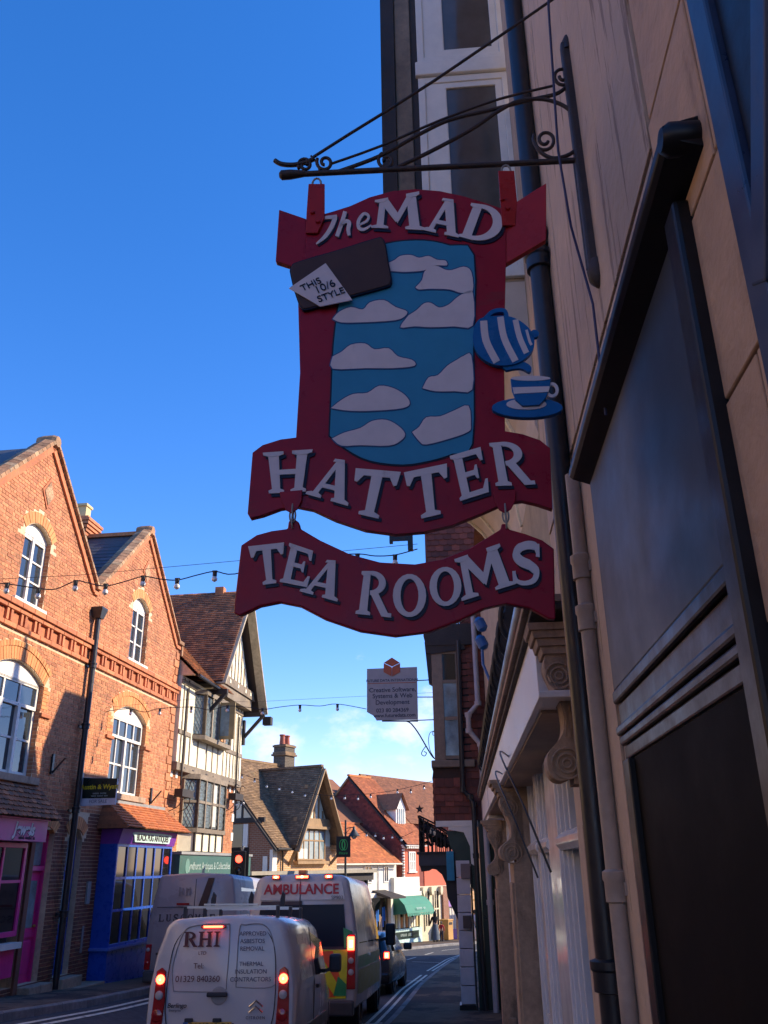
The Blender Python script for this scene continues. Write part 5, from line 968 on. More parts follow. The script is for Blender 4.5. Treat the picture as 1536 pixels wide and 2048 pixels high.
    MB(sg).box(U - .02, U + .03, .86, 1.02, 1.42, 2.0).build('blue_poster', M('poster_blue', (.02, .25, .42), rough=.5), r)
    return r
corner_building()
def pipe_run(fr, name, label, P, rr, mat, cat='downpipe'):
    o = fr.world(*P[-1]); r = tag(empty(name, tuple(o), fr.rz), label, cat); sg = fr.sg; u0, w0, _ = P[-1]
    MB(sg).tube([(a - u0, b - w0, c) for a, b, c in P], rr, 10).build('pipe', mat, r, smooth=True)
    for a, b, c in P[1:-1]: MB(sg).lathe((a - u0, b - w0, c), (0, 0, 1), [(rr * 1.25, -.05), (rr * 1.3, .05)], n=10).build('collar', mat, r, smooth=True)
    return r
GP = M('pale_grey_pipe', (.40, .37, .38), rough=.4, noise=(8, .1))
pipe_run(FR, 'downpipe', 'pale grey downpipe with a double bend beside the tile hung wall', [(19.75, .17, 7.2), (19.75, .17, 5.1), (19.75, .40, 4.85), (19.75, .40, 4.5), (19.75, .16, 4.2), (19.6, .14, 1.0), (19.5, .14, -1.1)], .062, GP)
pipe_run(FR, 'downpipe', 'slim black downpipe with an offset bend between the oriel window and the hung tiles', [(19.9, .55, 6.6), (19.9, .60, 3.25), (19.9, .45, 3.1), (19.9, .38, 2.95), (19.9, .38, 1.9), (19.9, .34, -1.2)], .055, BLACKI)
def wall_arm():
    u = 9.65; r = tag(empty('lamp_arm', tuple(FR.world(u, 1.1, 5.3)), FR.rz), 'small black iron arm on the far corner of the coved jetty', 'bracket')
    MB(1).box(-.04, .04, 0, .06, 5.2, 5.75).box(-.02, .02, .06, .26, 5.33, 5.39).box(-.03, .03, .24, .28, 5.3, 5.42).build('arm', BLACKI, r)
wall_arm()
sc_ = tag(empty('blue_socket', tuple(FR.world(11, .3, 4.25)), FR.rz), 'blue outdoor socket box hanging above the gutter of the white shops', 'socket')
SB = M('socket_blue', (.01, .12, .42), rough=.4); MB(1).lathe((0, 0, 4.62), (0, .4, .9), [(.03, -.1), (.07, -.06), (.07, .06), (.03, .1)], n=12).lathe((0, 0, 4.38), (0, .4, .9), [(.03, -.1), (.07, -.06), (.07, .06), (.03, .1)], n=12).build('socket_body', SB, sc_, smooth=True)
MB(1).tube([(0, 0, 4.3), (.02, .0, 4.1), (-.02, -.1, 3.8)], .02, 6).build('socket_cable', SB, sc_)
def balcony():
    U = 20.6; r = tag(empty('iron_balcony', tuple(FR.world(U, 1.2, 1.7)), FR.rz), 'dark iron balcony with scrollwork railing and a star finial', 'balcony'); w0 = -.4; w1 = .42
    BI = M('soot_iron', (.02, .02, .024), rough=.6)
    MB(1).box(-.5, 1.6, w0, w1, 1.72, 1.95).build('balcony_floor', M('grey_blue_board', (.05, .05, .065), rough=.5), r); MB(1).box(-.55, 1.65, w0, w1 + .04, 1.95, 2.0).build('balcony_edge', BI, r)
    for u_ in (-.5, 1.6):
        for i in range(9):
            w_ = lerp(i / 8, w0 + .05, w1 - .04); h = lerp(i / 8, .3, .74)
            MB(1).tube([(u_, w_, 2.0), (u_, w_, 2.0 + h)], .014, 6).build('baluster', BI, r)
            if i < 8: MB(1).tube([(u_, w_ + .05 + .045 * math.cos(a), 2.12 + h * .5 + .06 * math.sin(a)) for a in [k * math.pi / 5 for k in range(11)]], .01, 5).build('scroll', BI, r)
        MB(1).tube([(u_, w0 + .05, 2.32), (u_, 0, 2.55), (u_, w1 - .04, 2.74)], .02, 6).build('top_rail', BI, r)
    for i in range(12): u_ = lerp(i / 11, -.5, 1.6); MB(1).tube([(u_, w1 - .03, 2.0), (u_, w1 - .03, 2.74)], .014, 6).build('baluster', BI, r)
    MB(1).box(-.5, 1.6, w1 - .05, w1, 2.7, 2.75).build('top_rail', BI, r)
    for i in range(280):
        t = rnd(); w_ = lerp(t, w0 + .02, w1 - .08); h = lerp(t, .12, .62) * (.2 + .8 * rnd()); a = rnd() * 3; MB(1).add([(-.46 + .12 * rnd(), w_, 2.0 + h), (-.5 + .12 * rnd(), w_ + .1 * math.cos(a), 2.04 + h), (-.44, w_ + .03, 2.0 + h + .07 * math.sin(a) + .04)], [(0, 1, 2)]).build('climbing_leaf', M('dark_ivy', (.015, .02, .012), rough=.8, vary=.4), r)
    for i in range(9):   # climbing plants and ornaments on the rail
        MB(1).lathe((-.45, w0 + .1 + i * .07, 2.1 + i * .045), (0, 0, 1), [(.04, 0), (.06, .06), (.03, .12)], n=7).build('planter_ornament', random.choice([BI, BI, CREAM]), r)
    st = [(w1 - .05 + (.10 if k % 2 == 0 else .042) * math.sin(k * math.pi / 5), 2.88 + (.10 if k % 2 == 0 else .042) * math.cos(k * math.pi / 5)) for k in range(10)]
    MB(1).prism(st, -.52, -.48, axis='a').build('star_finial', BI, r)
    MB(1).prism([(w0 - .02, 1.72), (w1 - .02, 1.72), (w1 - .05, 1.6), (w1 - .15, 1.61), (.17, 1.66), (.05, 1.64), (-.07, 1.54), (-.15, 1.36), (-.17, 1.1), (-.22, .98), (-.28, .85), (-.35, .7), (w0 - .02, .55)], -.45, 1.5, axis='a').build('curved_bracket', BI, r)
    return r
balcony()
def office_sign():
    F2 = Frame(.9, 20.2, 94.5, -1); r = F2.root('office_sign', 'grey square office sign with an orange cube emblem on an iron arm', 'sign', 4.8); sg = -1
    A_ = lambda x, y, w=0: F2.at(x, y, w); G = M('sign_grey', (.34, .33, .34), rough=.5, noise=(6, .08), stain=((.2, .16, .10), (2, 2, 1), .58, .2, .4)); OR = M('emblem_orange', (.42, .09, .03), rough=.5); DB = M('sign_ink', (.035, .035, .07), rough=.5)
    P = [A_(*p) for p in ((734, 1338), (834, 1334), (836, 1439), (753, 1441), (748, 1432), (734, 1424))]; MB(sg).prism(P, -.02, .02).build('sign_board', G, r, bevel=.004)
    e = [A_(784, 1315), A_(801, 1326), A_(801, 1345), A_(784, 1354), A_(767, 1345), A_(767, 1326)]; cc = A_(784, 1334)
    g = .94
    for a, b, c_ in ((0, 1, 5), (2, 3, 1), (4, 5, 3)):
        q = [cc, e[[1, 3, 5][[0, 2, 4].index(a)]], e[a], e[c_]]; m = (sum(p[0] for p in q) / 4, sum(p[1] for p in q) / 4); q = [(m[0] + (p[0] - m[0]) * g, m[1] + (p[1] - m[1]) * g) for p in q]
        MB(sg).prism(q, .01, .035).build('cube_face', OR, r)
    for t, y, s_, b in (('FUTURE DATA INTERNATIONAL', 1361, .085, .001), ('Creative Software,', 1380, .145, .002), ('Systems & Web', 1392, .145, .002), ('Development', 1405, .145, .002), ('023 80 284369', 1421, .125, .002), ('www.futuredata.com', 1431, .115, .002)):
        q = A_(785 if y < 1430 else 789, y); text(t, r, q[0], .022, q[1], s_, DB, sg, bold=b)
    a, b = A_(736, 1367.5), A_(832, 1365); MB(sg).beam((a[0], .022, a[1]), (b[0], .022, b[1]), .004, .014).build('orange_rule', OR, r)
    for pa, pb in (((820, 1441), (872, 1439)), ((834, 1361), (868, 1359)), ((835, 1394), (870, 1394))): a, b = A_(*pa), A_(*pb); MB(sg).beam((a[0], -.01, a[1]), (b[0] + .05, -.01, b[1]), .02, .02).build('iron_stay', BLACKI, r)
    a, b = A_(764, 1441), A_(836, 1441); MB(sg).beam((a[0], -.01, a[1] - .01), (b[0], -.01, b[1] - .01), .03, .03).build('bottom_rail', BLACKI, r)
    T = lambda L, rr, k=5: MB(sg).tube(spl([(A_(*p)[0], 0, A_(*p)[1]) for p in L], k), rr, 6).build('scroll_arm', BLACKI, r, smooth=True)
    T([(812, 1442), (822, 1447), (836, 1465), (852, 1492), (864, 1512), (871, 1518)], .016); T([(852, 1492), (846, 1500), (843, 1508), (849, 1512), (853, 1506), (848, 1503)], .01); T([(870, 1465), (866, 1463), (866, 1470), (872, 1470)], .008); T([(868, 1462), (860, 1466), (857, 1480), (860, 1500), (868, 1515)], .008)
    return r
office_sign()
# low terrace that continues the row round the bend (its roofs shade the road)
def terrace():
    F4 = Frame(3.6, 23.6, 14, 1); r = F4.root('low_terrace', 'low rendered terrace continuing the right hand row round the bend', 'building', -2.3)
    MB(1).box(0, 24, -6, 0, -2.3, 3.4).build('wall', CREAM, r); MB(1).add([(-.1, .3, 3.4), (24.1, .3, 3.4), (24.1, -3, 5.9), (-.1, -3, 5.9), (24.1, -6.3, 3.4), (-.1, -6.3, 3.4)], [(0, 1, 2, 3), (3, 2, 4, 5), (0, 3, 5), (1, 4, 2), (0, 5, 4, 1)]).build('roof', TILE, r)
    for k in range(6):
        u = 1.5 + k * 3.9; sash(r, 1, u, u + 1.3, .9, 2.3, .005, 2, 2, WHITE, GLASS, sill=.1); MB(1).box(u - .6, u + .2, .0, .05, -2.3, .3 - 1.0).build('door', DTIMB, r)
terrace()
# ------------------------------------------------------------ houses at the bend
def gabled_house():
    F3 = Frame(-3.118, 42, 28, -1); sg = -1; zg = -2.0; r = F3.root('brown_roofed_house', 'buff brick house with brown tiled roofs, timbered front gable and twin pot chimney', 'building', zg)
    BB3 = M('buff_brick', (.56, .30, .13), (.50, .25, .10), rough=.85, noise=(20, .12), brick=((.60, .46, .30), .225, .075, .012), bump=(30, .5))
    BD3 = M('dark_red_brick', (.30, .11, .06), (.26, .10, .05), rough=.85, noise=(20, .15), brick=((.35, .25, .18), .225, .075, .012), bump=(30, .5))
    PT = M('tan_timber', (.34, .215, .11), rough=.75, noise=(9, .2), bump=(30, .3))
    E0, E1, ZE, ZR, WR = -3.95, 1.5, 2.5, 6.45, -3.3
    MB(sg).prism([(0, zg), (0, ZE + .1), (WR, ZR - .25), (-6.6, ZE + .1), (-6.6, zg)], -3.74, 1.4, axis='a').build('wall', BD3, r)
    MB(sg).box(-3.76, 1.4, 0, .03, 1.5, 2.7).build('front_brickwork', BB3, r); MB(sg).box(-3.78, -3.45, -.1, .05, 1.5, 2.45).build('white_quoin', WHITE, r)
    # main roof
    FR3 = [(0, 0), (1.05, 0), (3.1, 4.7), (5.15, 0), (5.45, 0), (5.45, 5.35), (0, 5.35)]; bl = math.hypot(WR - .35, ZR - ZE)
    pt3 = [(E0 + s_, .35 + (WR - .35) * t_ / 5.35, ZE + (ZR - ZE) * t_ / 5.35) for s_, t_ in FR3]; n3 = len(pt3)
    tr3 = [tuple(t) for t in tessellate_polygon([[Vector((p[0], p[1], 0)) for p in FR3]])]
    MB(sg).add(pt3 + [(a_, b_, c_ - .1) for a_, b_, c_ in pt3], tr3 + [tuple(i + n3 for i in t) for t in tr3] + [(i, (i + 1) % n3, n3 + (i + 1) % n3, n3 + i) for i in range(n3)]).build('main_roof', TILEB, r)
    MB(sg).add([(E1, WR, ZR), (E0, WR, ZR), (E1, -6.95, ZE), (E0, -6.95, ZE)], [(1, 0, 2, 3)]).build('main_roof', TILEB, r)
    tiles('roof_tile', r, sg, (E0, .37, ZE), (1, 0, 0), (0, WR - .35, ZR - ZE), [FR3], .17, .1, TILEB)
    MB(sg).box(E0, E1, WR - .1, WR + .1, ZR - .02, ZR + .09).build('ridge', TILEB, r)
    # side bargeboard with half timbering
    MB(sg).beam((E0 + .03, .4, ZE - .12), (E0 + .03, WR, ZR - .14), .08, .28, up=(1, 0, 0)).build('bargeboard', DTIMB, r)
    for w_ in (-1.6, -2.0, -2.4, -2.9, -3.4): MB(sg).box(-3.80, -3.75, w_ - .06, w_ + .06, 3.75, min(ZR - .5, ZE + (.35 - w_) * 1.08)).build('stud', DTIMB, r)
    MB(sg).prism([(-.95, 3.75), (-3.6, 3.75), (-3.6, 6.3), (-3.2, 6.2), (-.95, 3.8)], -3.79, -3.76, axis='a').build('render_panel', CREAM, r); MB(sg).box(-3.84, -3.75, -4.5, -.4, 3.55, 3.75).build('rail', DTIMB, r)
    MB(sg).box(-3.78, -3.74, -3.2, -1.55, 1.7, 3.5).build('side_window', GLASSD, r); MB(sg).box(-3.82, -3.74, -1.5, -1.25, 1.6, 3.5).build('window_stone', WHITE, r); MB(sg).box(-3.82, -3.74, -.42, -.2, 1.6, 2.2).build('quoin', WHITE, r)
    # front gable
    GC3, H3, ZG0, ZG1 = -.85, 1.95, 2.62, 6.02
    MB(sg).prism([(GC3 - H3 + .35, ZG0), (GC3 + H3 - .35, ZG0), (GC3 + H3 - .35, 3.1), (GC3, ZG1 - .15), (GC3 - H3 + .35, 3.1)], -.2, .05).build('gable_wall', CREAM, r)
    for s in (-1, 1):
        x0 = GC3 + s * (H3 + .05)
        MB(sg).add([(x0, .62, ZG0), (GC3, .62, ZG1), (GC3, -3.0, ZG1), (x0, -.2, ZG0), (x0, .62, ZG0 - .1), (GC3, .62, ZG1 - .1), (GC3, -3.0, ZG1 - .1), (x0, -.2, ZG0 - .1)], [(0, 1, 2, 3), (4, 7, 6, 5), (0, 4, 5, 1), (0, 3, 7, 4)]).build('gable_roof', TILEB, r)
        L = math.hypot(H3 + .05, ZG1 - ZG0); tiles('roof_tile', r, sg, (x0, .64, ZG0), (0, -1, 0), (GC3 - x0, 0, ZG1 - ZG0), [[(0, 0), (.85, 0), (3.6, L), (0, L)]], .17, .1, TILEB)
        MB(sg).beam((x0 + s * .02, .66, ZG0 - .25), (GC3, .66, ZG1 - .12), .07, .24, up=(0, 1, 0)).build('bargeboard', PT, r)
        MB(sg).beam((GC3 + s * (H3 - .3), .05, ZG0 - .75), (GC3 + s * (H3 - .05), .6, ZG0 - .05), .12, .12).build('gable_bracket', PT, r); MB(sg).box(GC3 + s * (H3 - .2) - .08, GC3 + s * (H3 - .2) + .08, .0, .66, ZG0 - .12, ZG0 + .04).build('purlin', PT, r)
    MB(sg).box(GC3 - .1, GC3 + .1, -3.0, .6, ZG1 - .02, ZG1 + .08).build('ridge', TILEB, r)
    for z0, z1, h in ((3.45, 3.78, 1.45), (5.05, 5.2, .62)): MB(sg).box(GC3 - h, GC3 + h, .05, .22, z0, z1).build('tie_beam', PT, r)
    for u in (-1.9, -1.65, -1.05, -.65, -.3, .05, .35): MB(sg).box(u - .04, u + .04, .05, .10, 3.78, min(5.1, ZG1 - .35 - abs(u - GC3) * 1.7)).build('stud', PT, r)
    MB(sg).box(-1.5, -1.1, .06, .11, 3.85, 4.85).build('attic_window', M('reflecting_pane'), r); MB(sg).box(-1.32, -1.27, .1, .13, 3.85, 4.85).build('glazing_bar', PT, r)
    # first floor casement window
    f = sash(r, sg, -2.05, .2, 2.02, 3.32, .1, 5, [2.09, 2.85, 3.25], PT, M('reflecting_pane'), bar=.06, fr=.07); MB(sg).box(-1.98, -1.3, .13, .14, 2.1, 2.5).build('white_blind', WHITE, f)
    MB(sg).box(-2.2, .35, 0, .28, 1.88, 2.0).build('sill', PT, r); MB(sg).box(-2.15, .3, 0, .34, 3.33, 3.44).build('window_head', PT, r)
    MB(sg).tube([(-3.1, .1, 1.55), (-3.1, .1, 2.2), (-3.3, .2, 2.4)], .035, 7).build('downpipe_branch', DTIMB, r)
    MB(sg).tube([(E0, .42, 2.46), (-2.7, .42, 2.46)], .05, 7).build('gutter', DTIMB, r)
    # ground floor shopfront
    MB(sg).box(-6.2, 3.9, .0, .8, 1.48, 1.62).build('shopfront_canopy', M('grey_fascia', (.33, .29, .22), rough=.7, noise=(5, .2)), r); MB(sg).box(-6.1, 3.8, 0, .3, zg, 1.2).build('shop_window', GLASSD, r); MB(sg).box(-6.2, 3.9, .0, .6, 1.15, 1.48).build('fascia', DTIMB, r)
    for u in (-6.1, -3.8, -1.4, 1.0, 3.7): MB(sg).box(u - .08, u + .08, .3, .36, zg, 1.15).build('shopfront_post', DTIMB, r)
    c = MB(sg).box(1.2, 2.05, -3.6, -2.9, 6.0, 7.5).build('chimney_stack', M('sooty_brick', (.10, .08, .055), (.08, .06, .045), rough=.9, brick=((.16, .13, .1), .225, .075, .012)), r)
    for z0, o_ in ((6.95, .09), (7.05, .04), (7.38, .05)): MB(sg).box(1.2 - o_, 2.05 + o_, -3.6 - o_, -2.9 + o_, z0, z0 + .09).build('chimney_course', TILEB, c)
    POT = M('red_pot', (.42, .12, .07), rough=.8, noise=(7, .2))
    for u in (1.42, 1.85): MB(sg).lathe((u, -3.25, 7.5), (0, 0, 1), [(.15, 0), (.12, .35), (.12, .42), (.15, .44), (.15, .5), (.10, .5), (.09, .3)], n=12).build('chimney_pot', POT, c, smooth=True)
    return r
gabled_house()
F5 = Frame(.652, 58, 35, -1)
def cottage():
    sg = -1; zg = -2.6; r = F5.root('orange_roofed_cottage', 'low white rendered cottage with a bright orange tiled roof and green awning', 'building', zg)
    MB(sg).prism([(0, zg), (0, 2.0), (-2.9, 4.2), (-5.8, 2.0), (-5.8, zg)], -7.9, -.38, axis='a').build('wall', M('white_render', (.72, .68, .58), rough=.8, noise=(3, .08), stain=((.42, .37, .3), (1, 1, 1), .62, .15, .4)), r)
    O = (-8.2, .35, 1.93); B = (0, -3.3, 2.4); L = math.hypot(3.3, 2.4)
    MB(sg).add([(-8.2, .35, 1.93), (-.3, .35, 1.93), (-.3, -2.95, 4.33), (-8.2, -2.95, 4.33), (-.3, -6.2, 1.93), (-8.2, -6.2, 1.93)], [(0, 1, 2, 3), (3, 2, 4, 5)]).build('roof', TILEO, r)
    tiles('roof_tile', r, sg, O, (1, 0, 0), B, [[(0, 0), (7.9, 0), (7.9, L), (0, L)]], .2, .12, TILEO, lift=.012)
    MB(sg).box(-8.2, -.3, -3.05, -2.85, 4.3, 4.4).build('ridge', TILEO, r); MB(sg).tube([(-8.2, .4, 1.88), (-.3, .4, 1.88)], .05, 6).build('gutter', CREAM, r)
    for a, b in ((-3.75, -2.95), (-1.75, -1.25)): sash(r, sg, a, b, .85, 1.8, .0, 2, 1, WHITE, GLASS, fr=.07, bar=.04)
    MB(sg).box(-4.1, -3.85, 0, .1, 1.1, 1.4).build('wall_lamp_box', WHITE, r); MB(sg).tube([(-2.35, .05, -.1), (-2.35, .05, 1.85)], .03, 6).build('thin_pipe', WHITE, r)
    MB(sg).box(-1.0, 1.85, -.3, .25, .3, 1.12).build('parapet', M('white_render'), r, bevel=.02); MB(sg).box(-7.9, 1.9, 0, .35, .05, .3).build('fascia', M('white_render'), r)
    MB(sg).add([(-2.9, 0, .45), (-1.6, 0, .45), (-1.6, 1.5, .1), (-3.2, 1.5, .1), (-2.9, 0, .25), (-1.6, 0, .25), (-1.6, 1.5, .0), (-3.2, 1.5, .0)], [(0, 1, 2, 3), (4, 7, 6, 5), (0, 4, 5, 1), (1, 5, 6, 2), (2, 6, 7, 3), (3, 7, 4, 0)]).build('canopy', DTIMB, r)
    MB(sg).box(-1.72, -1.5, .3, .5, zg, .05).build('shop_column', CREAM, r); MB(sg).box(-3.4, -1.5, .1, .3, zg, -1.9).build('stall_riser', CREAM, r); MB(sg).box(-4.8, -1.7, .05, .1, -1.9, .0).build('shop_window', GLASSD, r)
    for i in range(8): MB(sg).box(-2.9 + i * .16, -2.78 + i * .16, .1, .14, -1.8 + rnd() * .6, -1.1 + rnd() * .7).build('window_display', random.choice([WHITE, LEAD, M('socket_blue'), STONE]), r)
    # awning shop
    GA = M('green_awning', (.06, .25, .17), rough=.8, noise=(3, .12)); a0, a1 = -1.25, 1.75
    pts = [(.3, .05), (.75, -.05), (1.15, -.4), (1.35, -.85)]
    m = MB(sg)
    for (w0_, z0_), (w1_, z1_) in zip(pts, pts[1:]): m.add([(a0, w0_, z0_), (a1, w0_, z0_), (a1, w1_, z1_), (a0, w1_, z1_), (a0, w0_, z0_ - .02), (a1, w0_, z0_ - .02), (a1, w1_, z1_ - .02), (a0, w1_, z1_ - .02)], [(0, 1, 2, 3), (4, 7, 6, 5), (0, 3, 7, 4), (1, 5, 6, 2)])
    m.prism([(.3, .05), (.75, -.05), (1.15, -.4), (1.35, -.85), (.3, -.95)], a0, a0 + .01, axis='a').prism([(.3, .05), (.75, -.05), (1.15, -.4), (1.35, -.85), (.3, -.95)], a1 - .01, a1, axis='a'); m.build('awning', GA, r)
    for i in range(12): u = a0 + .125 + i * .25; MB(sg).prism(ell(u, -.88, .125, .14, 180, 360, 6), 1.34, 1.355).build('awning_scallop', GA, r)
    text('~~~~~~~~~', r, .25, 1.36, -.62, .22, M('letter_pale'), sg, rx=-.42, bold=.004)
    MB(sg).box(-1.5, 1.9, .1, .3, zg, -1.75).build('stall_riser', M('pale_green_board'), r); MB(sg).box(-1.3, 1.5, .3, .33, -2.3, -1.9).build('stall_sign', M('dark_green_paint'), r)
    text('~~~~~~~~~~', r, .1, .335, -2.1, .25, M('letter_pale'), sg); MB(sg).box(-1.5, 1.9, .08, .1, -1.75, .0).build('shop_window', GLASSD, r)
    for i in range(11): MB(sg).box(-1.35 + i * .28, -1.2 + i * .28, .11, .2, -1.7, -1.2 + rnd() * .9).build('window_display', random.choice([WHITE, M('buff_pot'), M('orange_curtain'), CREAM, STONE]), r)
    for u in (-1.5, -.4, .7, 1.85): MB(sg).box(u - .04, u + .04, .1, .22, -1.75, .05).build('glazing_bar', CREAM, r)
    return r
cottage()
def red_gable():
    sg = -1; zg = -2.7; r = F5.root('maroon_tile_hung_house', 'tall house with maroon tile hung side gable, small white dormer and red painted front', 'building', zg)
    RP = M('red_painted_wall', (.56, .12, .06), rough=.75, noise=(3, .08)); SW = M('sandstone', (.66, .56, .38), rough=.85, noise=(6, .1), bump=(20, .3))
    U0 = .32; WA, ZA, ZE = -4.2, 7.45, 3.0
    MB(sg).prism([(0, zg), (0, ZE), (WA, ZA - .1), (-8.4, ZE), (-8.4, zg)], U0, 2.5, axis='a').build('wall', M('maroon_backing', (.10, .035, .03), rough=.9), r)
    zz = math.hypot(WA, ZA - ZE)
    tiles('hung_tile', r, sg, (U0 - .01, 0, zg), (0, -1, 0), (0, 0, 1), [[(0, 2.6), (0, ZE - zg), (-WA, ZA - .15 - zg), (8.4, ZE - zg), (8.4, 2.6)]], .22, .14, TILEH, th=.015)
    for s in ((.4, ZE - .12),): MB(sg).beam((U0 - .06, s[0], s[1] - .05), (U0 - .06, WA, ZA - .12), .1, .2, up=(1, 0, 0)).build('bargeboard', DTIMB, r)
    MB(sg).beam((U0 - .06, -8.8, ZE - .15), (U0 - .06, WA, ZA - .12), .1, .2, up=(1, 0, 0)).build('bargeboard', M('tan_timber'), r)
    MB(sg).add([(U0 - .1, .45, ZE), (2.7, .45, ZE), (2.7, WA, ZA), (U0 - .1, WA, ZA), (2.7, -8.8, ZE), (U0 - .1, -8.8, ZE)], [(0, 1, 2, 3), (3, 2, 4, 5)]).build('roof', TILEO, r)
    tiles('roof_tile', r, sg, (U0 - .1, .47, ZE), (1, 0, 0), (0, WA - .45, ZA - ZE), [[(0, 0), (2.8, 0), (2.8, 6.4), (0, 6.4)]], .2, .12, M('orange_red_tile', (.40, .13, .05), (.32, .10, .045), rough=.85, noise=(8, .2), vary=.2))
    MB(sg).box(U0 - .12, 2.7, WA - .1, WA + .1, ZA - .02, ZA + .1).build('ridge', TILEO, r)
    # dormer
    MB(sg).prism([(1.0, 3.85), (2.1, 3.85), (2.1, 5.3), (1.55, 6.1), (1.0, 5.3)], -2.8, -.9).build('dormer', WHITE, r)
    for s in (-1, 1): MB(sg).add([(1.55, -.7, 6.22), (1.55 + s * .75, -.7, 5.15), (1.55 + s * .75, -3.4, 5.15), (1.55, -3.7, 6.22)], [(0, 1, 2, 3)]).build('dormer_roof', TILE, r)
    MB(sg).box(1.2, 1.9, -.9, -.87, 4.05, 5.2).build('dormer_window', M('reflecting_pane'), r); [MB(sg).box(u - .025, u + .025, -.88, -.84, 4.0, 5.25).build('glazing_bar', WHITE, r) for u in (1.2, 1.43, 1.67, 1.9)]
    # red front wall with window and dentil eave, further bay
    MB(sg).box(U0 + .05, 2.05, -.1, .1, .55, 2.85).build('painted_wall', RP, r); sash(r, sg, .85, 1.6, 1.45, 2.6, .11, 3, 2, WHITE, M('pale_pane', (.55, .52, .45), rough=.4), fr=.08, bar=.06); MB(sg).box(.75, 1.7, .1, .2, 1.36, 1.44).build('sill', WHITE, r)
    for i in range(9): MB(sg).box(.3 + i * .24, .42 + i * .24, .1, .38, 2.78, 2.92).build('eave_dentil', WHITE, r)
    MB(sg).box(.2, 2.6, .0, .42, 2.92, 3.0).build('eave_board', WHITE, r)
    for i in range(14): MB(sg).box(U0 - .04, U0 + .08, .0, .12, .6 + i * .17, .7 + i * .17).build('corner_tile', WHITE, r)
    MB(sg).box(2.05, 2.65, -.1, .05, .55, 2.9).build('tile_strip', TILEH, r); MB(sg).box(2.65, 5.6, -.3, .1, .55, 3.0).build('painted_wall', RP, r)
    # wing behind, with a larger brown roof
    MB(sg).box(2.5, 11, -7, -1.3, zg, 4.5).build('wing_wall', TILEH, r)
    MB(sg).add([(2.0, -.9, 4.35), (11.5, -.9, 4.35), (11.5, -4.6, 7.75), (2.0, -4.6, 7.75), (11.5, -8.3, 4.35), (2.0, -8.3, 4.35)], [(0, 1, 2, 3), (3, 2, 4, 5)]).build('wing_roof', TILEB, r)
    tiles('roof_tile', r, sg, (2.7, -.88, 4.35), (1, 0, 0), (0, -3.7, 3.4), [[(0, 0), (8.8, 0), (8.8, 5.0), (0, 5.0)]], .22, .13, M('russet_tile', (.26, .105, .05), (.2, .08, .045), rough=.85, noise=(6, .2), vary=.2))
    MB(sg).add([(-6, -3.0, 4.4), (2.0, -3.0, 4.4), (2.0, -7.0, 7.5), (-6, -7.0, 7.5)], [(0, 1, 2, 3)]).build('rear_roof', M('russet_tile'), r); MB(sg).box(-6, 2.0, -8, -3.3, zg, 4.4).build('rear_wall', TILEH, r)
    # sandstone ground floor with mullioned windows
    MB(sg).box(1.9, 4.45, -.2, .2, zg, .55).build('stone_front', SW, r, bevel=.02)
    for k, u in enumerate((2.45, 3.55)):
        for z0, z1 in ((-.75, .25), (-1.75, -.85)):
            for d in (0, .32): MB(sg).box(u + d, u + d + .22, .2, .21, z0, z1).build('stone_window', GLASSD, r)
        MB(sg).box(u - .12, u - .04, .2, .28, -2.0, .35).build('stone_mullion', SW, r)
    for u in (2.1, 3.1, 4.2): MB(sg).prism(spl([(u - .12, .5), (u + .12, .5), (u + .14, .2), (u, .0), (u - .14, .2), (u - .12, .5)], 3), .2, .42).build('stone_corbel', SW, r)
    MB(sg).box(4.45, 5.1, -.2, .35, zg, .5).build('brick_pier', M('dark_red_brick'), r)
    return r
red_gable()
def far_shop():
    sg = -1; zg = -3; r = F5.root('purple_sign_shop', 'small brick shop with a purple sign and white window past the brick pier', 'building', zg)
    MB(sg).box(5.1, 9.5, -4, .0, zg, .35).build('wall', M('buff_brick'), r); MB(sg).box(5.05, 9.6, -4, .3, .35, .5).build('roof_edge', CREAM, r); MB(sg).box(5.3, 6.6, .0, .2, -.75, -.35).build('fascia', M('lilac_sign', (.36, .2, .5), rough=.5), r); text('~~~~~~', r, 5.95, .205, -.55, .3, M('letter_pale'), sg)
    MB(sg).box(5.3, 6.3, 0, .06, -2.1, -.8).build('shop_window', M('pale_pane'), r); [MB(sg).box(u - .03, u + .03, .06, .1, -2.1, -.8).build('glazing_bar', WHITE, r) for u in (5.3, 5.63, 5.96, 6.3)]
    MB(sg).box(5.2, 6.4, 0, .1, zg, -2.1).build('stall_riser', M('purple_paint'), r)
    return r
far_shop()
def bush(name, label, loc, rad, n, mat, cat='tree', trunk=1.0):
    r = tag(empty(name, loc), label, cat); MB(1).tube([(0, 0, loc[2]), (.05, 0, loc[2] + trunk), (0, .1, loc[2] + trunk + rad)], [.14, .1, .04], 7).build('trunk', DTIMB, r)
    m = MB(1)
    for i in range(n):
        a = rnd() * 6.283; b = math.acos(2 * rnd() - 1); q = rad * (.55 + .5 * rnd()) * (1 + .25 * math.sin(3 * a) * math.sin(2 * b)); c = Vector((q * math.sin(b) * math.cos(a), q * math.sin(b) * math.sin(a), q * math.cos(b) * .9 + loc[2] + trunk + rad * .8))
        d = Vector((rnd() - .5, rnd() - .5, rnd() - .5)).normalized(); e = d.orthogonal().normalized() * .13; f = d.cross(e).normalized() * .13
        m.add([tuple(c + e), tuple(c + f), tuple(c - e), tuple(c - f)], [(0, 1, 2, 3)], rnd())
    me = m.mesh('crown', ZB[r.name], recalc=False); o = bpy.data.objects.new('crown', me); me.materials.append(mat); o.parent = r; col.objects.link(o)
LEAF = M('leaf', (.045, .08, .02), (.08, .10, .025), rough=.7, vary=.4, noise=None)
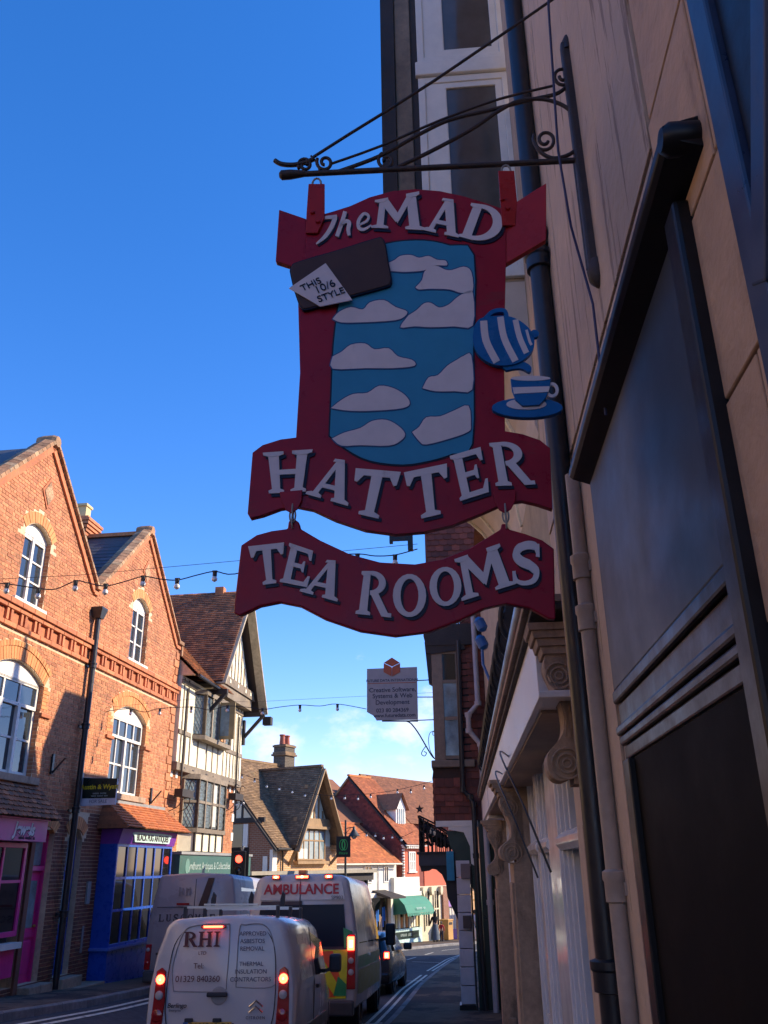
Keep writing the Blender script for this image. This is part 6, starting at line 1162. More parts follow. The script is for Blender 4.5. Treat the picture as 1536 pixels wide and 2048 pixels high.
bush('tree', 'dark green tree beyond the far shops at the end of the street', (9.2, 69, -3.2), 2.2, 2600, LEAF, trunk=1.3)
bush('tree', 'larger yellowing tree behind the street end rooftops', (17, 80, -3.5), 3.4, 3000, M('leaf_yellow', (.12, .11, .03), (.07, .08, .02), rough=.7, vary=.4, noise=None), trunk=1.6)
def litter_bin():
    u, w_ = 4.0, .8; p = F5.world(u, w_, 0); z = gz(p.x, p.y) + .12; r = tag(empty('litter_bin', (p.x, p.y, z), F5.rz), 'square tan litter bin standing by the sandstone wall', 'bin'); T_ = M('tan_bin', (.50, .27, .08), rough=.6, noise=(5, .1))
    MB(1).box(-.3, .3, -.3, .3, z + .05, z + 1.12).build('bin_body', T_, r, bevel=.02); MB(1).box(-.33, .33, -.33, .33, z + 1.12, z + 1.22).build('bin_lid', T_, r, bevel=.02); MB(1).box(-.2, .2, -.31, -.295, z + .9, z + 1.05).build('bin_opening', DTIMB, r); MB(1).box(-.26, .26, -.26, .26, z, z + .05).build('bin_plinth', DTIMB, r)
litter_bin()
def yellow_van():
    p = F5.world(7.6, 1.9, 0); z = gz(p.x, p.y) + .12; r = tag(empty('yellow_stall', (p.x, p.y, z), F5.rz), 'yellow box sided stall at the far end of the street', 'stall'); Y_ = M('yellow_paint', (.75, .42, .02), rough=.5)
    MB(1).box(-.8, .8, -.6, .6, z + .9, z + 2.3).build('stall_box', Y_, r, bevel=.04); [MB(1).box(a - .04, a + .04, b - .04, b + .04, z, z + .9).build('leg', DTIMB, r) for a in (-.7, .7) for b in (-.5, .5)]; MB(1).box(-.9, .9, -.7, .7, z + 2.3, z + 2.36).build('stall_roof', Y_, r)
yellow_van()
# ------------------------------------------------------------ posts, lamps, traffic light, boards
def traffic_light():
    x, y, _ = (0, 0, 0); d = ray(479, 1718); Y = 27.0; t = Y / d.y; X = d.x * t; zl = d.z * t + EYE; zb_ = gz(X, Y) + .12
    r = tag(empty('traffic_light', (X, Y, zb_)), 'traffic light showing red by the green antiques shopfront', 'traffic light')
    MB(1).tube([(0.06, .1, zb_), (0.06, .1, zl + .35)], .055, 10).build('pole', M('galvanised', (.25, .26, .27), rough=.5, metal=.6), r, smooth=True)
    MB(1).box(-.19, .19, -.1, .08, zl - .85, zl + .22).build('signal_head', BLKPAINT, r, bevel=.03); MB(1).box(-.26, .26, .08, .1, zl - .95, zl + .32).build('backing_board', BLKPAINT, r)
    for k in range(3):
        z = zl - .32 * k; on = k == 0
        MB(1).lathe((0, -.1, z), (0, -1, 0), [(.105, 0), (.10, .015), (.06, .03)], n=16).build('lens', M('red_signal', (.8, .02, .01), emit=(1, .04, .02), es=7, noise=None) if on else GLASSD, r, smooth=True)
        MB(1).tube([(.12 * math.cos(a), -.18, z + .12 * math.sin(a)) for a in [k2 * math.pi / 8 for k2 in range(9)]], .02, 5).build('hood', BLKPAINT, r)
traffic_light()
def street_lamp():
    Y = 39.0; d = ray(691, 1700); t = Y / d.y; X = d.x * t; zb_ = gz(X, Y) + .12; top = ray(692, 1640); zt = top.z * (Y / top.y) + EYE
    r = tag(empty('street_lamp', (X, Y, zb_)), 'tall thin street lamp with a bell shaped shade in front of the orange roof', 'street lamp'); I = M('lamp_iron', (.03, .035, .035), rough=.5)
    MB(1).tube([(0, 0, zb_), (0, 0, zt)], [.06, .04], 10).build('pole', I, r, smooth=True); MB(1).tube(spl([(0, 0, zt - .35), (.12, 0, zt - .32), (.3, 0, zt - .3), (.36, 0, zt - .36)], 4), .018, 6).build('lamp_arm', I, r); MB(1).tube([(.0, 0, zt - .55), (.2, 0, zt - .33)], .012, 6).build('lamp_stay', I, r)
    MB(1).lathe((.36, 0, zt - .36), (0, 0, -1), [(.04, -.1), (.06, 0), (.09, .06), (.2, .22), (.25, .28), (.23, .29), (.1, .12)], n=16).build('lamp_shade', I, r, smooth=True); MB(1).lathe((.36, 0, zt - .6), (0, 0, -1), [(.12, 0), (.13, .08), (.06, .16), (.01, .17)], n=12).build('lamp_glass', M('frosted_glass', (.5, .5, .48), rough=.3), r, smooth=True)
    # hanging green sign fixed to the same post
    a = ray(684, 1674); b = ray(701, 1707)
    s = tag(empty('green_emblem_sign', (X - .1, Y - .2, zt - 1.6)), 'black square sign with a bright green oval emblem on the lamp post', 'sign')
    zc = ray(685, 1693).z * (Y / ray(685, 1693).y) + EYE; o_ = -.02
    GR = M('emblem_green', (.04, .42, .08), rough=.4); zb2 = 0
    m = MB(1).box(-.28 - .0, .32, -.02, .02, zc - .42, zc + .4); m.build('sign_board', BLKPAINT, s, bevel=.01)
    MB(1).prism([ell(-.02, zc + .06, .13, .22, 0, 360, 20), ell(-.035, zc + .06, .095, .185, 0, 360, 20)[::-1]], -.03, -.022).build('emblem_ring', GR, s); MB(1).prism([ell(.07, zc + .06, .13, .22, 0, 360, 20), ell(.085, zc + .06, .095, .185, 0, 360, 20)[::-1]], -.034, -.031).build('emblem_ring', GR, s)
    text('~~~~~', s, .02, .03, zc - .27, .17, GR, -1)
    MB(1).box(.3, .34, 0, .03, zc + .25, zc + .3).box(.0, .1, 0, .2, zc + .3, zc + .33).build('sign_fixing', BLACKI, s)
street_lamp()
def estate_board():
    F6 = Frame(*FA.world(1.6, .12, 0).xy, 97.4, -1); r = F6.root('estate_board', 'Austin and Wyatt for sale board projecting from the brick building', 'sign', 2.9); A_ = F6.at; sg = -1
    P = [A_(165, 1555), A_(236, 1557), A_(231, 1609), A_(161, 1612)]; MB(sg).prism(P, -.02, .02).build('sign_board', M('board_white', (.62, .62, .68), rough=.5), r)
    P2 = [A_(168, 1556), A_(236, 1557), A_(231, 1596), A_(165, 1597)]; MB(sg).prism(P2, .02, .024).build('dark_panel', M('board_green', (.008, .02, .016), rough=.3), r)
    Yw = M('letter_yellow', (.65, .55, .02), rough=.5)
    for t, x, y, s_, mt in (('Austin & Wyatt', 200, 1574, .135, Yw), ('~~~~~~~~~~~~', 200, 1587, .05, M('letter_pale')), ('~~~~~~~~~~~~~~~~~~', 200, 1592, .04, M('letter_pale')), ('FOR SALE', 197, 1603, .095, M('letter_soft', (.16, .18, .25)))): q = A_(x, y); text(t, r, q[0], .026, q[1], s_, mt, sg, bold=.003 if s_ > .1 else 0)
    q = A_(200, 1553); MB(sg).tube([(-.05, -.03, P[0][1] + .1), (-.05, -.03, P[3][1] - .1)], .02, 6).box(P[0][0] - .3, P[1][0], -.05, -.02, P[0][1] - .15, P[0][1] - .1).build('board_pole', WHITE, r)
    return r
estate_board()
# ------------------------------------------------------------ festoon lights across the street
SOC = M('socket_black', (.015, .015, .02), rough=.5); BULB = M('bulb_glass', (.78, .76, .74), rough=.12, noise=None, spec=.8)
def festoon(label, pts, bulbs, Yfun, size, wire=None, white=False):
    P = []
    for px, py in pts: d = ray(px, py); t = Yfun(px) / d.y; P.append(Vector((d.x * t, d.y * t, d.z * t + EYE)))
    r = tag(empty('festoon_lights', tuple(P[0])), label, 'string lights', 'festoon lights hung across the street'); o = P[0]
    MB(1).tube(spl([tuple(p - Vector((o.x, o.y, 0))) for p in P], 4), size * .055, 5).build('cable', SOC, r, smooth=True)
    if wire:
        W = []
        for px, py in wire: d = ray(px, py); t = Yfun(px) / d.y; W.append((d.x * t - o.x, d.y * t - o.y, d.z * t + EYE))
        MB(1).tube(W, size * .025, 4).build('support_wire', SOC, r)
    s0 = None; ZB[r.name] = 0
    for px, py in bulbs:
        d = ray(px, py); t = Yfun(px) / d.y; p = (d.x * t - o.x, d.y * t - o.y, d.z * t + EYE - o.z)
        if s0 is None:
            a = MB(1).tube([(0, 0, 0), (0, 0, -size * .5)], size * .2, 8).box(-size * .22, size * .22, -size * .1, size * .1, -size * .06, size * .03).build('bulb_socket', SOC, r); b = MB(1).lathe((0, 0, -size * .5), (0, 0, -1), [(size * .15, 0), (size * .26, size * .2), (size * .24, size * .38), (size * .1, size * .5)], n=10).build('bulb', BULB, a, smooth=True); s0 = (a, b)
        else:
            a = s0[0].copy(); b = s0[1].copy(); col.objects.link(a); col.objects.link(b); a.parent = r; b.parent = a
        a.location = p
    return r
festoon('nearest string of dark socketed bulbs crossing in front of the brick gables', [(-40, 1164), (15, 1168), (78, 1177), (112, 1178), (152, 1162), (180, 1167), (212, 1172), (250, 1163), (287, 1153), (320, 1158), (355, 1160), (395, 1150), (430, 1143), (470, 1148), (560, 1122), (640, 1112), (715, 1108), (750, 1112), (790, 1110), (835, 1098)],
        [(15, 1166), (78, 1176), (152, 1161), (212, 1168), (287, 1152), (355, 1157), (430, 1142), (508, 1136), (715, 1108), (790, 1110)], lambda x: 11.0, .15, wire=[(-40, 1160), (160, 1150), (470, 1122), (835, 1088)])
festoon('middle string of bulbs from the timber framed building towards the office sign', [(110, 1425), (150, 1420), (165, 1423), (205, 1424), (230, 1420), (262, 1418), (290, 1424), (320, 1417), (385, 1414), (420, 1420), (455, 1412), (500, 1415), (525, 1419), (560, 1414), (600, 1410), (640, 1412), (675, 1408), (733, 1418)],
        [(152, 1418), (207, 1420), (262, 1418), (320, 1417), (383, 1413), (455, 1411), (525, 1417), (600, 1411), (675, 1409), (826, 1400)], lambda x: 20.5, .15, wire=[(110, 1425), (385, 1398), (500, 1404), (733, 1392), (868, 1385)])
z5 = lambda L: [(440 + x / 2.954, 1440 + y / 2.954) for x, y in L]
festoon('upper far string of small white bulbs over the brown roofs', z5([(60, 300), (130, 320), (350, 390), (502, 428), (657, 447), (737, 443), (890, 435), (1048, 412), (1205, 375), (1300, 345)]), z5([(60, 300), (130, 320), (205, 345), (277, 374), (350, 390), (427, 408), (502, 428), (657, 445), (737, 443), (815, 447), (890, 436), (1048, 408), (1127, 408), (1205, 386)]), lambda x: 34.0, .16)
festoon('lower far string of small white bulbs in front of the maroon gable', z5([(610, 640), (650, 655), (795, 672), (865, 662), (917, 665), (965, 680), (1017, 675), (1072, 690), (1140, 660)]), z5([(610, 645), (650, 655), (795, 672), (865, 663), (917, 665), (965, 680), (1017, 675), (1072, 690)]), lambda x: 44.0, .2)
festoon('short string of tiny bulbs under the side gable of the brown roofed house', z5([(85, 485), (110, 488), (140, 475)]), z5([(100, 484), (122, 486), (140, 474)]), lambda x: 33.0, .14)

def near_left_building():  # out-of-view neighbour, added to block sky and bounce warm light
    F7 = Frame(-6.95, 18, 7.4, -1); r = F7.root('cream_building', 'unseen cream rendered three storey building before the brick gables on the left', 'building', .2)
    MB(-1).box(-40, -9.25, -7, 0, -.6, 8.6).build('wall', M('warm_render', (.62, .42, .26), rough=.85, noise=(3, .1)), r)
    MB(-1).add([(-40, .4, 8.6), (-9.25, .4, 8.6), (-9.25, -3.5, 11), (-40, -3.5, 11), (-9.25, -7.4, 8.6), (-40, -7.4, 8.6)], [(0, 1, 2, 3), (3, 2, 4, 5), (1, 4, 2)]).build('roof', TILE, r)
    for k in range(8):
        for z in (1.0, 3.9, 6.4): sash(r, -1, -12.5 - 3.4 * k, -11.2 - 3.4 * k, z, z + 1.5, .005, 2, 2, WHITE, GLASS, sill=.1)
near_left_building()
# ------------------------------------------------------------ vehicles: local x right, y forward, z up from the road
VW = M('van_white', (.60, .575, .58), rough=.22, noise=(1.5, .04), coat=.35, stain=((.32, .29, .27), (2, 2, 3), .56, .25, .35)); VG = M('sprinter_silver', (.36, .33, .34), rough=.3, noise=(1.5, .06), coat=.3)
RUB = M('rubber', (.02, .02, .022), rough=.75); BUMP = M('grey_bumper', (.06, .06, .065), rough=.6); CHR = M('chrome', (.6, .6, .62), rough=.15, metal=1); REDL = M('red_lens', (.35, .01, .01), rough=.12, noise=None, spec=.8); LIT = M('lit_brake', (.8, .05, .03), emit=(1, .07, .03), es=9, noise=None); LITC = M('lit_core', (1, .4, .15), emit=(1, .42, .14), es=16, noise=None); LENSC = M('clear_lens', (.45, .42, .42), rough=.15); AMB = M('plate_yellow', (.62, .36, .04), rough=.5, noise=(9, .1)); INK = M('ink', (.02, .02, .03), rough=.5); VGL = M('van_glass', (.008, .009, .014), rough=.08, noise=None, spec=.28)
def vroot(name, label, cat, X, Y, head, zoff=0.0):
    z = gz(X, Y + 2) + .057 * 2 + zoff; r = empty(name, (X, Y, z), rot=(-.054, 0, -R_(head))); ZB[r.name] = 0; return tag(r, label, cat)
def section(hw, h, zb, tum, rt, belt=.5, n=5):
    zs = [(0, zb), (hw * .93, zb), (hw * .985, zb + .06), (hw, zb + (h - zb) * .25), (hw, zb + (h - zb) * belt)]
    x1 = hw - tum; zs.append((hw - tum * .45, zb + (h - zb) * (belt + (1 - belt) * .5)))
    for i in range(n + 1): a = math.pi / 2 * i / n; zs.append((x1 - rt + rt * math.cos(a), h - rt * .8 + rt * .8 * math.sin(a)))
    zs.append((0, h + .03)); return zs
def loft(r, name, mat, stations):
    m = MB(1); rings = []
    for y, sec, lean in stations:
        h = max(z for _, z in sec); rings.append([(x, y + lean * (z / h), z) for x, z in sec] + [(-x, y + lean * (z / h), z) for x, z in reversed(sec[1:-1])])
    n = len(rings[0]); vs = [v for g in rings for v in g]; fs = [(i * n + k, i * n + (k + 1) % n, (i + 1) * n + (k + 1) % n, (i + 1) * n + k) for i in range(len(rings) - 1) for k in range(n)] + [tuple(range(n))[::-1], tuple(range((len(rings) - 1) * n, len(rings) * n))]
    m.add(vs, fs); return m.build(name, mat, r, smooth=True)
def wheel(r, x, y, R, wd):
    s = 1 if x > 0 else -1; w_ = MB(1).lathe((x, y, R), (s, 0, 0), [(R * .6, -wd / 2), (R * .95, -wd / 2), (R, -wd * .38), (R, wd * .38), (R * .95, wd / 2), (R * .66, wd / 2), (R * .62, wd * .3)], n=24).build('wheel', RUB, r, smooth=True)
    MB(1).lathe((x, y, R), (s, 0, 0), [(R * .64, 0), (R * .62, wd * .36), (R * .2, wd * .28), (R * .12, wd * .42)], n=20).build('rim', M('rim_grey', (.3, .3, .3), rough=.35, metal=.7), w_, smooth=True)
    MB(1).lathe((x - s * .05, y, R + .02), (s, 0, 0), [(R * 1.22, -wd * .3), (R * 1.22, wd / 2 + .01)], n=24).build('wheel_arch', INK, r)
def tail(r, poly, y, mats, name='rear_light'):
    b = MB(1).prism(poly, y - .03, y + .06).build(name, REDL, r, bevel=.01)
    for (cx_, cz_, rad, mt) in mats: MB(1).lathe((cx_, y - .03, cz_), (0, -1, 0), [(rad, 0), (rad * .9, .012), (rad * .4, .02)], n=14).build('lamp', mt, b, smooth=True)
    return b
def vtext(s, r, x, y, z, size, mat, **k): return text(s, r, x, -y, z, size, mat, -1, **k)
def vglyphs(s, r, x0, z0, w_, h, y, mat, gap=.12):
    n = len(s); x = x0
    for ch in s:
        ww = w_ * (.55 if ch == 'I' else 1.0)
        letter(ch, [(x, z0 + h), (x + ww, z0 + h), (x + ww, z0), (x, z0)], r, -y - .004, mat=mat, shadow=None, th=.003, mp=lambda a, b: (a, b)); x += ww + w_ * gap
def rhi_van():
    r = vroot('white_van', 'small white van with RHI lettering, roof bars and lit brake lights', 'van', -2.06, 11.75, 3.2); H = 1.80; hw = .905
    S_ = lambda k, h, t=.13, rt=.2, zb=.28: section(hw * k, h, zb, t, rt)
    loft(r, 'body', VW, [(.0, S_(.93, H - .06), .05), (.012, S_(.965, H - .03), .05), (.045, S_(.985, H - .01), .05), (.12, S_(1, H), .04), (1.2, S_(1, H + .02), 0), (2.4, S_(1, H), 0), (2.95, S_(.99, H - .06), -.05), (3.35, S_(.98, 1.35, .08, .12), -.1), (3.6, S_(.97, 1.08, .05, .1), -.05), (4.15, S_(.93, .92, .05, .12), 0), (4.36, S_(.84, .72, .04, .1), 0)])
    for x in (-.78, .78): wheel(r, x, .78, .31, .19); wheel(r, x, 3.5, .31, .19)
    yb = .028
    # door edges, split and pressed panels
    MB(1).tube([(.12, yb - .002, .56), (.12, yb + .035, 1.66)], .006, 5).build('door_split', INK, r)
    def ring(pts, rr=.007, y=.012, mt=None, nm='door_pressing'): 
        P = spl([(a, y + .035 * (c / 1.8), c) for a, c in pts + [pts[0]]], 4); MB(1).tube(P, rr, 5).build(nm, mt or M('van_seam', (.33, .31, .31), rough=.4), r)
    ring([(-.58, .88), (-.62, 1.15), (-.52, 1.52), (-.35, 1.60), (.0, 1.61), (.06, 1.55), (.06, 1.0), (.0, .88)]); ring([(.18, .92), (.18, 1.54), (.26, 1.60), (.48, 1.60), (.60, 1.45), (.66, 1.1), (.62, .92)])
    for s in (-1, 1): MB(1).tube(spl([(s * .60, .006, .54), (s * .66, .008, .8), (s * .66, .02, 1.2), (s * .62, .04, 1.5), (s * .50, .055, 1.68)], 4), .006, 5).build('door_edge', INK, r)
    for s in (-1, 1):
        x = s * .755
        tail(r, [(x - .075, .52), (x + .085 * s if s > 0 else x + .065, .52), (x + .08, .78), (x + .06, 1.1), (x + .01, 1.14), (x - .05, 1.1), (x - .06, .8)], .035, [(x + .005, 1.01, .055, LIT), (x + .005, 1.01, .03, LITC), (x + .005, .84, .05, LENSC), (x + .0, .63, .07, REDL)])
    MB(1).box(-.30, .02, -.0, .03, 1.615, 1.65).build('high_brake_light', REDL, r, bevel=.01); MB(1).box(-.26, -.02, -.012, .0, 1.62, 1.645).build('lamp', LIT, r)
    MB(1).lathe((-.02, .02, .83), (0, -1, 0), [(.10, 0), (.08, .004)], n=20).build('handle_recess', M('van_seam'), r); MB(1).box(-.16, .09, -.04, .0, .82, .87).build('door_handle', INK, r, bevel=.012)
    for x in (-.36, -.02): MB(1).box(x - .05, x + .05, -.03, .01, .54, .6).build('hinge', INK, r, bevel=.01)
    MB(1).box(-.42, .16, -.03, .0, .42, .53).build('number_plate', AMB, r, bevel=.004); MB(1).box(-.42, -.36, -.034, -.03, .42, .53).build('plate_band', M('socket_blue'), r); vtext('YW63 AOU', r, -.1, -.034, .47, .115, INK, bold=.004)
    MB(1).box(-.86, .86, -.08, .12, .2, .40).build('bumper', BUMP, r, bevel=.04)
    DR = M('maroon_letter', (.09, .008, .02), rough=.4); NV = M('navy_letter', (.05, .05, .11), rough=.4)
    vglyphs('RHI', r, -.50, 1.36, .17, .17, .008, DR, .08); vtext('LTD', r, -.255, .0, 1.29, .055, DR); vtext('Tel:', r, -.29, .0, 1.15, .085, DR); vtext('01329 840360', r, -.29, -.004, 1.01, .095, DR)
    for k, t in enumerate(('APPROVED', 'ASBESTOS', 'REMOVAL', '', 'THERMAL', 'INSULATION', 'CONTRACTORS')):
        if t: vtext(t, r, .36, .004 - k * .002, 1.50 - k * .083, .068, NV)
    vtext('Berlingo', r, -.52, .0, .73, .07, INK, shear=.2, bold=.001); vtext('Enterprise', r, -.54, .0, .68, .035, INK); vtext('CITROEN', r, .44, -.005, .60, .045, INK, space=1.3)
    for k in (0, 1): MB(1).tube([(.36, .0, .655 + k * .06), (.44, -.006, .72 + k * .06), (.52, .0, .655 + k * .06)], .010, 6).build('chevron_badge', CHR, r)
    vtext('CHAS', r, .42, -.005, .47, .07, M('blue_letter', (.02, .03, .3)), bold=.003); MB(1).tube([(.41 + .12 * math.cos(a), -.004, .47 + .055 * math.sin(a)) for a in [R_(30 + 300 * k / 14) for k in range(15)]], .006, 5).build('badge_ring', M('blue_letter'), r)
    # side glazing, mirror, trims
    for s in (-1, 1):
        MB(1).add([(s * (hw + .004 - .0), .5, 1.08), (s * (hw + .004), 1.55, 1.08), (s * (hw - .10), 1.5, 1.62), (s * (hw - .10), .62, 1.60)], [(0, 1, 2, 3)]).build('side_panel_line', M('van_white_dull', (.45, .43, .43), rough=.3), r)
        MB(1).add([(s * (hw + .003), 1.85, 1.08), (s * (hw + .003), 3.1, 1.04), (s * (hw - .06), 2.75, 1.5), (s * (hw - .108), 1.9, 1.62)], [(0, 1, 2, 3)]).build('side_window', VGL, r)
        MB(1).tube([(s * (hw + .004), 1.7, .4), (s * (hw + .006), 1.7, 1.0), (s * (hw - .1), 1.75, 1.68)], .006, 5).build('door_gap', INK, r); MB(1).box(s * (hw + .03) - .02, s * (hw + .03) + .02, 1.85, 2.05, .92, .97).build('door_handle', INK, r, bevel=.01)
        mm = MB(1).box(-.09, .09, -.06, .07, -.12, .13).build('door_mirror', BUMP, r, bevel=.04); mm.location = (s * (hw + .15), 2.95, 1.18); MB(1).beam((s * hw, 2.95, 1.08), (s * (hw + .12), 2.95, 1.12), .05, .05).build('mirror_arm', BUMP, r)
        MB(1).box(s * hw - .015, s * hw + .015, .9, 3.1, .42, .56).build('side_trim', BUMP, r, bevel=.01)
    for ch in list(r.children):
        nm = ch.name.split('.')[0]
        if nm in ('lettering', 'rear_light', 'number_plate', 'plate_band', 'handle_recess', 'hinge', 'chevron_badge', 'badge_ring', 'letter', 'door_pressing') or (nm == 'door_handle' and ch.data.vertices[0].co.y < .3): ch.location.z += .12
        if nm in ('number_plate', 'plate_band') or (nm == 'lettering' and ch.matrix_basis.translation.z < .62): ch.location.z += .03
        if nm == 'high_brake_light' or (nm == 'lamp' and ch.parent == r): ch.location.z += .07
    # roof bars
    for y in (.35, 1.35, 2.3):
        MB(1).beam((-.62, y, 1.93), (.62, y, 1.93), .05, .025).build('roof_bar', M('bar_alloy', (.45, .45, .46), rough=.35, metal=.8), r)
        for s in (-1, 1): MB(1).box(s * .6 - .02, s * .6 + .02, y - .03, y + .03, 1.76, 1.94).build('bar_foot', INK, r); 
    for x in (-.30, .2, .62): MB(1).prism([(x - .025, 1.94), (x + .025, 1.94), (x + .03, 2.08), (x - .0, 2.12), (x - .03, 2.02)], .55, .60).build('load_stop', INK, r)
    MB(1).beam((-.35, .3, 1.96), (.35, .3, 1.955), .03, .02).build('rear_roller', M('bar_alloy'), r)
rhi_van()
def luscombe_van():
    r = vroot('silver_van', 'tall pale grey panel van lettered Luscombe in the left hand lane', 'van', -4.28, 20.4, 7, -.12); H = 2.38; hw = .985
    S_ = lambda k, h, t=.14, rt=.14, zb=.38: section(hw * k, h, zb, t, rt)
    loft(r, 'body', VG, [(.0, S_(.96, H - .04), .06), (.02, S_(.985, H - .02), .06), (.08, S_(1, H), .05), (3.4, S_(1, H + .02), 0), (4.4, S_(.99, H - .06), -.2), (4.9, S_(.97, 1.6, .1, .12), -.2), (5.3, S_(.95, 1.2, .06, .1), 0), (5.6, S_(.88, .9, .04, .1), 0)])
    for x in (-.83, .83): wheel(r, x, 1.0, .34, .22); wheel(r, x, 4.4, .34, .22)
    MB(1).tube([(.02, .0, .6), (.02, .058, 2.28)], .007, 5).build('door_split', INK, r); MB(1).beam((-.80, .005, 1.72), (.80, .005, 1.72), .012, .012).build('door_crease', INK, r)
    MB(1).add([(.12, .015, 1.74), (.30, .015, 1.74), (.44, .028, 2.30), (.30, .028, 2.30)], [(0, 1, 2, 3)]).build('dark_stripe', M('stripe_maroon', (.04, .015, .025), rough=.4), r)
    LB = M('luscombe_ink', (.05, .045, .06), rough=.5); vglyphs('LUSCOMBE', r, -.74, 1.44, .12, .14, -.0, LB, .35)
    vtext('~~~~~~~~~~~~~', r, -.3, -.006, 1.06, .08, M('faint_ink', (.16, .15, .16)), space=1.2); vtext('~~~~~~~~~', r, -.52, -.01, .86, .05, LB); vtext('~~~~~~~~', r, -.5, -.012, .52, .1, M('faint_ink'), space=1.4); vtext('~~~', r, -.2, .005, 2.02, .28, M('faint_ink2', (.27, .25, .25)), shear=.4)
    MB(1).box(-.36, -.08, -.02, .0, 1.76, 1.80).build('high_brake_light', REDL, r); MB(1).box(-.62, -.1, -.03, 0, .62, .76).build('number_plate', AMB, r); vtext('YS', r, -.5, -.034, .69, .12, INK, bold=.003); MB(1).box(-.72, .0, -.03, 0, .80, .84).build('plate_trim', INK, r)
    MB(1).box(-.95, .95, -.1, .1, .28, .5).build('bumper', BUMP, r, bevel=.04)
    for s in (-1, 1): tail(r, [(s * .9 - .06, .52), (s * .9 + .06, .52), (s * .9 + .06, 1.0), (s * .9 - .05, 1.0)], .0, [(s * .9, .9, .04, LENSC), (s * .9, .65, .045, REDL)])
    for s in (-1, 1):
        MB(1).add([(s * (hw + .004), .55, 1.3), (s * (hw + .004), 2.6, 1.3), (s * (hw - .105), 2.6, 2.12), (s * (hw - .105), .62, 2.12)], [(0, 1, 2, 3)]).build('side_window', M('van_glass_pale', (.35, .45, .55), rough=.1, spec=.9), r)
        mm = MB(1).box(-.1, .1, -.06, .06, -.2, .2).build('door_mirror', BUMP, r, bevel=.03); mm.location = (s * (hw + .2), 4.5, 1.45)
luscombe_van()
def ambulance():
    r = vroot('ambulance', 'white ambulance with lit rear lights and yellow and orange chevrons', 'ambulance', -1.62, 16.95, 4.6); H = 2.56; hw = 1.02
    S_ = lambda k, h, t=.16, rt=.2, zb=.4: section(hw * k, h, zb, t, rt)
    W_ = M('ambulance_white', (.55, .53, .52), rough=.25, coat=.3, noise=(1.5, .06))
    loft(r, 'body', W_, [(.0, S_(.94, H - .08), .1), (.02, S_(.97, H - .04), .1), (.07, S_(.99, H - .01), .09), (.2, S_(1, H), .06), (3.6, S_(1, H + .03), 0), (4.3, S_(.99, H - .1), -.1), (4.9, S_(.97, 1.75, .1, .12), -.2), (5.4, S_(.95, 1.25, .06, .1), 0), (5.85, S_(.86, .9, .04, .1), 0)])
    for x in (-.86, .86): wheel(r, x, 1.15, .35, .22); wheel(r, x, 4.7, .35, .22)
    yb = lambda z: -.012 + .1 * z / H
    def panel(L, nm, mt, d=.012, par=r): MB(1).add([(x, yb(z) - d, z) for x, z in L] + [(x, yb(z) + .02, z) for x, z in L], [tuple(range(len(L))), tuple(range(len(L), 2 * len(L)))[::-1]] + [(i, (i + 1) % len(L), len(L) + (i + 1) % len(L), len(L) + i) for i in range(len(L))]).build(nm, mt, par)
    panel([(-.80, 1.38), (.84, 1.38), (.78, 2.06), (-.74, 2.06)], 'rear_window', M('tinted_rear_glass', (.008, .012, .028), rough=.25, spec=.15, noise=None)); panel([(-.74, 2.06), (.02, 2.06), (.02, 2.12), (-.73, 2.12)], 'tint_band', M('stripe_maroon'))
    panel([(-.82, 1.34), (.85, 1.34), (.85, 1.38), (-.82, 1.38)], 'lower_tint', M('stripe_maroon'), .01)
    YL = M('hi_vis_yellow', (.62, .62, .02), rough=.35); OG = M('hi_vis_orange', (.70, .10, .02), rough=.35)
    panel([(-.85, .58), (.84, .58), (.86, 1.33), (-.83, 1.33)], 'yellow_panel', YL, .008)
    for k in range(4):
        x = 1.12 - k * .52
        for sx in (1, -1):
            L = [(x - .2, .60), (x + .06, .60), (x - .52, 1.31), (x - .78, 1.31)] if sx > 0 else None
            if L:
                L = [(max(-.82, min(.83, a)), b) for a, b in L]
                if max(a for a, _ in L) - min(a for a, _ in L) > .1: panel(L, 'orange_chevron', OG, .014)
    panel([(.62, .62), (.84, .62), (.84, .8), (.70, .92)], 'green_check', M('amb_green', (.02, .25, .08), rough=.4), .018); panel([(.80, 1.36), (.96, 1.36), (.94, 1.62), (.78, 1.68)], 'green_check', M('amb_green'), .02)
    panel([(-.76, 2.14), (.80, 2.14), (.74, 2.44), (-.70, 2.44)], 'header_panel', W_, .006)
    vtext('AMBULANCE', r, .0, .055, 2.31, .235, M('amb_red', (.42, .02, .04), rough=.4), bold=.006); vtext('SP903', r, .66, .05, 2.17, .09, M('faint_ink'))
    MB(1).tube([(-.02, -.005, .55), (-.02, .07, 2.45)], .008, 5).build('door_split', INK, r)
    for s, a, b in ((-1, -.55, -.40), (0, -.12, .14), (1, .42, .58)): l = MB(1).box(a, b, .04, .1, 2.49, 2.56).build('roof_light', REDL, r, bevel=.01); MB(1).box(a + .02, b - .02, .03, .04, 2.505, 2.545).build('lamp', LIT, l); MB(1).box((a + b) / 2 - .02, (a + b) / 2 + .02, .022, .03, 2.51, 2.54).build('lamp_core', LITC, l)
    for s in (-1, 1):
        x = s * .925; tail(r, [(x - .075, .72), (x + .075, .72), (x + .07, 1.58), (x - .06, 1.58)], .03, [(x, .98, .05, LENSC), (x, 1.16, .05, LENSC)])
        MB(1).box(x - .065, x + .06, -.02, .0, 1.32, 1.54).build('brake_light', LIT, r, bevel=.01); MB(1).box(x - .03, x + .03, -.028, -.02, 1.37, 1.48).build('lamp_core', LITC, r)
        MB(1).box(x - .06, x + .06, -.012, .0, .76, .84).build('reflector', REDL, r)
    MB(1).box(-.98, .98, -.14, .12, .32, .55).build('step_bumper', BUMP, r, bevel=.03)
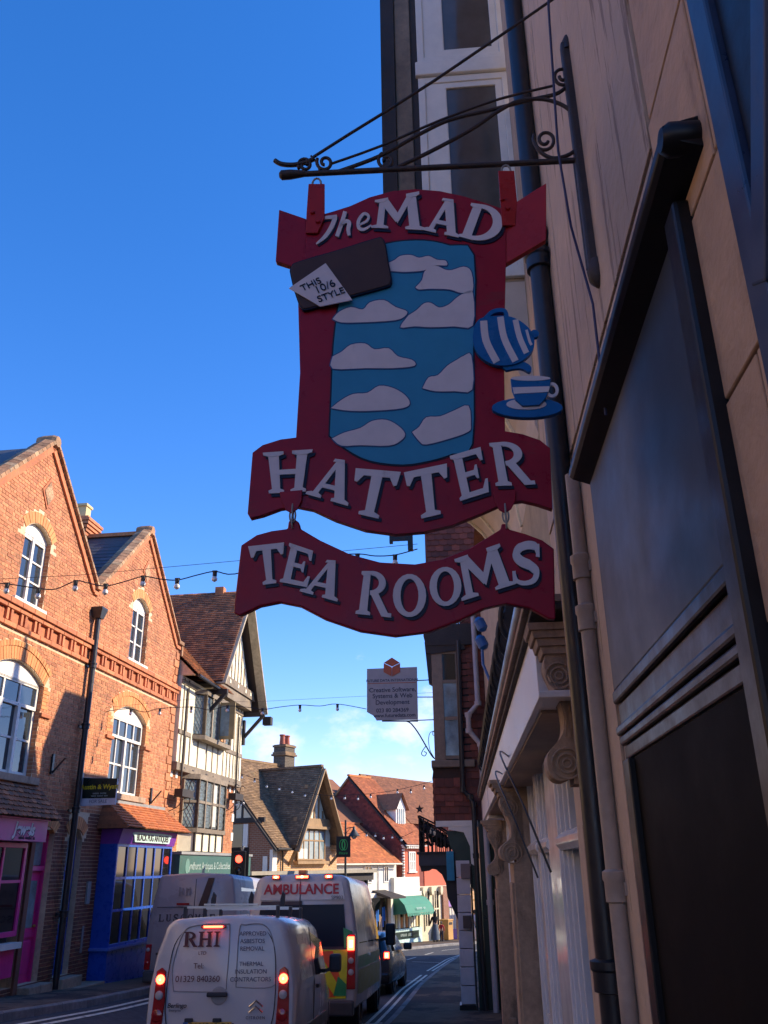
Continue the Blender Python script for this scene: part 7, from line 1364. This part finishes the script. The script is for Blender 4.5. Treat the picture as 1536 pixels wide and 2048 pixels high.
    MB(1).box(-.07, .07, .1, .3, 2.58, 2.64).build('beacon', M('beacon_amber', (.5, .18, .05), rough=.3), r)
    for s in (-1, 1):
        for k, (y0, y1) in enumerate(((.45, 1.75), (1.95, 3.1), (3.3, 4.3))): MB(1).add([(s * (hw + .003), y0, 1.42), (s * (hw + .003), y1, 1.42), (s * (hw - .105), y1 - .05, 2.16), (s * (hw - .105), y0 + .06, 2.16)], [(0, 1, 2, 3)]).build('side_window', VGL, r)
        MB(1).add([(s * (hw + .004), .3, .62), (s * (hw + .004), 4.4, .62), (s * (hw + .004), 4.4, 1.0), (s * (hw + .004), .3, 1.0)], [(0, 1, 2, 3)]).build('side_stripe', M('dull_yellow', (.22, .24, .03), rough=.4), r); MB(1).add([(s * (hw + .004), .3, 1.02), (s * (hw + .004), 4.4, 1.02), (s * (hw + .004), 4.4, 1.22), (s * (hw + .004), .3, 1.22)], [(0, 1, 2, 3)]).build('side_stripe', M('amb_green'), r)  # side yellow darkened: dirt and the shade on this side put into the colour
        MB(1).box(s * (hw + .02) - .02, s * (hw + .02) + .02, 1.9, 2.15, 1.18, 1.23).build('door_handle', CHR, r)
        mm = MB(1).box(-.11, .11, -.07, .07, -.22, .22).build('door_mirror', INK, r, bevel=.04); mm.location = (s * (hw + .24), 4.55, 1.52); MB(1).beam((s * hw, 4.55, 1.4), (s * (hw + .2), 4.55, 1.46), .06, .06).build('mirror_arm', INK, r)
        for y, w_ in ((.85, .5), (2.5, .4)): pass
ambulance()
def dark_car():
    r = vroot('dark_car', 'dark hatchback car with a lit brake light, ahead of the ambulance', 'car', -.86, 25.2, 7.5); hw = .89
    C_ = M('car_black', (.010, .009, .012), rough=.25, coat=.25, noise=(2, .1)); H = 1.46
    S_ = lambda k, h, t=.22, rt=.14, zb=.24: section(hw * k, h, zb, t, rt)
    loft(r, 'body', C_, [(.0, S_(.93, .95, .06, .1), .05), (.06, S_(.97, 1.02, .08, .12), .1), (.35, S_(.99, 1.36), .05), (.8, S_(1, H - .02), .0), (1.8, S_(1, H), 0), (2.5, S_(.99, H - .08), -.1), (3.1, S_(.98, 1.0, .1, .1), 0), (3.7, S_(.95, .88, .06, .1), 0), (4.1, S_(.86, .7, .04, .1), 0)])
    for x in (-.77, .77): wheel(r, x, .75, .31, .19); wheel(r, x, 3.3, .31, .19)
    MB(1).add([(-.62, .07, 1.0), (.62, .07, 1.0), (.52, .36, 1.34), (-.52, .36, 1.34)], [(0, 1, 2, 3)]).build('rear_window', VGL, r)
    for s in (-1, 1):
        tail(r, [(s * .74 - .1, .78), (s * .74 + .1, .80), (s * .74 + .1, 1.0), (s * .74 - .06, 1.0)], .02, []); MB(1).box(s * .76 - .06, s * .76 + .07, -.03, -.01, .83, .97).build('brake_light', LIT, r, bevel=.01); MB(1).box(s * .76 - .02, s * .76 + .03, -.04, -.03, .86, .94).build('lamp_core', LITC, r)
        MB(1).add([(s * (hw - .0), .7, 1.0), (s * (hw - .0), 2.6, .98), (s * (hw - .15), 2.2, 1.34), (s * (hw - .17), .85, 1.36)], [(0, 1, 2, 3)]).build('side_window', M('van_glass_pale'), r)
        mm = MB(1).box(-.12, .12, -.06, .07, -.09, .09).build('door_mirror', C_, r, bevel=.04); mm.location = (s * (hw + .14), 2.5, 1.06); MB(1).box(s * hw - .02, s * hw + .02, 1.3, 1.5, .86, .9).build('door_handle', CHR, r)
    MB(1).box(-.26, .26, -.02, .02, .62, .73).build('number_plate', AMB, r); MB(1).box(-.84, .84, -.05, .1, .25, .5).build('bumper', C_, r, bevel=.05); MB(1).box(-.2, -.0 + .2, -.0, .02, .4, .46).build('reflector', REDL, r)
dark_car()
# ------------------------------------------------------------ people on the far pavement
def skin(name, bones, mat, parent, sub=1):
    vs = []; es = []; rs = []
    for ch in bones:
        for i, (p, rr) in enumerate(ch):
            k = next((j for j, v in enumerate(vs) if (Vector(v) - Vector(p)).length < 1e-4), None)
            if k is None: vs.append(p); rs.append(rr); k = len(vs) - 1
            if i: es.append((prev, k))
            prev = k
    me = bpy.data.meshes.new(name); me.from_pydata(vs, es, []); o = bpy.data.objects.new(name, me); col.objects.link(o); o.parent = parent; me.materials.append(mat)
    m = o.modifiers.new('skin', 'SKIN'); 
    for k, v in enumerate(me.skin_vertices[0].data): v.radius = (rs[k], rs[k]) if not isinstance(rs[k], tuple) else rs[k]; v.use_root = k == 0
    m.use_smooth_shade = True; s = o.modifiers.new('sub', 'SUBSURF'); s.levels = s.render_levels = sub; return o
SKIN = M('skin_tone', (.45, .26, .18), rough=.6); HAIR = M('dark_hair', (.02, .014, .01), rough=.5)
def person(label, u, w_, h, top, legs, skirt=None, face=0, hair=HAIR, long_=True, reach=False):
    p = F5.world(u, w_, 0); z = gz(p.x, p.y) + .125; r = tag(empty('person', (p.x, p.y, z), face), label, 'person', None); ZB[r.name] = 0; s = h / 1.7
    V = lambda x, y, zz: (x * s, y * s, zz * s)
    bones = [[(V(0, 0, .93), .13 * s), (V(0, 0, 1.12), (.13 * s, .10 * s)), (V(0, 0, 1.32), (.16 * s, .11 * s)), (V(0, 0, 1.43), .07 * s), (V(0, -.01, 1.5), .05 * s), (V(0, -.02, 1.6), .085 * s), (V(0, -.02, 1.68), .06 * s)]]
    for q in (-1, 1):
        bones.append([(V(0, 0, .93), .13 * s), (V(q * .09, .02 * q, .82), .085 * s), (V(q * .1, .03 * q, .48), .06 * s), (V(q * .1, .06 * q, .1), .04 * s), (V(q * .11, .06 * q - .1, .04), .035 * s)])
        hand = V(q * .2, -.42, .98) if reach else V(q * .25, -.06, .80); el = V(q * .25, -.1, 1.1)
        bones.append([(V(0, 0, 1.32), (.16 * s, .11 * s)), (V(q * .17, 0, 1.38), .06 * s), (el, .042 * s), (hand, .03 * s), (tuple(Vector(hand) + Vector(V(0, -.05, -.07))), .025 * s)])
    skin('body', bones, SKIN, r)
    cl = [[(V(0, 0, .92), (.15 * s, .12 * s)), (V(0, 0, 1.12), (.145 * s, .115 * s)), (V(0, 0, 1.33), (.175 * s, .125 * s)), (V(0, 0, 1.42), .085 * s)]]
    for q in (-1, 1): cl.append([(V(0, 0, 1.33), (.175 * s, .125 * s)), (V(q * .17, 0, 1.38), .072 * s), (V(q * .25, -.1, 1.1), .055 * s), (V(q * .21, -.36, 1.0) if reach else V(q * .25, -.06, .86), .045 * s)])
    skin('coat', cl, top, r)
    if skirt: MB(1).lathe((0, 0, 0), (0, 0, 1), [(.30 * s, .12 * s), (.26 * s, .5 * s), (.17 * s, .9 * s), (.15 * s, 1.0 * s)], n=18).build('skirt', skirt, r, smooth=True)
    else:
        for q in (-1, 1): MB(1).tube([V(q * .07, 0, .92), V(q * .1, .03 * q, .48), V(q * .1, .06 * q, .08)], [.105 * s, .08 * s, .065 * s], 10).build('trouser_leg', legs, r, smooth=True)
    for q in (-1, 1): MB(1).box(q * .11 * s - .045, q * .11 * s + .045, .06 * s * q - .19, .06 * s * q + .06, 0, .08).build('shoe', INK, r, bevel=.02)
    MB(1).lathe(V(0, .01, 1.54), (0, .15, 1), [(.085 * s, -.16 * s if long_ else -.02), (.115 * s, .0), (.118 * s, .08 * s), (.09 * s, .16 * s), (.02, .2 * s)], n=14).build('hair', hair, r, smooth=True)
    for q in (-1, 1): MB(1).lathe(V(q * .032, -.105, 1.6), (0, -1, 0), [(.011, 0), (.006, .008)], n=8).build('eye', INK, r)
    MB(1).lathe(V(0, -.1, 1.57), (0, -1, -.2), [(.018, 0), (.008, .03)], n=8).build('nose', SKIN, r)
    return r
GS = M('grey_skirt', (.11, .13, .15), rough=.9, noise=(6, .2)); person('woman with long dark hair, black top and long grey skirt on the far pavement', 1.75, 1.35, 1.66, M('black_cloth', (.015, .013, .013), rough=.9), INK, GS, face=math.pi + .2, reach=True)
person('child in a red coat walking beside the woman in the long skirt', 2.55, 1.3, 1.1, M('red_coat', (.42, .02, .03), rough=.85), M('dark_trouser', (.03, .03, .05), rough=.9), face=math.pi - .3, long_=False)
person('distant person in pale top near the purple sign shop', 6.6, 1.4, 1.7, M('pale_top', (.5, .5, .55), rough=.85), M('dark_trouser'), face=math.pi, long_=False)
ab = F5.world(6.1, 1.3, 0); abz = gz(ab.x, ab.y) + .12; A_b = tag(empty('pavement_board', (ab.x, ab.y, abz), F5.rz), 'white folding pavement board outside the purple sign shop', 'board'); ZB[A_b.name] = 0
for s in (-1, 1): MB(1).beam((0, s * .25, 0), (0, s * .02, 1.05), .5, .03, up=(1, 0, 0)).build('board_leaf', WHITE, A_b)
